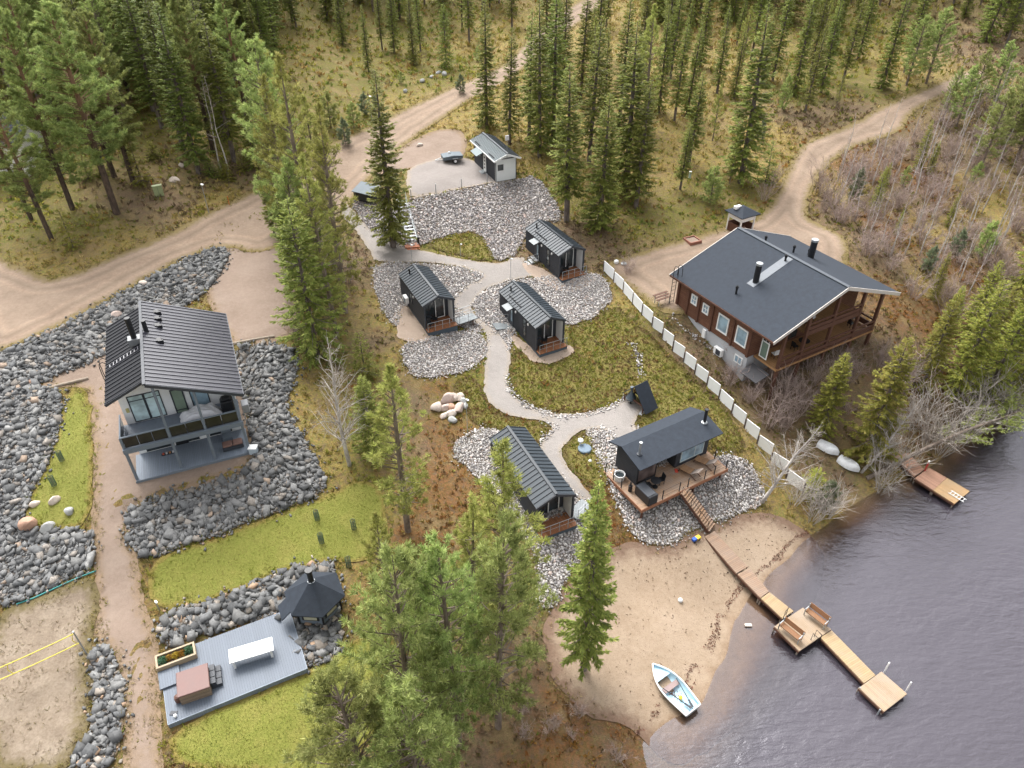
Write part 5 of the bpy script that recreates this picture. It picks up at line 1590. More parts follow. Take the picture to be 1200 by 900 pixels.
bt = boat('rowing_boat', Vector((dv.x / 2 + stern.x, dv.y / 2 + stern.y, .12)), math.atan2(dv.y, dv.x) - PI / 2, 'light blue rowing boat with white rim pulled onto the sand edge', paint('boat_hull', (.6, .64, .66), .4), paint('boat_blue', (.42, .6, .7), .35, .06), L=dv.to_2d().length, B=1.62)
bt.rotation_euler = (.04, 0, bt.rotation_euler.z)
bm_ = Matrix.Translation(bt.location) @ Matrix.Rotation(bt.rotation_euler.z, 4, 'Z')
for s_, txt in ((-1, 'dark oar lying along the left side inside the blue rowing boat'), (1, 'dark oar lying along the right side inside the blue rowing boat')):
    a = bm_ @ Vector((s_ * .6, .25, .56)); b = bm_ @ Vector((s_ * .06, -1.75, .53))
    o_ = empty('oar', a, 0, txt, 'oar', 'oars in the rowing boat')
    MB().tube([(0, 0, 0), (b - a) * .75], .025, 6).build('shaft', M_black, o_)
    MB().beam((b - a) * .75, (b - a), .14, .02).build('blade', M_dark, o_)
o_ = MB().lathe([(.1, 0), (.13, .05), (.13, .16), (.04, .2)], 10).build('bailer', paint('yellow_plastic', (.7, .42, .05), .5), None)
o_.location = bm_ @ Vector((.05, -.75, .12)); tag(o_, 'small yellow bailer on the floor of the blue rowing boat', 'bailer')
for k, (ua, va, ub, vb, txt) in enumerate(((959, 519, 982, 536, 'white upturned boat under the shore trees, upper of the pair'), (983, 537, 1006, 556, 'white upturned boat under the shore trees, lower of the pair beside the water'))):
    a, b = GP(ua, va), GP(ub, vb); d = b - a
    o_ = boat('upturned_boat', (a + b) / 2 + Vector((0, 0, .62)), math.atan2(d.y, d.x) - PI / 2, txt, paint('old_white_hull_%s' % 'ab'[k], (.68, .69, .7), .5, .2, 3), M_white, L=d.to_2d().length * .98, B=1.15, D=.5, open_=False)
    o_.rotation_euler = (PI, 0, math.atan2(d.y, d.x) + PI / 2)

# ------------------------------------------------------------------ blue-grey terrace with grill hut
hz0 = 3.72
hb = Vector((-19.65, 21.84, hz0))
HRZ = R(26.2)
def hl(x, y, z=0): return Matrix.Translation(hb) @ Matrix.Rotation(HRZ, 4, 'Z') @ Vector((x, y, z))
td = empty('plank_terrace', hb, HRZ, 'blue-grey plank terrace on the lawn with a white table', 'terrace')
M_bgd = planks('blue_grey_boards', (.112, .134, .168), .145, 0, .5, .07, .05)
MB().box(0, 0, -.12, 7.95, 4.75, 0).build('floor_boards', M_bgd, td)
MB().box(-.04, -.05, -.7, 7.99, -.003, .01).build('edge_board', M_greyd, td)
MB().box(7.953, 0, -.7, 8.0, 4.75, .0).build('edge_board', M_greyd, td)
MB().box(-.05, 0, -.7, -.003, 4.75, .0).build('edge_board', M_greyd, td)
MB().box(-.2, 2.35, .005, 1.0, 3.6, .14).build('step', M_bgd, td, bevel=.01)
tb = empty('long_table', hl(5.2, 2.2), HRZ + R(-6), 'long white table on the blue-grey terrace', 'table')
MB().box(-1.3, -.5, .7, 1.3, .5, .76).build('tabletop', paint('bright_table', (.85, .85, .84), .45, .03), tb, bevel=.012)
for x in (-1.1, 1.1):
    for y in (-.38, .38): MB().box(x - .06, y - .06, 0, x + .06, y + .06, .7).build('leg', M_white, tb)
for s_ in (-.85, .85):
    MB().box(-1.2, s_ - .14, .38, 1.2, s_ + .14, .44).build('bench_seat', M_white, tb) if s_ > 9 else None
MB().box(-1.1, -.03, .25, 1.1, .03, .33).build('stretcher', M_white, tb)
pb = empty('planter_box', hl(.95, 4.15), HRZ, 'pale timber planter box with green and orange plants at the terrace corner', 'planter')
for a_, b_ in (((-1.15, -.5), (1.15, -.38)), ((-1.15, .38), (1.15, .5)), ((-1.15, -.377), (-1.03, .377)), ((1.03, -.377), (1.15, .377))):
    MB().box(a_[0], a_[1], -.1, b_[0], b_[1], .42).build('side_board', paint('planter_wood', (.36, .29, .2), .7, .15), pb)
MB().box(-1.03, -.377, 0, 1.03, .377, .32).build('soil', paint('dark_soil', (.05, .032, .022), .95, .3, 6, bump=.6), pb)
def plant_ball(loc, rad, cols, label, parent=None, n=260, name='flower_clump'):
    th = rng.uniform(0, 2 * PI, n); ph = np.arccos(rng.uniform(0.0, 1, n)); rr = rad * rng.uniform(.55, 1, n)
    c = np.stack([rr * np.sin(ph) * np.cos(th), rr * np.sin(ph) * np.sin(th), rr * np.cos(ph) * .9], -1)
    d1 = rng.normal(0, 1, (n, 3)); d1 /= np.linalg.norm(d1, axis=1, keepdims=True)
    d2_ = rng.normal(0, 1, (n, 3)); d2_ /= np.linalg.norm(d2_, axis=1, keepdims=True)
    s = rad * .35
    V_ = np.stack([c - d1 * s * .5, c + d1 * s * .5, c + d2_ * s], 1).reshape(-1, 3)
    F_ = np.arange(3 * n).reshape(n, 3)
    t_ = np.repeat(np.array(cols)[rng.integers(0, len(cols), n)], 3, 0)
    o = np_mesh(name, V_, F_, M_leaf, {'tint': ('POINT', t_)}, parent=parent)
    o.location = loc
    if label: tag(o, label, 'plant')
    return o
def leaf_mat(name, trans=.38, rough=.6):
    t = NT(name)
    a = t.attr('tint', 'Color')
    oi = t.n('ObjectInfo')
    h = t.n('HueSaturation')
    t.l(a, h.inputs['Color'])
    t.l(t.math('MULTIPLY_ADD', oi.outputs['Random'], .035, .485), h.inputs['Hue'])
    t.l(t.math('MULTIPLY_ADD', oi.outputs['Random'], .35, .82), h.inputs['Value'])
    t.col(h.outputs[0]); t.rough(rough)
    t.b.inputs['Specular IOR Level'].default_value = .15
    tr = t.n('BsdfTranslucent'); t.l(h.outputs[0], tr.inputs['Color'])
    mx = t.n('MixShader'); mx.inputs[0].default_value = trans
    out = t.t.nodes['Material Output']
    t.l(t.b.outputs[0], mx.inputs[1]); t.l(tr.outputs[0], mx.inputs[2]); t.l(mx.outputs[0], out.inputs['Surface'])
    return t.m
M_leaf = leaf_mat('foliage')
GRN = [(.06, .14, .06), (.09, .18, .09), (.12, .22, .14)]; ORG = [(.35, .2, .03), (.42, .27, .05), (.25, .16, .03)]
for x, cols, r_, txt in ((-.75, GRN, .3, 'green leafy plant at the left end of the planter box'), (-.4, ORG, .24, 'orange clump beside the left green plant in the planter'), (0.0, ORG, .25, 'orange clump in the middle of the planter box'), (.4, ORG, .25, 'orange clump beside the right green plant in the planter'), (.75, GRN, .32, 'green leafy plant at the right end of the planter box')):
    p = Matrix.Translation(hl(.95, 4.15, .32)) @ Matrix.Rotation(HRZ, 4, 'Z') @ Vector((x, 0.05 * math.sin(x * 9), 0))
    plant_ball(p, r_, cols, txt)
gb_ = empty('hot_tub', hl(1.75, 1.6), HRZ + R(-4), 'square timber hot tub with a flat red-brown cover on the terrace', 'hot tub')
MB().box(-.85, -.8, 0, .85, .8, .78).build('casing', planks('tub_boards', (.24, .18, .13), .1, 2, .6), gb_)
MB().box(-.9, -.85, .783, .9, .85, .9).build('cover', paint('tub_cover', (.17, .1, .09), .55, .12, 1.5), gb_, bevel=.03)
stp = empty('tub_steps', hl(2.95, 1.75), HRZ + R(-4), 'black two-tier steps against the right side of the hot tub', 'steps')
for y in (-.45, 0, .45): MB().box(-.3, y - .2, 0, .0, y + .2, .55).box(.0, y - .2, 0, .3, y + .2, .28).build('step_block', M_dark, stp)
o_ = MB().lathe([(.14, 0), (.2, .1), (.2, .35), (.12, .42), (.16, .5), (.05, .55)], 12).build('clay_pot', paint('pot_brown', (.12, .06, .045), .5), None); o_.location = hl(.72, 1.2, .0); tag(o_, 'dark brown lidded pot at the left of the hot tub', 'pot')
o_ = MB().lathe([(.1, 0), (.1, .02)], 4).box(-.2, -.12, .0, .2, .12, .05).build('tray', M_dark, None); o_.location = hl(.35, .55, .0); tag(o_, 'small dark tray near the front left corner of the terrace', 'tray')
o_ = MB().lathe([(.08, 0), (.1, .16), (.06, .2)], 10).build('cup', M_white, None); o_.location = hl(.42, .28, .0); tag(o_, 'small pale cup near the front left corner of the terrace', 'cup')
hut = empty('grill_hut', hl(9.7, 4.1, -.15), HRZ, 'black hexagonal grill hut with a pointed felt roof and chimney at the terrace end', 'hut')
def hexa(r_, z, ph=PI / 6): return [(r_ * math.cos(k * PI / 3 + ph), r_ * math.sin(k * PI / 3 + ph), z) for k in range(6)]
MB().add(hexa(1.55, -.8) + hexa(1.55, 1.6), [tuple(range(5, -1, -1)), tuple(range(6, 12))] + [(i, (i + 1) % 6, 6 + (i + 1) % 6, 6 + i) for i in range(6)]).build('wall', M_grey, hut)
rv = hexa(2.0, 1.5) + hexa(2.0, 1.42) + hexa(.2, 2.85)
rf = MB().add(rv, [(i, (i + 1) % 6, 12 + (i + 1) % 6, 12 + i) for i in range(6)] + [tuple(range(12, 18)), tuple(range(11, 5, -1))] + [(6 + i, 6 + (i + 1) % 6, (i + 1) % 6, i) for i in range(6)]).build('roof', M_felt, hut)
MB().tube([(0, 0, 2.7), (0, 0, 3.75)], .18, 10).tube([(0, 0, 3.75), (0, 0, 3.88)], .25, 10).build('chimney', M_black, rf)
MB().lathe([(.24, 2.68), (.24, 2.82), (.18, 2.84)], 10).build('chimney_collar', M_steel, rf)
MB().slab([(-2.35, -.7, 1.0), (-1.4, -.7, 1.75), (-1.4, .5, 1.75), (-2.35, .5, 1.0)], .08).build('entrance_roof', M_felt, hut)
for k in (3, 4, 5):
    a = (k + .5) * PI / 3 + PI / 6
    M4 = Matrix.Rotation(a, 4, 'Z')
    mb = MB(); mb.T = M4; mb.box(1.345, -.55, .55, 1.38, .55, 1.15); f_ = mb.build('window', M_black, hut)
    mb = MB(); mb.T = M4; mb.box(1.383, -.42, .63, 1.39, .42, 1.08); mb.build('pane', paint('hut_pane', (.45, .44, .33), .2), f_)
for v in hexa(1.57, 0): MB().box(v[0] - .06, v[1] - .06, -.8, v[0] + .06, v[1] + .06, 1.3).build('corner_post', M_black, hut)
o_ = MB().tube([(0, 0, 0), (0, 0, .4)], .12, 8).build('gas_bottle', M_white, None); o_.location = hl(10.9, 3.3, -.1); tag(o_, 'white bottle at the right foot of the grill hut', 'bottle')

# ------------------------------------------------------------------ beach volleyball net
pb_ = GP(102.5, 768)
vn = empty('volleyball_net', pb_, 0, 'yellow taped volleyball net with a grey pole on the worn field', 'net')
MB().tube([(0, 0, 0), (0, 0, 2.5)], .05, 8).build('pole', M_steel, vn)
far = W3(0, 782, pb_.z + 2.2) - pb_
far = far.normalized() * 7.5; far.z = 0
M_tape = paint('yellow_tape', (.68, .58, .1), .6)
MB().tube([Vector((0, 0, 2.3)) + far * f + Vector((0, 0, -.5 * f * (1 - f))) for f in (0, .2, .4, .6, .8, 1)], .035, 5).build('top_tape', M_tape, vn)
MB().tube([Vector((0, 0, 1.35)) + far * f + Vector((0, 0, -.5 * f * (1 - f))) for f in (0, .2, .4, .6, .8, 1)], .035, 5).build('bottom_tape', M_tape, vn)
for f in (.02, .55): MB().tube([Vector((0, 0, 2.3 - .5 * f * (1 - f))) + far * f, Vector((0, 0, 1.8 - .5 * f * (1 - f))) + far * (f + .02), Vector((0, 0, 1.35 - .5 * f * (1 - f))) + far * f], .025, 5).build('side_tape', M_tape, vn)

# ------------------------------------------------------------------ boulders
def boulder(loc, sx, sy, sz, mat, label, group, rz=0.0, seed=0, flat=.35):
    bm = bmesh.new()
    bmesh.ops.create_icosphere(bm, subdivisions=3, radius=1)
    r = np.random.default_rng(seed)
    pl = r.normal(0, 1, (9, 3)); pl /= np.linalg.norm(pl, axis=1, keepdims=True)
    dd = r.uniform(.62, .92, 9)
    for v in bm.verts:
        p = np.array(v.co)
        for q, d in zip(pl, dd):
            e = p @ q - d
            if e > 0: p = p - q * e * .9
        v.co = Vector(p * np.array([sx, sy, sz]))
    me = bpy.data.meshes.new('boulder'); bm.to_mesh(me); bm.free()
    me.materials.append(mat)
    o = bpy.data.objects.new('boulder', me); COL.objects.link(o)
    o.location = Vector(loc) + Vector((0, 0, sz * flat)); o.rotation_euler = (0, 0, rz)
    return tag(o, label, 'boulder', group)
def stone_mat(name, c): return paint(name, c, .9, .22, 2.2, bump=.5, spec=.15)
M_b1, M_b2, M_b3, M_b4 = stone_mat('boulder_pale', (.55, .47, .41)), stone_mat('boulder_orange', (.42, .26, .19)), stone_mat('boulder_grey', (.36, .36, .35)), stone_mat('boulder_pink', (.47, .375, .33))
gl_ = 'boulders on the left lawn strip'
boulder(GP(41, 592), .42, .27, .3, M_b1, 'small pale oval boulder, nearest the left edge of the lawn strip', gl_, .6, 1)
boulder(GP(64.5, 588), .45, .33, .4, M_b1, 'beige boulder with a flat face, in the middle of the lawn strip', gl_, .7, 2)
boulder(GP(82, 601), .38, .34, .36, M_b3, 'round grey speckled boulder on the lawn strip, nearest the drive', gl_, 0, 3)
boulder(GP(34, 617), .62, .55, .6, M_b2, 'large orange-brown boulder at the lower end of the lawn strip', gl_, .3, 4)
boulder(GP(57, 620), .55, .38, .42, M_b3, 'smooth grey boulder beside the large orange-brown one', gl_, .9, 5)
gr_ = 'boulder pile by the path'
BL = [((512, 479), .62, .55, .5, M_b1, 'white blocky boulder at the left of the boulder pile'), ((525, 470), .75, .5, .6, M_b4, 'big pink boulder at the top of the boulder pile'), ((531, 468), .45, .5, .5, M_b1, 'pale upright boulder at the top middle of the pile'), ((539, 467), .5, .4, .4, M_b1, 'long pale boulder at the top right of the pile'), ((543, 471), .42, .3, .35, M_b3, 'grey boulder at the right edge of the pile'), ((523, 479), .32, .6, .4, M_b4, 'pinkish tall boulder left of the pile centre'), ((529, 478), .45, .4, .35, M_b2, 'tan boulder in the centre of the pile'), ((538, 480), .42, .75, .4, M_b4, 'long brown-pink boulder right of the pile centre'), ((546, 477), .25, .4, .3, M_b3, 'small grey boulder at the far right of the pile'), ((529, 486), .48, .36, .35, M_b1, 'white boulder at the lower middle of the pile'), ((521, 488), .55, .25, .3, M_b1, 'flat white stone at the lower left of the pile'), ((530.5, 493), .35, .42, .3, M_b3, 'greenish-white stone at the bottom tip of the pile')]
for k, (uv, a, b, c, m, txt) in enumerate(BL): boulder(GP(*uv), a, b, c, m, txt, gr_, .4 + k * .35, 20 + k)
boulder(GP(168, 333), .5, .35, .3, M_b1, 'pale block in the rock bank beside the road bend', None, .3, 40)
boulder(GP(137, 370), .55, .4, .35, M_b4, 'pinkish flat boulder in the upper rock bank above the villa', None, .2, 41)
boulder(GP(38, 449), .4, .3, .25, M_b2, 'orange stone at the end of the upper rock bank', None, .2, 42)
for k, (u, v) in enumerate(((205, 212), (213, 195), (492, 171), (506, 91), (514, 86), (521, 88), (495, 96), (475, 108))):
    boulder(GP(u, v), rng.uniform(.3, .75), rng.uniform(.3, .5), rng.uniform(.25, .45), M_b1 if k < 3 else M_b3, ('pale stone on the brown soil left of the road', 'pale flat stone before the dark left forest', 'pale stone on the sandy bank above the trailer', 'grey rock heap piece on the verge beyond the road', 'grey rock heap piece on the verge beyond the road', 'grey rock heap piece on the verge beyond the road', 'grey rock heap piece on the verge beyond the road', 'grey rock heap piece on the verge beyond the road')[k], 'rocks on the verge beyond the road' if k > 2 else None, k, 60 + k)

# ------------------------------------------------------------------ small things
def guard_tube(u, v, txt, h=.95):
    r = empty('sapling_guard', GP(u, v), 0, txt, 'sapling guard', 'mesh sapling guards on the lawns')
    mb = MB(); n = 12
    for k in range(n):
        a = 2 * PI * k / n; mb.box(.17 * math.cos(a) - .012, .17 * math.sin(a) - .012, 0, .17 * math.cos(a) + .012, .17 * math.sin(a) + .012, h)
    for k in range(5):
        z = .1 + k * h / 5.2
        mb.tube([(.17 * math.cos(2 * PI * j / n), .17 * math.sin(2 * PI * j / n), z) for j in range(n + 1)], .01, 4)
    mb.build('mesh', paint('guard_green', (.1, .16, .12), .6), r)
    MB().tube([(0, 0, 0), (.02, 0, h + .15)], .02, 5).build('sapling', M_timber, r)
guard_tube(73, 540, 'upper mesh sapling guard on the left lawn strip')
guard_tube(64, 569, 'lower mesh sapling guard on the left lawn strip')
guard_tube(372, 609, 'mesh sapling guard on the middle lawn, upper of the two near its right end')
guard_tube(377, 636, 'mesh sapling guard on the middle lawn, nearest the rock strip')
guard_tube(415, 620, 'mesh sapling guard in the rough grass right of the middle lawn')
guard_tube(409, 664, 'mesh sapling guard right of the rock strip above the grill hut')
def lamp_post(u, v, vt, txt, head=.16, rad=.05, grp=None):
    p = GP(u, v); h = top_height(p, vt)
    r = empty('lamp_post', p, 0, txt, 'lamp post', grp)
    MB().tube([(0, 0, -.2), (0, 0, h)], [rad, rad * .7], 8).build('pole', M_steel, r)
    MB().cbox((.12, -.12, h + .03), (head * 2.4, head * 1.4, .1), rz=-.7).build('lamp_head', M_white, r)
lamp_post(245, 250, 216, 'grey street lamp beside the dirt road at the forest edge')
lamp_post(436, 142, 113, 'grey street lamp on the far verge, above the bin shed')
lamp_post(484, 318, 287, 'thin lamp post behind the heat pump cabin', .1, .03)
lamp_post(598.5, 329, 303, 'thin lamp post behind the cabin by the round heath lawn', .1, .03)
lamp_post(548, 508, 468, 'thin lamp post behind the cabin under the front pines', .1, .03)
lamp_post(540, 302, 286, 'short path lamp in the small heath bed below the stairs', .08, .03)
lamp_post(577.5, 303, 292, 'short path lamp at the tip of the small heath bed', .08, .03)
lamp_post(187, 715, 704, 'short white path lamp at the left end of the middle lawn', .09, .05)
eb = empty('cable_cabinet', GP(187, 229), R(25), 'pale green electricity cabinet at the forest edge', 'cabinet')
MB().box(-.5, -.2, -.2, .5, .2, 1.15).build('body', paint('cabinet_green', (.3, .34, .18), .6), eb, bevel=.02)
MB().box(-.53, -.23, 1.15, .53, .23, 1.22).build('lid', paint('cabinet_lid', (.36, .4, .24), .6), eb)
MB().box(-.01, -.215, 0, .01, -.203, 1.1).build('door_seam', M_dark, eb)
for u, v, txt in ((180, 222, 'orange marker stake beside the green cabinet'), (269, 241, 'orange marker stake on the verge right of the street lamp')):
    o_ = MB().tube([(0, 0, 0), (0, 0, 1.1)], .035, 6).build('marker_stake', paint('marker_orange', (.6, .15, .03), .6), None); o_.location = GP(u, v); tag(o_, txt, 'stake')
us = empty('utility_post', GP(808, 209), 0, 'small pale green utility post in the heath behind the log house', 'post')
MB().box(-.12, -.12, 0, .12, .12, .8).build('body', paint('post_green', (.4, .5, .45), .6), us); MB().box(-.15, -.15, .8, .15, .15, .88).build('cap', M_white, us)
tyb = GP(814, 634)
ty = empty('toy_truck', tyb, .6, 'blue and yellow toy truck on the sand by the stairs', 'toy')
MB().box(-.25, -.14, .12, .1, .14, .34).build('cab', paint('toy_blue', (.04, .12, .5), .4), ty, bevel=.02)
MB().box(.12, -.16, .12, .5, .16, .3).build('tipper', paint('toy_yellow', (.7, .5, .05), .4), ty, bevel=.02)
for x in (-.15, .3):
    for y in (-.16, .16): MB().tube([(x, y - .03, .1), (x, y + .03, .1)], .1, 10).build('wheel', M_black, ty)
o_ = MB().lathe([(0.01, 0), (.12, .03), (.17, .12), (.17, .2), (.12, .29), (.01, .33)], 14).build('ball', M_white, None, smooth=True); o_.location = GP(797, 705); tag(o_, 'white ball lying on the beach sand', 'ball')
o_ = MB().box(0, 0, 0, .5, .25, .12).build('stone_block', M_b1, None, bevel=.03); o_.location = W3(873, 735, .0); tag(o_, 'pale flat stone in the shallows beside the dock', 'stone')

# white house behind the pines at the left edge
wh_ = empty('white_house', GP(38, 206), R(14), 'white boarded house half hidden behind pines at the left edge', 'house')
MB().box(-9, 0, -.5, 0, 8, 4.2).build('wall', planks('white_boards', (.8, .8, .79), .2, 2, .6, .04, .05), wh_)
MB().slab([(-9.4, -.5, 4.1), (.4, -.5, 4.1), (.4, 4, 6.2), (-9.4, 4, 6.2)], .15).slab([(-9.4, 4, 6.2), (.4, 4, 6.2), (.4, 8.5, 4.1), (-9.4, 8.5, 4.1)], .15).build('roof', M_felt, wh_)
for x in (-2.5, -5.5): window(wh_, 'window', (x, 0, 2.2), 1.2, 1.3, 'x', -1, .12, M_white, M_glass, bars=(('v', .5),))

# ------------------------------------------------------------------ stone fields
def stones(name, poly, passes, palette, flat=True, seed=5, sink=.25, avoid=None):
    r = np.random.default_rng(seed)
    t = (1 + 5 ** .5) / 2
    iv = np.array([(-1, t, 0), (1, t, 0), (-1, -t, 0), (1, -t, 0), (0, -1, t), (0, 1, t), (0, -1, -t), (0, 1, -t), (t, 0, -1), (t, 0, 1), (-t, 0, -1), (-t, 0, 1)], float)
    iv /= np.linalg.norm(iv[0])
    fi = np.array([(0, 11, 5), (0, 5, 1), (0, 1, 7), (0, 7, 10), (0, 10, 11), (1, 5, 9), (5, 11, 4), (11, 10, 2), (10, 7, 6), (7, 1, 8), (3, 9, 4), (3, 4, 2), (3, 2, 6), (3, 6, 8), (3, 8, 9), (4, 9, 5), (2, 4, 11), (6, 2, 10), (8, 6, 7), (9, 8, 1)])
    if flat:
        iv = np.array([(-1, -1, -1), (1, -1, -1), (1, 1, -1), (-1, 1, -1), (-1, -1, 1), (1, -1, 1), (1, 1, 1), (-1, 1, 1)], float) * .8
        fi = np.array([(0, 2, 1), (0, 3, 2), (4, 5, 6), (4, 6, 7), (0, 1, 5), (0, 5, 4), (1, 2, 6), (1, 6, 5), (2, 3, 7), (2, 7, 6), (3, 0, 4), (3, 4, 7)])
    nv = len(iv)
    if not isinstance(poly, list): poly = [poly]
    X, Y, S = [], [], []
    for pl in poly:
        for step, s0, s1 in passes:
            x, y = grid_in(pl, step, .48)
            X.append(x); Y.append(y); S.append(s0 + (s1 - s0) * r.random(len(x)) ** 1.8)
        m_ = len(pl) * (3 if flat else 4)                  # strays beyond the drawn edge
        i_ = r.integers(0, len(pl), m_); q_ = pl[i_] + r.normal(0, .3 if flat else .2, (m_, 2))
        X.append(q_[:, 0]); Y.append(q_[:, 1]); S.append(r.uniform(.1, .26, m_) if flat else r.uniform(.08, .2, m_))
    X = np.concatenate(X); Y = np.concatenate(Y); S = np.concatenate(S)
    n = len(X)
    Vt = iv[None] * (1 + r.uniform(-.3, .22, (n, nv, 1)) * (.7 if flat else 1)) + (r.uniform(-.27, .27, (n, nv, 3)) if flat else 0)
    q = r.normal(0, 1, (n, 4)); q[:, :3] *= .55; q[:, 0] += 0; q /= np.linalg.norm(q, axis=1, keepdims=True)
    sc = np.stack([r.uniform(.8, 1.25, n), r.uniform(.6, 1.0, n), r.uniform(.32, .6, n)], -1)
    Vt = Vt * sc[:, None] * (S / 2)[:, None, None]
    a = r.uniform(0, 2 * PI, n); ca, sa = np.cos(a)[:, None], np.sin(a)[:, None]
    tx, ty = r.uniform(-.45, .45, (2, n, 1))
    vx = Vt[..., 0] * ca - Vt[..., 1] * sa; vy = Vt[..., 0] * sa + Vt[..., 1] * ca
    vz = Vt[..., 2] + vx * tx + vy * ty
    e = .4
    z0 = hz(X, Y)
    gx = (hz(X + e, Y) - hz(X - e, Y)) / (2 * e); gy = (hz(X, Y + e) - hz(X, Y - e)) / (2 * e)
    vz = vz + vx * gx[:, None] + vy * gy[:, None]
    P_ = np.stack([vx + X[:, None], vy + Y[:, None], vz + (z0 + .09 + S * sink * .5)[:, None]], -1).reshape(-1, 3)
    F_ = (fi[None] + (np.arange(n) * nv)[:, None, None]).reshape(-1, 3)
    pal = np.array([c for c, w_ in palette]); wts = np.array([w_ for c, w_ in palette], float); wts /= wts.sum()
    col = pal[r.choice(len(pal), n, p=wts)] * r.uniform(.7, 1.25, (n, 1))
    o = np_mesh(name, P_, F_, M_rock, {'tint': ('POINT', np.repeat(col, nv, 0))}, smooth=not flat)
    return tag(o, kind='stuff')
def rock_mat():
    t = NT('loose_rock')
    a = t.attr('tint', 'Color')
    f = t.noise(7, 4, .65)
    t.col(t.mix(.5, a, t.mix(1.0, a, t.ramp(f, [(.3, (.55, .55, .55)), (.7, (1.5, 1.5, 1.5))]), 'MULTIPLY')))
    t.rough(.9); t.b.inputs['Specular IOR Level'].default_value = .2
    return t.m
M_rock = rock_mat()
DARK = [((.125, .126, .127), 5), ((.15, .15, .149), 5), ((.185, .184, .18), 3), ((.105, .107, .109), 3), ((.2, .18, .16), 1.5), ((.26, .2, .155), .35)]
PALE = [((.37, .35, .335), 5), ((.44, .42, .4), 4), ((.3, .28, .275), 4), ((.54, .5, .47), 2), ((.2, .19, .19), 3), ((.43, .35, .31), 1)]
PDK = [((.32, .295, .285), 4), ((.26, .243, .24), 3), ((.41, .38, .36), 3), ((.18, .17, .175), 2), ((.37, .29, .26), .8)]
stones('rubble_rock', [OUT['rock1'], OUT['rock2'], OUT['rock3']], [(.3, .22, .55), (.18, .13, .28), (.6, .45, .8)], DARK, seed=11)
stones('rubble_rock', [OUT['rock4'], OUT['rock5']], [(.32, .24, .6), (.19, .13, .28), (.55, .5, .8)], DARK[:4] + [((.24, .21, .18), 2), ((.32, .22, .15), .7)], seed=12)
stones('cobble_stone', [OUT['cob2'], OUT['cob3'], OUT['cob4'], OUT['cob5'], OUT['cob6']], [(.185, .14, .31), (.15, .1, .17)], PALE, flat=False, seed=13)
stones('cobble_stone', [OUT['cob1']], [(.24, .18, .4), (.2, .13, .24)], PDK, flat=False, seed=14)
def stone_row(s, wdt, n_per_m, palette, s0, s1, seed):
    uv = np.array(parse(s)); W = G(uv[:, 0], uv[:, 1])[:, :2]
    polys = []
    for a, b in zip(W[:-1], W[1:]):
        d = (b - a) / np.linalg.norm(b - a); nrm = np.array([-d[1], d[0]]) * wdt / 2
        polys.append(np.array([a - nrm, b - nrm, b + nrm, a + nrm]))
    return stones('edging_stone', polys, [(n_per_m, s0, s1)], palette, flat=False, seed=seed)
stone_row("594,440 597,458 616,476 640,485 660,490 690,486 716,478 736,466", .55, .2, PALE, .14, .3, 31)
stone_row("714,504 724,520 742,523 749,515 745,500", .4, .2, PALE, .14, .3, 32)
stone_row("741,403 748,418 752,440", .5, .2, PALE, .15, .32, 33)
stone_row("628,527 640,512 652,501 640,494", .45, .2, PALE, .14, .28, 34)
stone_row("703,500 712,508 722,520 728,535", .5, .2, PALE, .14, .3, 35)
stone_row("788,372 815,395 840,415 868,438", .35, .25, PALE, .12, .25, 36)
stone_row("640,640 655,668 650,700", .6, .22, PALE, .14, .3, 37)
# ------------------------------------------------------------------ vegetation
def bark_mat(name, c1, c2, scale=4.0, zgrad=None):
    t = NT(name)
    mp = t.n('Mapping'); mp.inputs['Scale'].default_value = (1, 1, .35); t.l(t.co(), mp.inputs[0])
    c = t.ramp(t.noise(scale, 4, .7, vec=mp.outputs[0]), [(.38, c1), (.62, c2)])
    if zgrad:
        sp = t.n('SeparateXYZ'); t.l(t.co(), sp.inputs[0])
        mr = t.n('MapRange'); mr.inputs[1].default_value = zgrad[0]; mr.inputs[2].default_value = zgrad[1]
        t.l(sp.outputs[2], mr.inputs[0])
        c = t.mix(mr.outputs[0], c, zgrad[2])
    t.col(c); t.rough(.9)
    return t.m
B_spruce = bark_mat('spruce_bark', (.09, .07, .06), (.2, .17, .15))
B_pine = bark_mat('pine_bark', (.05, .038, .032), (.12, .085, .065), 5, (5, 10, (.22, .125, .08)))
B_ypine = bark_mat('young_pine_bark', (.13, .1, .08), (.26, .21, .17))
B_birch = bark_mat('birch_bark', (.3, .27, .25), (.66, .62, .58), 5)
B_twig = bark_mat('brown_twigs', (.3, .225, .195), (.46, .37, .33), 3)
B_gtwig = bark_mat('grey_twigs', (.36, .32, .28), (.52, .47, .42), 3)

def cards(C, D, S, Lg, wd, drop=None):
    """kite cards: centre base C, direction D, side S, length Lg, width wd -> verts, faces"""
    n = len(C)
    tip = C + D * Lg[:, None]
    mid = C + D * (Lg * .45)[:, None]
    a = mid + S * (wd / 2)[:, None]; b = mid - S * (wd / 2)[:, None]
    V = np.stack([C, a, tip, b], 1).reshape(-1, 3)
    i = np.arange(n)[:, None] * 4
    return V, np.hstack([i, i + 1, i + 2, i + 3])

def unit(a): return a / np.maximum(np.linalg.norm(a, axis=-1, keepdims=True), 1e-9)

def mb_tris(mb):
    tri = []
    for f in mb.f:
        for k in range(1, len(f) - 1): tri.append((f[0], f[k], f[k + 1]))
    return np.array(mb.v), np.array(tri)

PROTO_Z = -500
def tree_root(name):
    o = bpy.data.objects.new(name, None); COL.objects.link(o); o.empty_display_size = .3
    return o

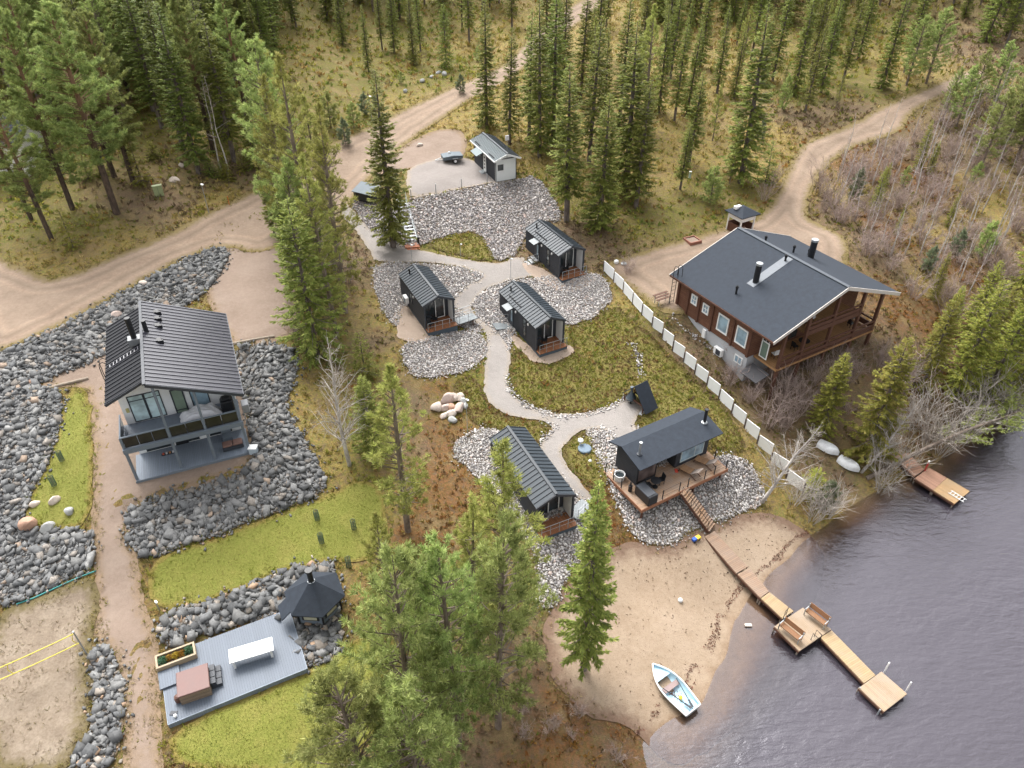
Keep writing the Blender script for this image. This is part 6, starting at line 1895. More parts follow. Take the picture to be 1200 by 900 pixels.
def make_spruce(h, w, seed, tint, sparse=1.0, bare=.08, droop=1.0, name='spruce_tree', fine=1.0):
    r = np.random.default_rng(seed)
    root = tree_root(name)
    lean = r.normal(0, .012, 2) * h
    mb = MB()
    mb.tube([(0, 0, -.4), (lean[0] * .3, lean[1] * .3, h * .4), (lean[0] * .7, lean[1] * .7, h * .75), (lean[0], lean[1], h)], [.016 * h, .012 * h, .006 * h, .01], 7)
    CB_, DB, LB = [], [], []
    z = h * bare
    limbs = MB()
    while z < h - .05:
        f = z / h
        prof = (1 - f) ** .68 * (1.0 if f > .22 else .76 + f * 1.1)
        nb = max(4, int(round(r.uniform(5, 7.5) * sparse)))
        a0 = r.uniform(0, 2 * PI)
        for k in range(nb):
            if r.random() < .08: continue
            L = (w * prof + .12) * r.uniform(.62, 1.12)
            az = a0 + 2 * PI * k / nb + r.normal(0, .22)
            el = R(28) * f - R(20) * (1 - f) * droop + r.normal(0, .1)
            CB_.append((lean[0] * f, lean[1] * f, z + r.uniform(-.12, .12))); DB.append((math.cos(az) * math.cos(el), math.sin(az) * math.cos(el), math.sin(el))); LB.append(L)
        z += (.34 - .14 * f) * (h / 14) ** .35 / sparse ** .5
    CB_, DB, LB = np.array(CB_), np.array(DB), np.array(LB)
    for c, d, L in zip(CB_[::2], DB[::2], LB[::2]):
        if L > .7:
            limbs.tube([c, c + d * L * .55 + np.array([0, 0, -.02 * L]), c + d * L * .9 + np.array([0, 0, .05 * L])], [.03, .02, .008], 3, cap=False)
    mb.add(limbs.v, limbs.f)
    mb.build('trunk', B_spruce, root)
    # sprays along every branch
    VV, FF, TT = [], [], []
    nv = 0
    per = np.maximum(3, (LB / (.085 / fine)).astype(int))
    bi = np.repeat(np.arange(len(LB)), per * 3)
    t = r.uniform(.12, 1.0, len(bi)) ** .8
    d = DB[bi]; L = LB[bi]
    side = unit(np.cross(d, np.array([0, 0, 1.])))
    up = np.cross(side, d)
    sag = np.zeros((len(bi), 3)); sag[:, 2] = -.10 * L * np.sin(t * PI * .8) * droop + .05 * L * t ** 2
    c = CB_[bi] + d * (L * t)[:, None] + sag
    ang = r.uniform(-1.15, 1.15, len(bi))
    dd = unit(d * np.cos(ang)[:, None] + side * np.sin(ang)[:, None] + np.array([0, 0, 1.]) * r.normal(-.22, .22, len(bi))[:, None])
    ss = unit(np.cross(dd, np.array([0, 0, 1.]) + r.normal(0, .35, (len(bi), 3))))
    ln = (.2 + .28 * r.random(len(bi))) * (1.15 - .45 * t) * np.minimum(1, .45 + L * .6) * (h / 14) ** .3
    V1, F1 = cards(c, dd, ss, ln, ln * r.uniform(.24, .42, len(bi)))
    col = np.array(tint)[r.integers(0, len(tint), len(bi))] * r.uniform(.75, 1.25, (len(bi), 1))
    # leader
    o = np_mesh('crown', V1, F1, M_leaf, {'tint': ('POINT', np.repeat(col, 4, 0))}, parent=root)
    return root

def make_pine(h, w, seed, tint, bare=.5, name='pine_tree', tuft=.3, dens=1.0, bark=None, top=.0, point=.75):
    """Scots pine: whorled branches, each ending in bunches of long needles"""
    r = np.random.default_rng(seed)
    root = tree_root(name)
    lean = r.normal(0, .015, 2) * h
    mb = MB()
    mb.tube([(0, 0, -.4), (lean[0] * .25, lean[1] * .25, h * .35), (lean[0] * .6, lean[1] * .6, h * .7), (lean[0], lean[1], h)], [.015 * h, .012 * h, .008 * h, .012], 7)
    T, TD = [], []
    z = h * bare
    limbs = MB()
    while z < h:
        f = (z - h * bare) / (h * (1 - bare))
        prof = (math.sin(min(1, f * 1.5 + .28) * PI / 2) ** .8) * (1 - f ** 2.2) ** point + .06
        for k in range(r.integers(4, 7)):
            L = w * prof * r.uniform(.6, 1.15)
            az = r.uniform(0, 2 * PI)
            el = R(8) + R(45) * f + r.normal(0, .12)
            d = np.array([math.cos(az) * math.cos(el), math.sin(az) * math.cos(el), math.sin(el)])
            c = np.array([lean[0] * z / h, lean[1] * z / h, z + r.uniform(-.15, .15)])
            if L > .8: limbs.tube([c, c + d * L * .6 - np.array([0, 0, .04 * L]), c + d * L + np.array([0, 0, .08 * L])], [.035, .022, .008], 3, cap=False)
            sd_ = unit(np.cross(d, [0, 0, 1.]))
            nt_ = max(3, int(L * 9 * dens))
            tt = r.uniform(.3, 1.0, nt_) ** .75
            off = sd_[None] * (r.normal(0, .3, nt_) * L * .42 * np.minimum(1, 1.3 - tt))[:, None]
            p = c + d[None] * (L * tt)[:, None] + off + np.stack([np.zeros(nt_), np.zeros(nt_), .08 * L * tt ** 2 + r.normal(.05, .07, nt_)], -1)
            T.append(p); TD.append(unit(d[None] * .8 + off * .8 + np.array([[0, 0, .75]]) + r.normal(0, .25, (nt_, 3))))
        z += r.uniform(.3, .5) * (h / 12) ** .5
    mb.add(limbs.v, limbs.f)
    mb.build('trunk', bark or B_pine, root)
    T = np.vstack(T); TD = np.vstack(TD)
    q = int(13)
    n = len(T)
    bi = np.repeat(np.arange(n), q)
    dd = unit(TD[bi] + r.normal(0, .62, (n * q, 3)))
    ss = unit(np.cross(dd, r.normal(0, 1, (n * q, 3))))
    ln = tuft * r.uniform(.65, 1.2, n * q)
    V1, F1 = cards(T[bi], dd, ss, ln, ln * .13)
    tc = np.array(tint)[r.integers(0, len(tint), n)] * r.uniform(.75, 1.3, (n, 1))
    col = tc[bi] * r.uniform(.88, 1.12, (n * q, 1))
    np_mesh('crown', V1, F1, M_leaf, {'tint': ('POINT', np.repeat(col, 4, 0))}, parent=root)
    return root

def make_birch(h, seed, name='bare_birch', spread=.3, twigs=1.0, stem=None, twig=None, bend=0.0, rad=.012, start=.3):
    r = np.random.default_rng(seed)
    root = tree_root(name)
    mb = MB()
    n = 9
    off = np.cumsum(r.normal(0, .012 * h, (n, 2)), 0) * .6
    pts = [np.array([off[i, 0] + bend * h * (i / (n - 1)) ** 1.6, off[i, 1], -.3 + (h + .3) * i / (n - 1)]) for i in range(n)]
    rr = [rad * h * (1 - .93 * i / (n - 1)) for i in range(n)]
    mb.tube(pts, rr, 6)
    tw = MB()
    nb = int(h * 3.6 * twigs)
    for k in range(nb):
        f = r.uniform(start, .98); fi = f * (n - 1); i = int(fi)
        c = pts[i] + (pts[min(i + 1, n - 1)] - pts[i]) * (fi - i)
        L = h * spread * (1.15 - f) * r.uniform(.5, 1.1) + .25
        az = r.uniform(0, 2 * PI); el = R(r.uniform(20, 62))
        d = np.array([math.cos(az) * math.cos(el), math.sin(az) * math.cos(el), math.sin(el)])
        e1 = c + d * L * .55 + r.normal(0, .05, 3) * L
        e2 = e1 + unit(d + r.normal(0, .25, 3) + np.array([0, 0, .1])) * L * .5
        (mb if L > h * .16 else tw).tube([c, e1, e2], [max(.012, rr[i] * .35), max(.009, rr[i] * .2), .005], 3, cap=False)
        for q in range(int(3 + L * 3.2 * twigs)):
            s = c + (e1 - c) * r.uniform(.3, 1) if r.random() < .5 else e1 + (e2 - e1) * r.uniform(0, 1)
            dd = unit(d + r.normal(0, .6, 3) + np.array([0, 0, .05]))
            l2 = L * r.uniform(.15, .4)
            mid = s + dd * l2 * .5 + r.normal(0, .04, 3) * l2
            tw.tube([s, mid, s + dd * l2 + np.array([0, 0, -.05 * l2])], [.009, .007, .004], 3, cap=False)
    for b, nm, m in ((mb, 'trunk', stem or B_birch), (tw, 'crown', twig or B_twig)):
        V_, F_ = mb_tris(b)
        np_mesh(nm, V_, F_, m, smooth=True, parent=root)
    return root

def make_shrub(h, seed, twig=None, stems=14, name='bare_shrub', spread=.55):
    r = np.random.default_rng(seed)
    root = tree_root(name)
    st, tw = MB(), MB()
    for k in range(stems):
        az = r.uniform(0, 2 * PI); ln = h * r.uniform(.6, 1.1); out = r.uniform(.1, spread)
        b = np.array([math.cos(az), math.sin(az), 0]) * r.uniform(0, .25)
        d = unit(np.array([math.cos(az) * out, math.sin(az) * out, 1.0]))
        p1 = b + d * ln * .5 + r.normal(0, .06, 3) * ln; p2 = p1 + unit(d + r.normal(0, .2, 3)) * ln * .5
        st.tube([b - np.array([0, 0, .2]), p1, p2], [.022, .014, .006], 3, cap=False)
        for q in range(12):
            s = b + (p1 - b) * r.uniform(.35, 1) if r.random() < .45 else p1 + (p2 - p1) * r.uniform(0, 1)
            dd = unit(d + r.normal(0, .55, 3)); l2 = ln * r.uniform(.15, .42)
            tw.tube([s, s + dd * l2 * .5 + r.normal(0, .03, 3), s + dd * l2], [.010, .008, .004], 3, cap=False)
    for b, nm in ((st, 'stems'), (tw, 'crown')):
        V_, F_ = mb_tris(b)
        np_mesh(nm, V_, F_, twig or B_twig, smooth=True, parent=root)
    return root

T_sp = [(0.21, 0.246, 0.055), (0.262, 0.293, 0.067), (0.17, 0.203, 0.047), (0.314, 0.322, 0.084)]
T_spd = [(0.174, 0.226, 0.055), (0.219, 0.273, 0.063), (0.144, 0.185, 0.046), (0.265, 0.299, 0.076)]
T_spl = [(0.276, 0.287, 0.058), (0.336, 0.328, 0.065), (0.216, 0.23, 0.047), (0.312, 0.276, 0.072)]
T_pi = [(0.315, 0.366, 0.13), (0.378, 0.425, 0.15), (0.263, 0.307, 0.105), (0.42, 0.454, 0.17)]
T_pid = [(0.263, 0.305, 0.105), (0.315, 0.356, 0.125), (0.21, 0.247, 0.085), (0.357, 0.38, 0.13)]
T_piy = [(0.351, 0.376, 0.105), (0.408, 0.422, 0.131), (0.285, 0.309, 0.089), (0.418, 0.412, 0.137)]
T_blue = [(.22, .26, .15), (.26, .3, .18), (.18, .21, .13)]
PROTO = {
    'S': [make_spruce(14, 1.8, 101 + k, T_sp, bare=(.15, .08, .2, .05)[k]) for k in range(4)],
    'D': [make_spruce(15, 1.9, 111 + k, T_spd, bare=(.1, .2)[k]) for k in range(2)],
    'G': [make_spruce(10, 2.1, 121 + k, T_spl, bare=.05) for k in range(2)],
    'C': [make_spruce(9, 2.2, 126, T_sp, bare=.02)],
    'j': [make_spruce(3.0, .85, 131 + k, [T_sp, T_spl][k], bare=.03, name='young_spruce') for k in range(2)],
    'P': [make_pine(16, 2.6, 141 + k, T_pid, bare=(.22, .16, .28)[k], dens=1.45, tuft=.3) for k in range(3)],
    'Y': [make_pine(12, 2.5, 151 + k, T_pi, bare=.16, tuft=.25, dens=1.25, bark=B_ypine, name='young_pine') for k in range(3)],
    'L': [make_pine(12, 1.9, 161 + k, T_piy, bare=.15, dens=.85, tuft=.26, bark=B_ypine, name='young_pine', point=1.0) for k in range(2)],
    'p': [make_pine(4.0, 1.05, 171 + k, [T_pi, T_blue][k], bare=.06, dens=1.5, tuft=.22, bark=B_ypine, name='pine_sapling', point=1.0) for k in range(2)],
    'B': [make_birch(9, 181 + k, spread=.2, rad=.0095, twig=B_twig, start=.35, twigs=.55) for k in range(4)],
    'W': [make_birch(9, 191 + k, spread=.36, rad=.021, twig=B_gtwig, stem=B_birch, start=.22, twigs=2.0, name='bare_tree', bend=(.0, .12)[k]) for k in range(2)],
    'b': [make_shrub(2.4, 201 + k, B_twig) for k in range(3)],
    'g': [make_shrub(2.8, 206 + k, B_gtwig) for k in range(2)],
}
HP = {'S': 14, 'D': 15, 'G': 10, 'C': 9, 'j': 3, 'P': 16, 'Y': 12, 'L': 12, 'p': 4, 'B': 9, 'W': 9, 'b': 2.4, 'g': 2.8}
CATN = {'S': 'spruce', 'D': 'spruce', 'G': 'spruce', 'C': 'spruce', 'j': 'spruce', 'P': 'pine', 'Y': 'pine', 'L': 'pine', 'p': 'pine', 'B': 'birch', 'W': 'tree', 'b': 'shrub', 'g': 'shrub'}
USED = set()
NTREE = {}
def plant(kind, p, h, label, group=None, wf=1.0, rz=None, tilt=None):
    pr = PROTO[kind]
    i = NTREE.get(kind, 0); NTREE[kind] = i + 1
    src = pr[i % len(pr)]
    s = h / HP[kind]
    if src.name not in USED:
        USED.add(src.name); o = src
    else:
        o = copy_tree(src)
    o.location = p
    o.rotation_euler = (tilt[0], tilt[1], random.uniform(0, 2 * PI) if rz is None else rz) if tilt else (0, 0, random.uniform(0, 2 * PI) if rz is None else rz)
    o.scale = (s * wf, s * wf, s)
    o['label'] = label; o['category'] = CATN[kind]
    if group: o['group'] = group
    elif 'group' in o: del o['group']
    PLANTED.append((p[0], p[1], h))
    return o
PLANTED = []
DQ = [W3(u, v, .8) for u, v in ((1030, 495), (1045, 520), (1060, 540), (1080, 555))] + [W3(u, v, .8) for u, v in ((968, 526), (982, 536), (998, 550))]
def near_dock(a, b): return any((a - q.x) ** 2 + (b - q.y) ** 2 < 2.0 ** 2 for q in DQ)
KINDTXT = {'S': 'slim green spruce', 'D': 'dark dense spruce', 'G': 'bright green broad spruce', 'C': 'broad green spruce', 'j': 'small young spruce', 'P': 'tall pine with bare lower trunk', 'Y': 'full grey-green pine', 'L': 'slender yellow-green pine', 'p': 'small soft green pine sapling', 'B': 'thin leafless white birch', 'W': 'leafless grey-white tree', 'b': 'bare brown shrub', 'g': 'bare grey shrub'}
def t1(kind, u, v, vt, label=None, group=None, wf=1.0, where=None, h=None):
    p = GP(u, v)
    if kind in 'bg' and near_dock(p.x, p.y): return
    hh = h or top_height(p, vt)
    if label is None:
        label = KINDTXT[kind] + ' ' + where; group = group or (CATN[kind] + ' trees ' + where)
    return plant(kind, p, hh, label, group, wf)
# trees that stand out
t1('S', 684, 784, 561, 'tall spruce standing alone on the beach sand', wf=.88)
t1('S', 461, 290, 80, 'tall spruce in front of the galvanised stairs on the cobble slope', wf=1.15)
def t2(kind, ut, vt, vb, label, wf=1.0):
    """a tree given by where its top shows and the row of its base"""
    ub = ut
    for _ in range(6):
        p = GP(ub, vb); h = top_height(p, vt)
        ub += ut - proj((p[0], p[1], p[2] + h))[0]
    return plant(kind, p, h, label, None, wf)
t2('Y', 578, 612, 852, 'full pine with a white lower trunk, frontmost right of the front pine cluster', .82)
t2('Y', 518, 640, 874, 'broad pine in the middle of the front pine cluster', .82)
t2('Y', 450, 655, 905, 'broad pine at the left middle of the front pine cluster', .85)
t2('Y', 402, 797, 985, 'pine cut by the bottom photo edge, left of the front cluster', 1.0)
t2('Y', 470, 800, 990, 'pine at the bottom photo edge in the middle of the front cluster', .95)
t2('L', 588, 532, 742, 'light green pine covering the cabin roof nearest the beach', 1.15)
t2('L', 438, 605, 735, 'thin light pine beside the grill hut', 1.0)
t2('Y', 490, 650, 790, 'pine at the back of the front pine cluster', .8)
t2('L', 545, 590, 780, 'pine behind the white-trunked one in the front cluster', 1.0)
t1('L', 478, 622, 434, 'yellow-green pine on the rusty slope left of the boulder pile', wf=1.15)
t1('C', 437, 530, 440, 'dense spruce just left of the yellow-green slope pine')
t1('W', 411, 545, 396, 'leafless pale birch on the slope right of the villa', wf=.75)
t1('j', 429, 443, 390, 'small spruce above the leafless pale birch')
t1('C', 372, 415, 232, 'dense bright spruce at the lower end of the tree strip behind the villa', wf=.95)
for u, v, vt, k in ((405, 366, 130, 'L'), (372, 330, 72, 'L'), (350, 305, 96, 'L'), (388, 300, 118, 'L'), (358, 345, 190, 'Y'), (395, 395, 190, 'L'), (340, 282, 52, 'Y')):
    t1(k, u, v, vt, where='in the tree strip between the road and the villa drive', wf=.95)
for u, v, vt in ((322, 275, 204), (345, 300, 215), (352, 350, 232), (383, 350, 212)):
    t1('S', u, v, vt, where='in the tree strip between the road and the villa drive', wf=1.3)
# left forest edge
for k, u, v, vt, wf in (('P', 61, 281, 92, 1.1), ('P', 85, 245, 12, 1), ('P', 137, 250, 6, 1.25), ('P', 157, 217, 16, 1.1), ('P', 134, 207, -8, 1.1), ('P', 37, 257, 95, 1.1), ('P', 297, 171, -4, 1.1), ('P', 250, 178, -10, 1.1)):
    t1(k, u, v, vt, where='at the edge of the left forest', wf=wf)
for k, u, v, vt, wf in (('D', 233, 203, 2, 1.05), ('D', 215, 175, -20, 1), ('D', 262, 160, -30, 1), ('D', 190, 150, -30, 1.1), ('S', 275, 190, 20, 1.2), ('D', 180, 130, -60, 1), ('C', 300, 196, 120, 1)):
    t1(k, u, v, vt, where='at the edge of the left forest', wf=wf)
t1('L', 328, 198, 96, 'light pine at the end of the dark forest edge above the road bend')
t1('L', 336, 238, 52, 'slender yellowish pine on the verge at the road bend')
t1('B', 266, 204, 88, 'pair stem white birch at the dark forest edge'); t1('B', 258, 200, 95, 'second thin white birch at the dark forest edge')
t1('j', 167, 216, 166, 'dark young spruce left of the green cabinet', wf=1.2); t1('j', 104, 210, 178, 'small young spruce under the left pines', wf=1.2); t1('j', 86, 290, 245, 'bright young spruce in front of the left pines', wf=1.1)
for u, v in ((262, 208), (268, 212), (247, 205), (285, 200), (150, 190), (180, 185), (60, 190), (120, 205)):
    t1('j', u, v, v - 20, where='in the undergrowth of the left forest', wf=1.7)
# spruces beyond the terrace and the log house
LST = """S,570,150,-4,1 S,597,169,33,1 S,632,184,-6,.95 S,664,259,72,1.25 S,702,268,110,1.3 S,745,243,98,1.3 S,733,228,26,1.25 S,797,222,145,1.2 S,660,95,-30,1 S,708,142,30,.9 S,772,132,8,.9 S,790,143,20,.9
S,485,76,-12,.9 S,493,60,-25,.9 S,432,84,6,.9 S,448,58,-20,.9 C,523,80,4,.8 S,402,52,-40,.9 S,600,32,-70,.9 S,462,62,-30,.9 S,620,160,10,1 S,648,170,-20,1 S,690,190,20,1.1 S,680,120,-25,1 S,725,150,-10,1
S,930,111,-15,.9 S,943,132,28,1 S,962,109,-10,.9 S,987,98,-10,.9 S,1033,104,-15,1.1 S,840,110,8,1 S,868,214,5,1.2 S,807,192,82,1.2 S,860,115,30,.9 S,905,95,-30,.9 S,820,80,-40,.9 S,880,70,-50,.9 S,750,90,-40,.9 S,700,70,-55,.9 S,1005,70,-40,.9 S,1060,85,-40,1 S,975,60,-50,.9 S,940,70,-60,.9 S,650,60,-70,.9 S,550,50,-60,.9 S,520,30,-70,.9 S,785,95,-30,.9
L,855,215,158,.8 L,835,165,100,.8 Y,1062,100,18,1.3 Y,1085,98,10,1.3 L,980,125,90,.9 L,918,105,75,.8"""
for s_ in LST.split():
    k, u, v, vt, wf = s_.split(',')
    u, v = float(u), float(v)
    where = ('on the heath behind the storage house' if 560 < u < 730 else 'beyond the dirt road at the top' if u <= 560 else 'on the heath behind the log house' if u < 880 else 'on the heath left of the right-hand road')
    t1(k, u, v, float(vt), where=where, wf=float(wf))
t1('j', 897, 214, 166, 'young spruce beside the right-hand road behind the log house', wf=1.1)
t1('p', 832, 238, 196, 'soft light green sapling behind the white kiosk', wf=1.4)
t1('p', 890, 165, 140, 'small soft green sapling on the heath behind the kiosk'); t1('p', 916, 130, 88, 'tall soft sapling on the heath left of the right-hand road', wf=.8)
for u, v, vt in ((540, 110, 88), (415, 150, 120), (428, 135, 110), (470, 98, 84), (440, 128, 112), (560, 72, 55), (405, 170, 140), (388, 150, 108)):
    t1('p', u, v, vt, where='on the verge beyond the dirt road', wf=1.3)
# right slope
for u, v, vt in ((995, 240, 178), (1005, 232, 190), (1000, 258, 195), (1072, 270, 205), (1108, 231, 155), (1103, 140, 85), (1090, 260, 200), (1045, 300, 235), (1060, 300, 240), (1040, 215, 160), (1050, 205, 155), (1112, 205, 130), (1140, 190, 110), (1078, 300, 230), (1125, 330, 270), (1150, 250, 190), (1020, 262, 215), (1030, 290, 235), (1115, 290, 235), (1165, 300, 240), (1090, 340, 290), (1135, 345, 285), (1028, 230, 175), (1180, 240, 170), (1065, 225, 168), (1010, 285, 235), (1095, 190, 125), (1128, 160, 92), (1160, 215, 150), (1100, 315, 262)):
    t1('B', u, v, vt, where='on the brushy slope right of the road', wf=1.3)
for u, v, vt, wf in ((1148, 199, 105, 1.2), (1172, 182, 70, 1.3), (1120, 150, 78, 1.2), (1190, 190, 80, 1.3), (1105, 140, 80, 1.0), (1160, 130, 50, 1.2), (1135, 130, 60, 1.2), (1196, 140, 40, 1.2)):
    t1('Y', u, v, vt, where='beside the upper end of the right-hand road', wf=wf)
for u, v, vt in ((1023, 248, 195), (1030, 235, 190), (1088, 205, 165), (1075, 200, 165), (1092, 350, 295), (1110, 265, 225), (1050, 275, 245), (1075, 198, 140)):
    t1('G', u, v, vt, where='among the birches right of the road', wf=.75)
for u, v, vt in ((1000, 235, 200), (1058, 218, 195), (1118, 300, 270), (1140, 215, 190), (1085, 320, 290), (1150, 300, 260)):
    t1('p', u, v, vt, where='among the birches right of the road', wf=1.2)
t1('G', 1117, 462, 328, 'broad bright spruce, left of the pair by the old dock', wf=.95)
t1('G', 1150, 474, 338, 'broad bright spruce, right of the pair by the old dock', wf=.9)
t1('G', 1142, 440, 335, 'bright spruce behind the pair by the old dock', wf=.85)
t1('G', 1198, 345, 190, 'large dark green spruce at the right photo edge', wf=.9)
t1('G', 1185, 420, 300, 'green spruce at the right photo edge above the shore', wf=.85)
for u, v, vt in ((1080, 455, 345), (1166, 432, 312), (1196, 452, 350), (1130, 405, 305), (1180, 472, 385), (1095, 420, 335), (1200, 400, 270)):
    t1('G', u, v, vt, where='in the bright green belt above the right shore', wf=.85)
t1('G', 963, 505, 414, 'bright spruce left of the pair in front of the log house', wf=1.05)
t1('G', 1014, 536, 398, 'tall bright spruce right of the pair in front of the log house', wf=1.05)
t1('j', 950, 578, 550, 'small bright spruce beside the upturned boats', wf=1.6)
t1('p', 965, 595, 565, 'small pale sapling at the shore below the fence end', wf=1.3)
for u, v, vt in ((905, 445, 425), (920, 460, 435), (890, 455, 430), (940, 470, 440), (880, 470, 445), (955, 450, 425), (975, 440, 415), (900, 500, 465), (985, 425, 400), (930, 490, 455), (1000, 440, 412), (1030, 430, 405), (915, 480, 440), (865, 425, 395), (1060, 460, 415)):
    t1('b', u, v, vt, where='on the slope in front of the log house', wf=1.2)
for u, v, vt in ((1062, 525, 480), (1085, 520, 470), (1100, 530, 480), (1120, 515, 465), (1140, 505, 455), (1165, 490, 440), (1040, 555, 515), (1030, 575, 535), (1150, 480, 430), (1075, 500, 455), (950, 610, 570), (970, 605, 570), (930, 590, 555), (1185, 475, 430), (1060, 560, 530), (1035, 480, 440), (985, 500, 455)):
    t1('g', u, v, vt, where='along the lake shore by the old dock', wf=1.15)
for u, v, vt in ((355, 400, 372), (345, 390, 370), (408, 330, 300), (990, 215, 180), (1000, 205, 172), (975, 240, 205), (985, 260, 225), (1015, 300, 270), (960, 225, 190), (735, 320, 300), (905, 215, 190), (895, 235, 212), (1080, 290, 260), (1130, 240, 210), (1100, 240, 210), (1170, 330, 300), (1150, 360, 330), (1110, 380, 350), (1070, 350, 318), (1190, 270, 240), (1180, 390, 350), (1055, 245, 215), (845, 400, 375)):
    t1('b', u, v, vt, where='on the brushy ground around the right-hand road and slopes', wf=1.3)
for s_, step, k, hr, where in (("955,170 1010,190 1130,95 1210,110 1210,330 1150,360 1065,330 1010,290 985,262 950,240", 4.7, 'B', (5, 8.5), 'on the brushy slope right of the road'),
                               ("950,178 1000,195 1130,110 1210,130 1210,400 1150,400 1065,350 1010,295 990,265 950,245", 2.9, 'b', (1.6, 3.0), 'on the brushy ground around the right-hand road and slopes'),
                               ("855,400 905,420 1000,420 1060,420 1080,470 1020,500 980,500 925,540 880,490 850,450", 3.0, 'b', (1.2, 2.2), 'on the slope in front of the log house'),
                               ("600,800 660,830 720,850 745,870 760,905 560,905 570,860", 1.9, 'b', (.7, 1.5), 'on the rusty ground at the bottom of the photo'),
                               ("1050,440 1200,390 1200,450 1140,500 1090,535 1055,545", 3.6, 'g', (2, 3.4), 'along the lake shore by the old dock')):
    uv = np.array(parse(s_)); poly = G(uv[:, 0], uv[:, 1])[:, :2]
    x, y = grid_in(poly, step, .45)
    for a, b in zip(x, y):
        if inside(OUT['yard'], np.array([a]), np.array([b]))[0] or edge_dist(OUT['yard'], np.array([a]), np.array([b]))[0] < .8 or hz(a, b) < .15 or near_dock(a, b): continue
        plant(k, Vector((a, b, float(hz(a, b)))), random.uniform(*hr), KINDTXT[k] + ' ' + where, CATN[k] + ' trees ' + where, 1.25)
# leaning and fallen trees at the shore
p = GP(893, 590)
o_ = plant('W', p, 8.5, 'leafless grey-white tree leaning over the lower end of the fence', None, .95, rz=0.0, tilt=(0, R(10)))
p = GP(1009, 553)
o_ = plant('W', p, 8.5, 'leafless white birch leaning right across the old dock', None, .8, rz=0.0, tilt=(0, R(17)))
fa, fb = GP(1022, 558) + Vector((0, 0, .2)), W3(1196, 482, 3.2)
fr_ = empty('leaning_pine', fa, 0, 'fallen pine trunk reaching out low over the water with a thin green crown', 'pine')
dv = fb - fa
MB().tube([Vector((-.6, -.3, -.2)), dv * .3 + Vector((0, 0, .5)), dv * .6 + Vector((0, 0, .6)), dv], [.2, .17, .13, .06], 8).build('trunk', B_ypine, fr_)
lim = MB(); TP, TDD = [], []
r = np.random.default_rng(77)
dn = np.array(dv.normalized()); sdn = unit(np.cross(dn, [0, 0, 1.]))
for k in range(46):
    f = r.uniform(.42, 1.12); c = np.array(dv) * f + np.array([0, 0, .5 * (1 - f)])
    sgn = 1 if r.random() < .5 else -1
    d = unit(dn * r.uniform(.3, .9) + sdn * sgn * r.uniform(.3, .9) + np.array([0, 0, r.uniform(-.25, .45)]))
    L = r.uniform(.9, 2.6)
    lim.tube([c, c + d * L * .6, c + d * L + np.array([0, 0, .1])], [.03, .02, .008], 3, cap=False)
    nt_ = int(L * 9); tt = r.uniform(.3, 1, nt_)
    TP.append(c + d[None] * (L * tt)[:, None] + r.normal(0, .18, (nt_, 3))); TDD.append(np.repeat(d[None], nt_, 0))
for k in range(26):
    f = r.uniform(.02, .55); c = np.array(dv) * f + np.array([0, 0, .45 * f])
    d = unit(dn * r.uniform(-.1, .7) + sdn * r.uniform(-1, 1) + np.array([0, 0, r.uniform(-.3, .8)])); L = r.uniform(.8, 2.4)
    lim.tube([c, c + d * L * .5 + r.normal(0, .1, 3), c + d * L], [.03, .018, .006], 3, cap=False)
lim.build('branches', B_gtwig, fr_)
TP = np.vstack(TP); TDD = np.vstack(TDD); nq = 7
bi = np.repeat(np.arange(len(TP)), nq)
dd = unit(TDD[bi] + r.normal(0, .7, (len(bi), 3))); ss = unit(np.cross(dd, r.normal(0, 1, (len(bi), 3)))); ln = .3 * r.uniform(.6, 1.2, len(bi))
V1, F1 = cards(TP[bi], dd, ss, ln, ln * .2)
np_mesh('crown', V1, F1, M_leaf, {'tint': ('POINT', np.repeat(np.array(T_piy)[r.integers(0, 4, len(bi))], 4, 0))}, parent=fr_)
# the forests behind
FOREST = [("-120,10 -60,-60 120,-70 330,-60 330,40 320,100 240,120 150,150 60,190 -60,260", 3.3, 'PDSPYSPL', 'in the dense forest left of the road', (12, 18)),
          ("330,-70 650,-75 650,-10 560,35 470,40 400,30 335,40", 5.4, 'SSPSYSL', 'in the far forest at the top of the photo', (11, 16)),
          ("730,-75 1250,-70 1250,60 1160,60 1120,25 1040,40 900,40 760,40", 4.9, 'SSSPSYCSL', 'in the far forest at the top right', (11, 16)),
          ("570,90 640,40 720,-20 860,20 960,60 980,110 880,130 840,170 770,185 700,215 640,165", 10.0, 'SSL', 'on the open heath below the far forest', (9, 14))]
nfor = 0
for s_, step, kinds, where, (h0, h1) in FOREST:
    uv = np.array(parse(s_)); poly = G(uv[:, 0], uv[:, 1])[:, :2]
    x, y = grid_in(poly, step, .42)
    for a, b in zip(x, y):
        if any((a - q) ** 2 + (b - w_) ** 2 < (1.5 if step > 9 else 2.2) ** 2 for q, w_, _ in PLANTED[:420]): continue
        if inside(OUT['road'], np.array([a]), np.array([b]))[0] or inside(OUT['yard'], np.array([a]), np.array([b]))[0]: continue
        if edge_dist(OUT['road'], np.array([a]), np.array([b]))[0] < 2: continue
        if abs(a - wh_.location.x + 4.5) < 7.5 and -4 < b - wh_.location.y < 11: continue
        z = float(hz(a, b))
        u_, v_ = proj((a, b, z + 6))
        if not (-60 < u_ < 1260) or v_ < -70: continue
        k = kinds[random.randrange(len(kinds))]
        plant(k, Vector((a, b, z)), random.uniform(h0 - 3.5, h1 + .5), KINDTXT[k] + ' ' + where, CATN[k] + ' trees ' + where, random.uniform(.85, 1.25), tilt=(random.gauss(0, .025), random.gauss(0, .025)))
        nfor += 1
print('forest trees', nfor, 'planted', len(PLANTED), NTREE)
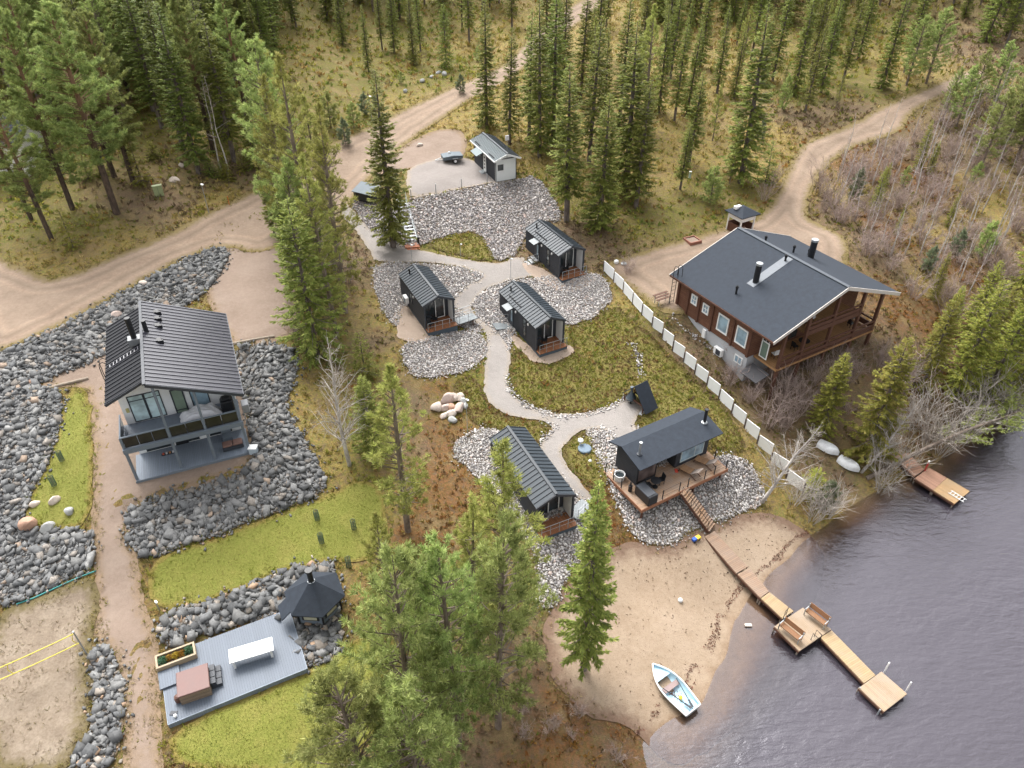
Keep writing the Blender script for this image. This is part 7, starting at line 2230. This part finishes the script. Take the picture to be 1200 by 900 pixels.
for ks in PROTO.values():
    for o in ks:
        if o.name not in USED:
            for c in KIDS.get(o.name, []): bpy.data.objects.remove(c)
            bpy.data.objects.remove(o)
# ------------------------------------------------------------------ low ground cover (nobody could count it)
def tufts(name, X, Y, Z, col, size, per=5, up=.8, wid=.3, seed=1, var=.28):
    r = np.random.default_rng(seed)
    n = len(X)
    bi = np.repeat(np.arange(n), per)
    m = len(bi)
    az = r.uniform(0, 2 * PI, m); tl = r.uniform(0, 1, m) ** .7 * (1.25 - up * .75)
    d = np.stack([np.cos(az) * np.sin(tl * 1.5), np.sin(az) * np.sin(tl * 1.5), np.cos(tl * 1.5) + .05], -1)
    s = unit(np.cross(d, r.normal(0, 1, (m, 3))))
    L = size[bi] * r.uniform(.6, 1.2, m)
    c = np.stack([X[bi], Y[bi], Z[bi]], -1) + r.normal(0, .18, (m, 3)) * size[bi][:, None] * np.array([1, 1, .1])
    V_, F_ = cards(c, d, s, L, L * wid * r.uniform(.7, 1.3, m))
    cc = col[bi] * r.uniform(1 - var, 1 + var, (m, 1))
    o = np_mesh(name, V_, F_, M_leaf, {'tint': ('POINT', np.repeat(cc, 4, 0))})
    return tag(o, kind='stuff')

CLEAR = ['drive', 'road', 'field', 'path', 'park', 'dirt', 'yard', 'beach', 'lawn1', 'lawn2', 'lawn3', 'rock1', 'rock2', 'rock3', 'rock4', 'rock5', 'cob1', 'cob2', 'cob3', 'cob4', 'cob5', 'cob6', 'pad1', 'pad2', 'pad3']
def free(x, y, keys=CLEAR):
    k = hz(x, y) > .08
    for q in keys:
        pl = OUT[q]; lo = pl.min(0); hi = pl.max(0)
        bb = k & (x > lo[0]) & (x < hi[0]) & (y > lo[1]) & (y < hi[1])
        if bb.any():
            i = np.where(bb)[0]
            k[i] &= ~inside(pl, x[i], y[i])
    for cab, (a0, b0, a1, b1) in ((log, (.5, 2.6, 14, 12.6)), (vil, (-.6, -.2, 8.3, 11.2)), (stg, (-.2, -.2, 2.9, 7.2)), (td, (-.2, -.2, 8.2, 5)), (sauna, (-.1, -.1, 8.6, 5)), (CB['c1'], (0, 0, 3, 7.8)), (CB['c2'], (0, 0, 3, 7.5)), (CB['c3'], (0, 0, 3, 8.2)), (CB['c4'], (0, 0, 3, 8.9)), (gs, (-1.2, -1, 1.2, 1.2)), (wh_, (-9, 0, 0, 8))):
        a = cab.rotation_euler.z; ox, oy = cab.location.x, cab.location.y
        lx = (x - ox) * math.cos(a) + (y - oy) * math.sin(a); ly = -(x - ox) * math.sin(a) + (y - oy) * math.cos(a)
        k &= ~((lx > a0) & (lx < a1) & (ly > b0) & (ly < b1))
    return k
def visible(x, y, pad=40):
    z = hz(x, y); zz_ = z - CAMH
    dep = y * CP - zz_ * SP
    u = 600 + FOC * x / dep; v = 450 - FOC * (y * SP + zz_ * CP) / dep
    return (u > -pad) & (u < 1200 + pad) & (v > -pad) & (v < 900 + pad)
r_ = np.random.default_rng(99)
XS, YS, SS = [], [], []
for y0_, y1_, dens, sz in ((18, 48, 9, .24), (48, 75, 6, .3), (75, 110, 3.2, .42), (110, 175, 1.3, .6)):
    n_ = int(dens * (y1_ - y0_) * 1.55 * y1_)
    x = r_.uniform(-.775 * y1_, .775 * y1_, n_); y = r_.uniform(y0_, y1_, n_)
    clump = snoise(x, y, .8, 9) + .5 * snoise(x, y, 2.3, 10)
    k = visible(x, y) & (clump + r_.normal(0, .5, n_) > -.15)
    k[k] &= free(x[k], y[k])
    XS.append(x[k]); YS.append(y[k]); SS.append(sz * r_.uniform(.6, 1.3, k.sum()))
X_, Y_, S_ = np.concatenate(XS), np.concatenate(YS), np.concatenate(SS)
wz = zone_weights(X_, Y_)
pick = (wz.cumsum(1) > r_.random((len(X_), 1))).argmax(1)
CCOL = [[(.24, .235, .05), (.31, .275, .06), (.15, .185, .04), (.3, .19, .07)], [(.38, .28, .1), (.3, .23, .07), (.22, .2, .04), (.42, .31, .14)], [(.2, .13, .085), (.26, .19, .12), (.14, .1, .06), (.17, .16, .04)], [(.24, .1, .035), (.28, .14, .04), (.16, .09, .04), (.22, .17, .04)]]
CC_ = np.array(CCOL)
tufts('undergrowth', X_, Y_, hz(X_, Y_), CC_[pick, r_.integers(0, 4, len(X_))], S_, per=6, up=.55, wid=.38, seed=3)
print('undergrowth', len(X_))
# heather of the landscaped beds
xs, ys = [], []
for q in ('heath1', 'heath2', 'heath3', 'heath4'):
    x, y = grid_in(OUT[q], .24, .49)
    k = free(x, y); xs.append(x[k]); ys.append(y[k])
x, y = np.concatenate(xs), np.concatenate(ys)
red = snoise(x, y, .9, 21) + .6 * snoise(x, y, 2.6, 22) + r_.normal(0, .35, len(x))
hc = np.array([(.26, .27, .055), (.21, .235, .045), (.29, .26, .075), (.26, .18, .085)])
pk = np.where(red > .55, 3, np.where(red > .2, 2, r_.integers(0, 2, len(x))))
tufts('heather', x, y, hz(x, y) + .04, hc[pk], r_.uniform(.12, .24, len(x)), per=6, up=.5, wid=.42, seed=4, var=.18)
# lawn grass
xs, ys = [], []
for q in ('lawn1', 'lawn2', 'lawn3'):
    x, y = grid_in(OUT[q], .13, .49)
    k = free(x, y, ['drive']) if q != 'lawn1' else np.ones(len(x), bool)
    xs.append(x[k]); ys.append(y[k])
x, y = np.concatenate(xs), np.concatenate(ys)
pt = snoise(x, y, .7, 31) + .5 * snoise(x, y, 2.2, 32) + r_.normal(0, .3, len(x))
gc = np.array([(.24, .235, .048), (.2, .215, .043), (.29, .25, .085), (.155, .215, .05)])
pk = np.where(pt > .5, 2, np.where(pt < -.6, 3, r_.integers(0, 2, len(x))))
tufts('lawn_blades', x, y, hz(x, y) + .05, gc[pk], r_.uniform(.05, .1, len(x)), per=4, up=.5, wid=.3, seed=5, var=.14)
# dry grass and twigs along every verge
xs, ys, cs = [], [], []
VC = np.array([(.34, .26, .12), (.26, .2, .08), (.18, .17, .04), (.2, .14, .08)])
for q, dens in (('road', 9), ('yard', 8), ('drive', 4), ('beach', 5), ('lawn1', 8), ('lawn2', 10), ('lawn3', 10), ('rock3', 5), ('cob1', 5), ('cob5', 6), ('cob6', 5), ('heath1', 6), ('field', 8), ('rock5', 5), ('cob3', 5), ('cob2', 4)):
    pl = OUT[q]
    n_ = int(len(pl) * .4 * dens)
    i = r_.integers(0, len(pl), n_)
    e = .22 if q.startswith(('cob', 'rock')) else .34
    p_ = pl[i] + r_.normal(0, e, (n_, 2))
    k = visible(p_[:, 0], p_[:, 1]) & (hz(p_[:, 0], p_[:, 1]) > .1) & ((snoise(p_[:, 0], p_[:, 1], .9, 41) > -.35))
    xs.append(p_[k, 0]); ys.append(p_[k, 1]); cs.append(VC[r_.integers(0, 4, k.sum())] * ((.8, 1.0, .4) if q.startswith('lawn') else (1, 1, 1)))
x, y = np.concatenate(xs), np.concatenate(ys)
k = free(x, y, ['path'])
x, y = x[k], y[k]
tufts('verge_grass', x, y, hz(x, y) + .03, np.concatenate(cs)[k], r_.uniform(.14, .34, len(x)), per=6, up=.6, wid=.16, seed=6)
# trodden weeds on the worn field and lower drive
for q, stp_, colr in (('field', .3, [(.24, .18, .12), (.17, .14, .06), (.3, .24, .17)]),):
    x, y = grid_in(OUT[q], stp_, .49)
    k = snoise(x, y, 1.3, 51) + .5 * snoise(x, y, 3, 52) > 0
    x, y = x[k], y[k]
    tufts('field_weeds', x, y, hz(x, y) + .05, np.array(colr)[r_.integers(0, 3, len(x))], r_.uniform(.1, .22, len(x)), per=5, up=.35, wid=.2, seed=7)

x, y = grid_in(OUT['drive'], .22, .49)
e_ = edge_dist(OUT['drive'], x, y)
k = (y < 37) & (snoise(x, y, 1.1, 61) + .5 * snoise(x, y, 3, 62) + np.clip(1.2 - e_, -1, 1) * 1.1 + np.clip((31 - y) * .07, 0, .4) > .75) & free(x, y, ['rock3', 'rock5'])
x, y = x[k], y[k]
tufts('lane_weeds', x, y, hz(x, y) + .03, np.array([(.26, .2, .1), (.2, .19, .05), (.3, .25, .12)])[r_.integers(0, 3, len(x))], r_.uniform(.08, .2, len(x)), per=5, up=.35, wid=.2, seed=8)
# leaf litter on the sand and a reddish line of weed at the water's edge
x, y = grid_in(OUT['beach'], .34, .49)
z = hz(x, y)
k = (z > .06) & (snoise(x, y, .8, 71) + r_.normal(0, .6, len(x)) > .35)
x1, y1 = x[k], y[k]
x, y = grid_in(OUT['beach'], .1, .49)
z = hz(x, y) + .04 * snoise(x, y, 2.2, 72)
k = (z > .05) & (z < .13) & (snoise(x, y, .9, 73) > -.2)
x2, y2 = x[k], y[k]
cl = np.concatenate([np.array([(.16, .1, .06), (.22, .15, .1), (.12, .08, .06)])[r_.integers(0, 3, len(x1))], np.array([(.26, .12, .08), (.2, .11, .08)])[r_.integers(0, 2, len(x2))]])
x, y = np.concatenate([x1, x2]), np.concatenate([y1, y2])
tufts('beach_litter', x, y, hz(x, y) + .07, cl, r_.uniform(.06, .15, len(x)), per=3, up=0.0, wid=.5, seed=9)
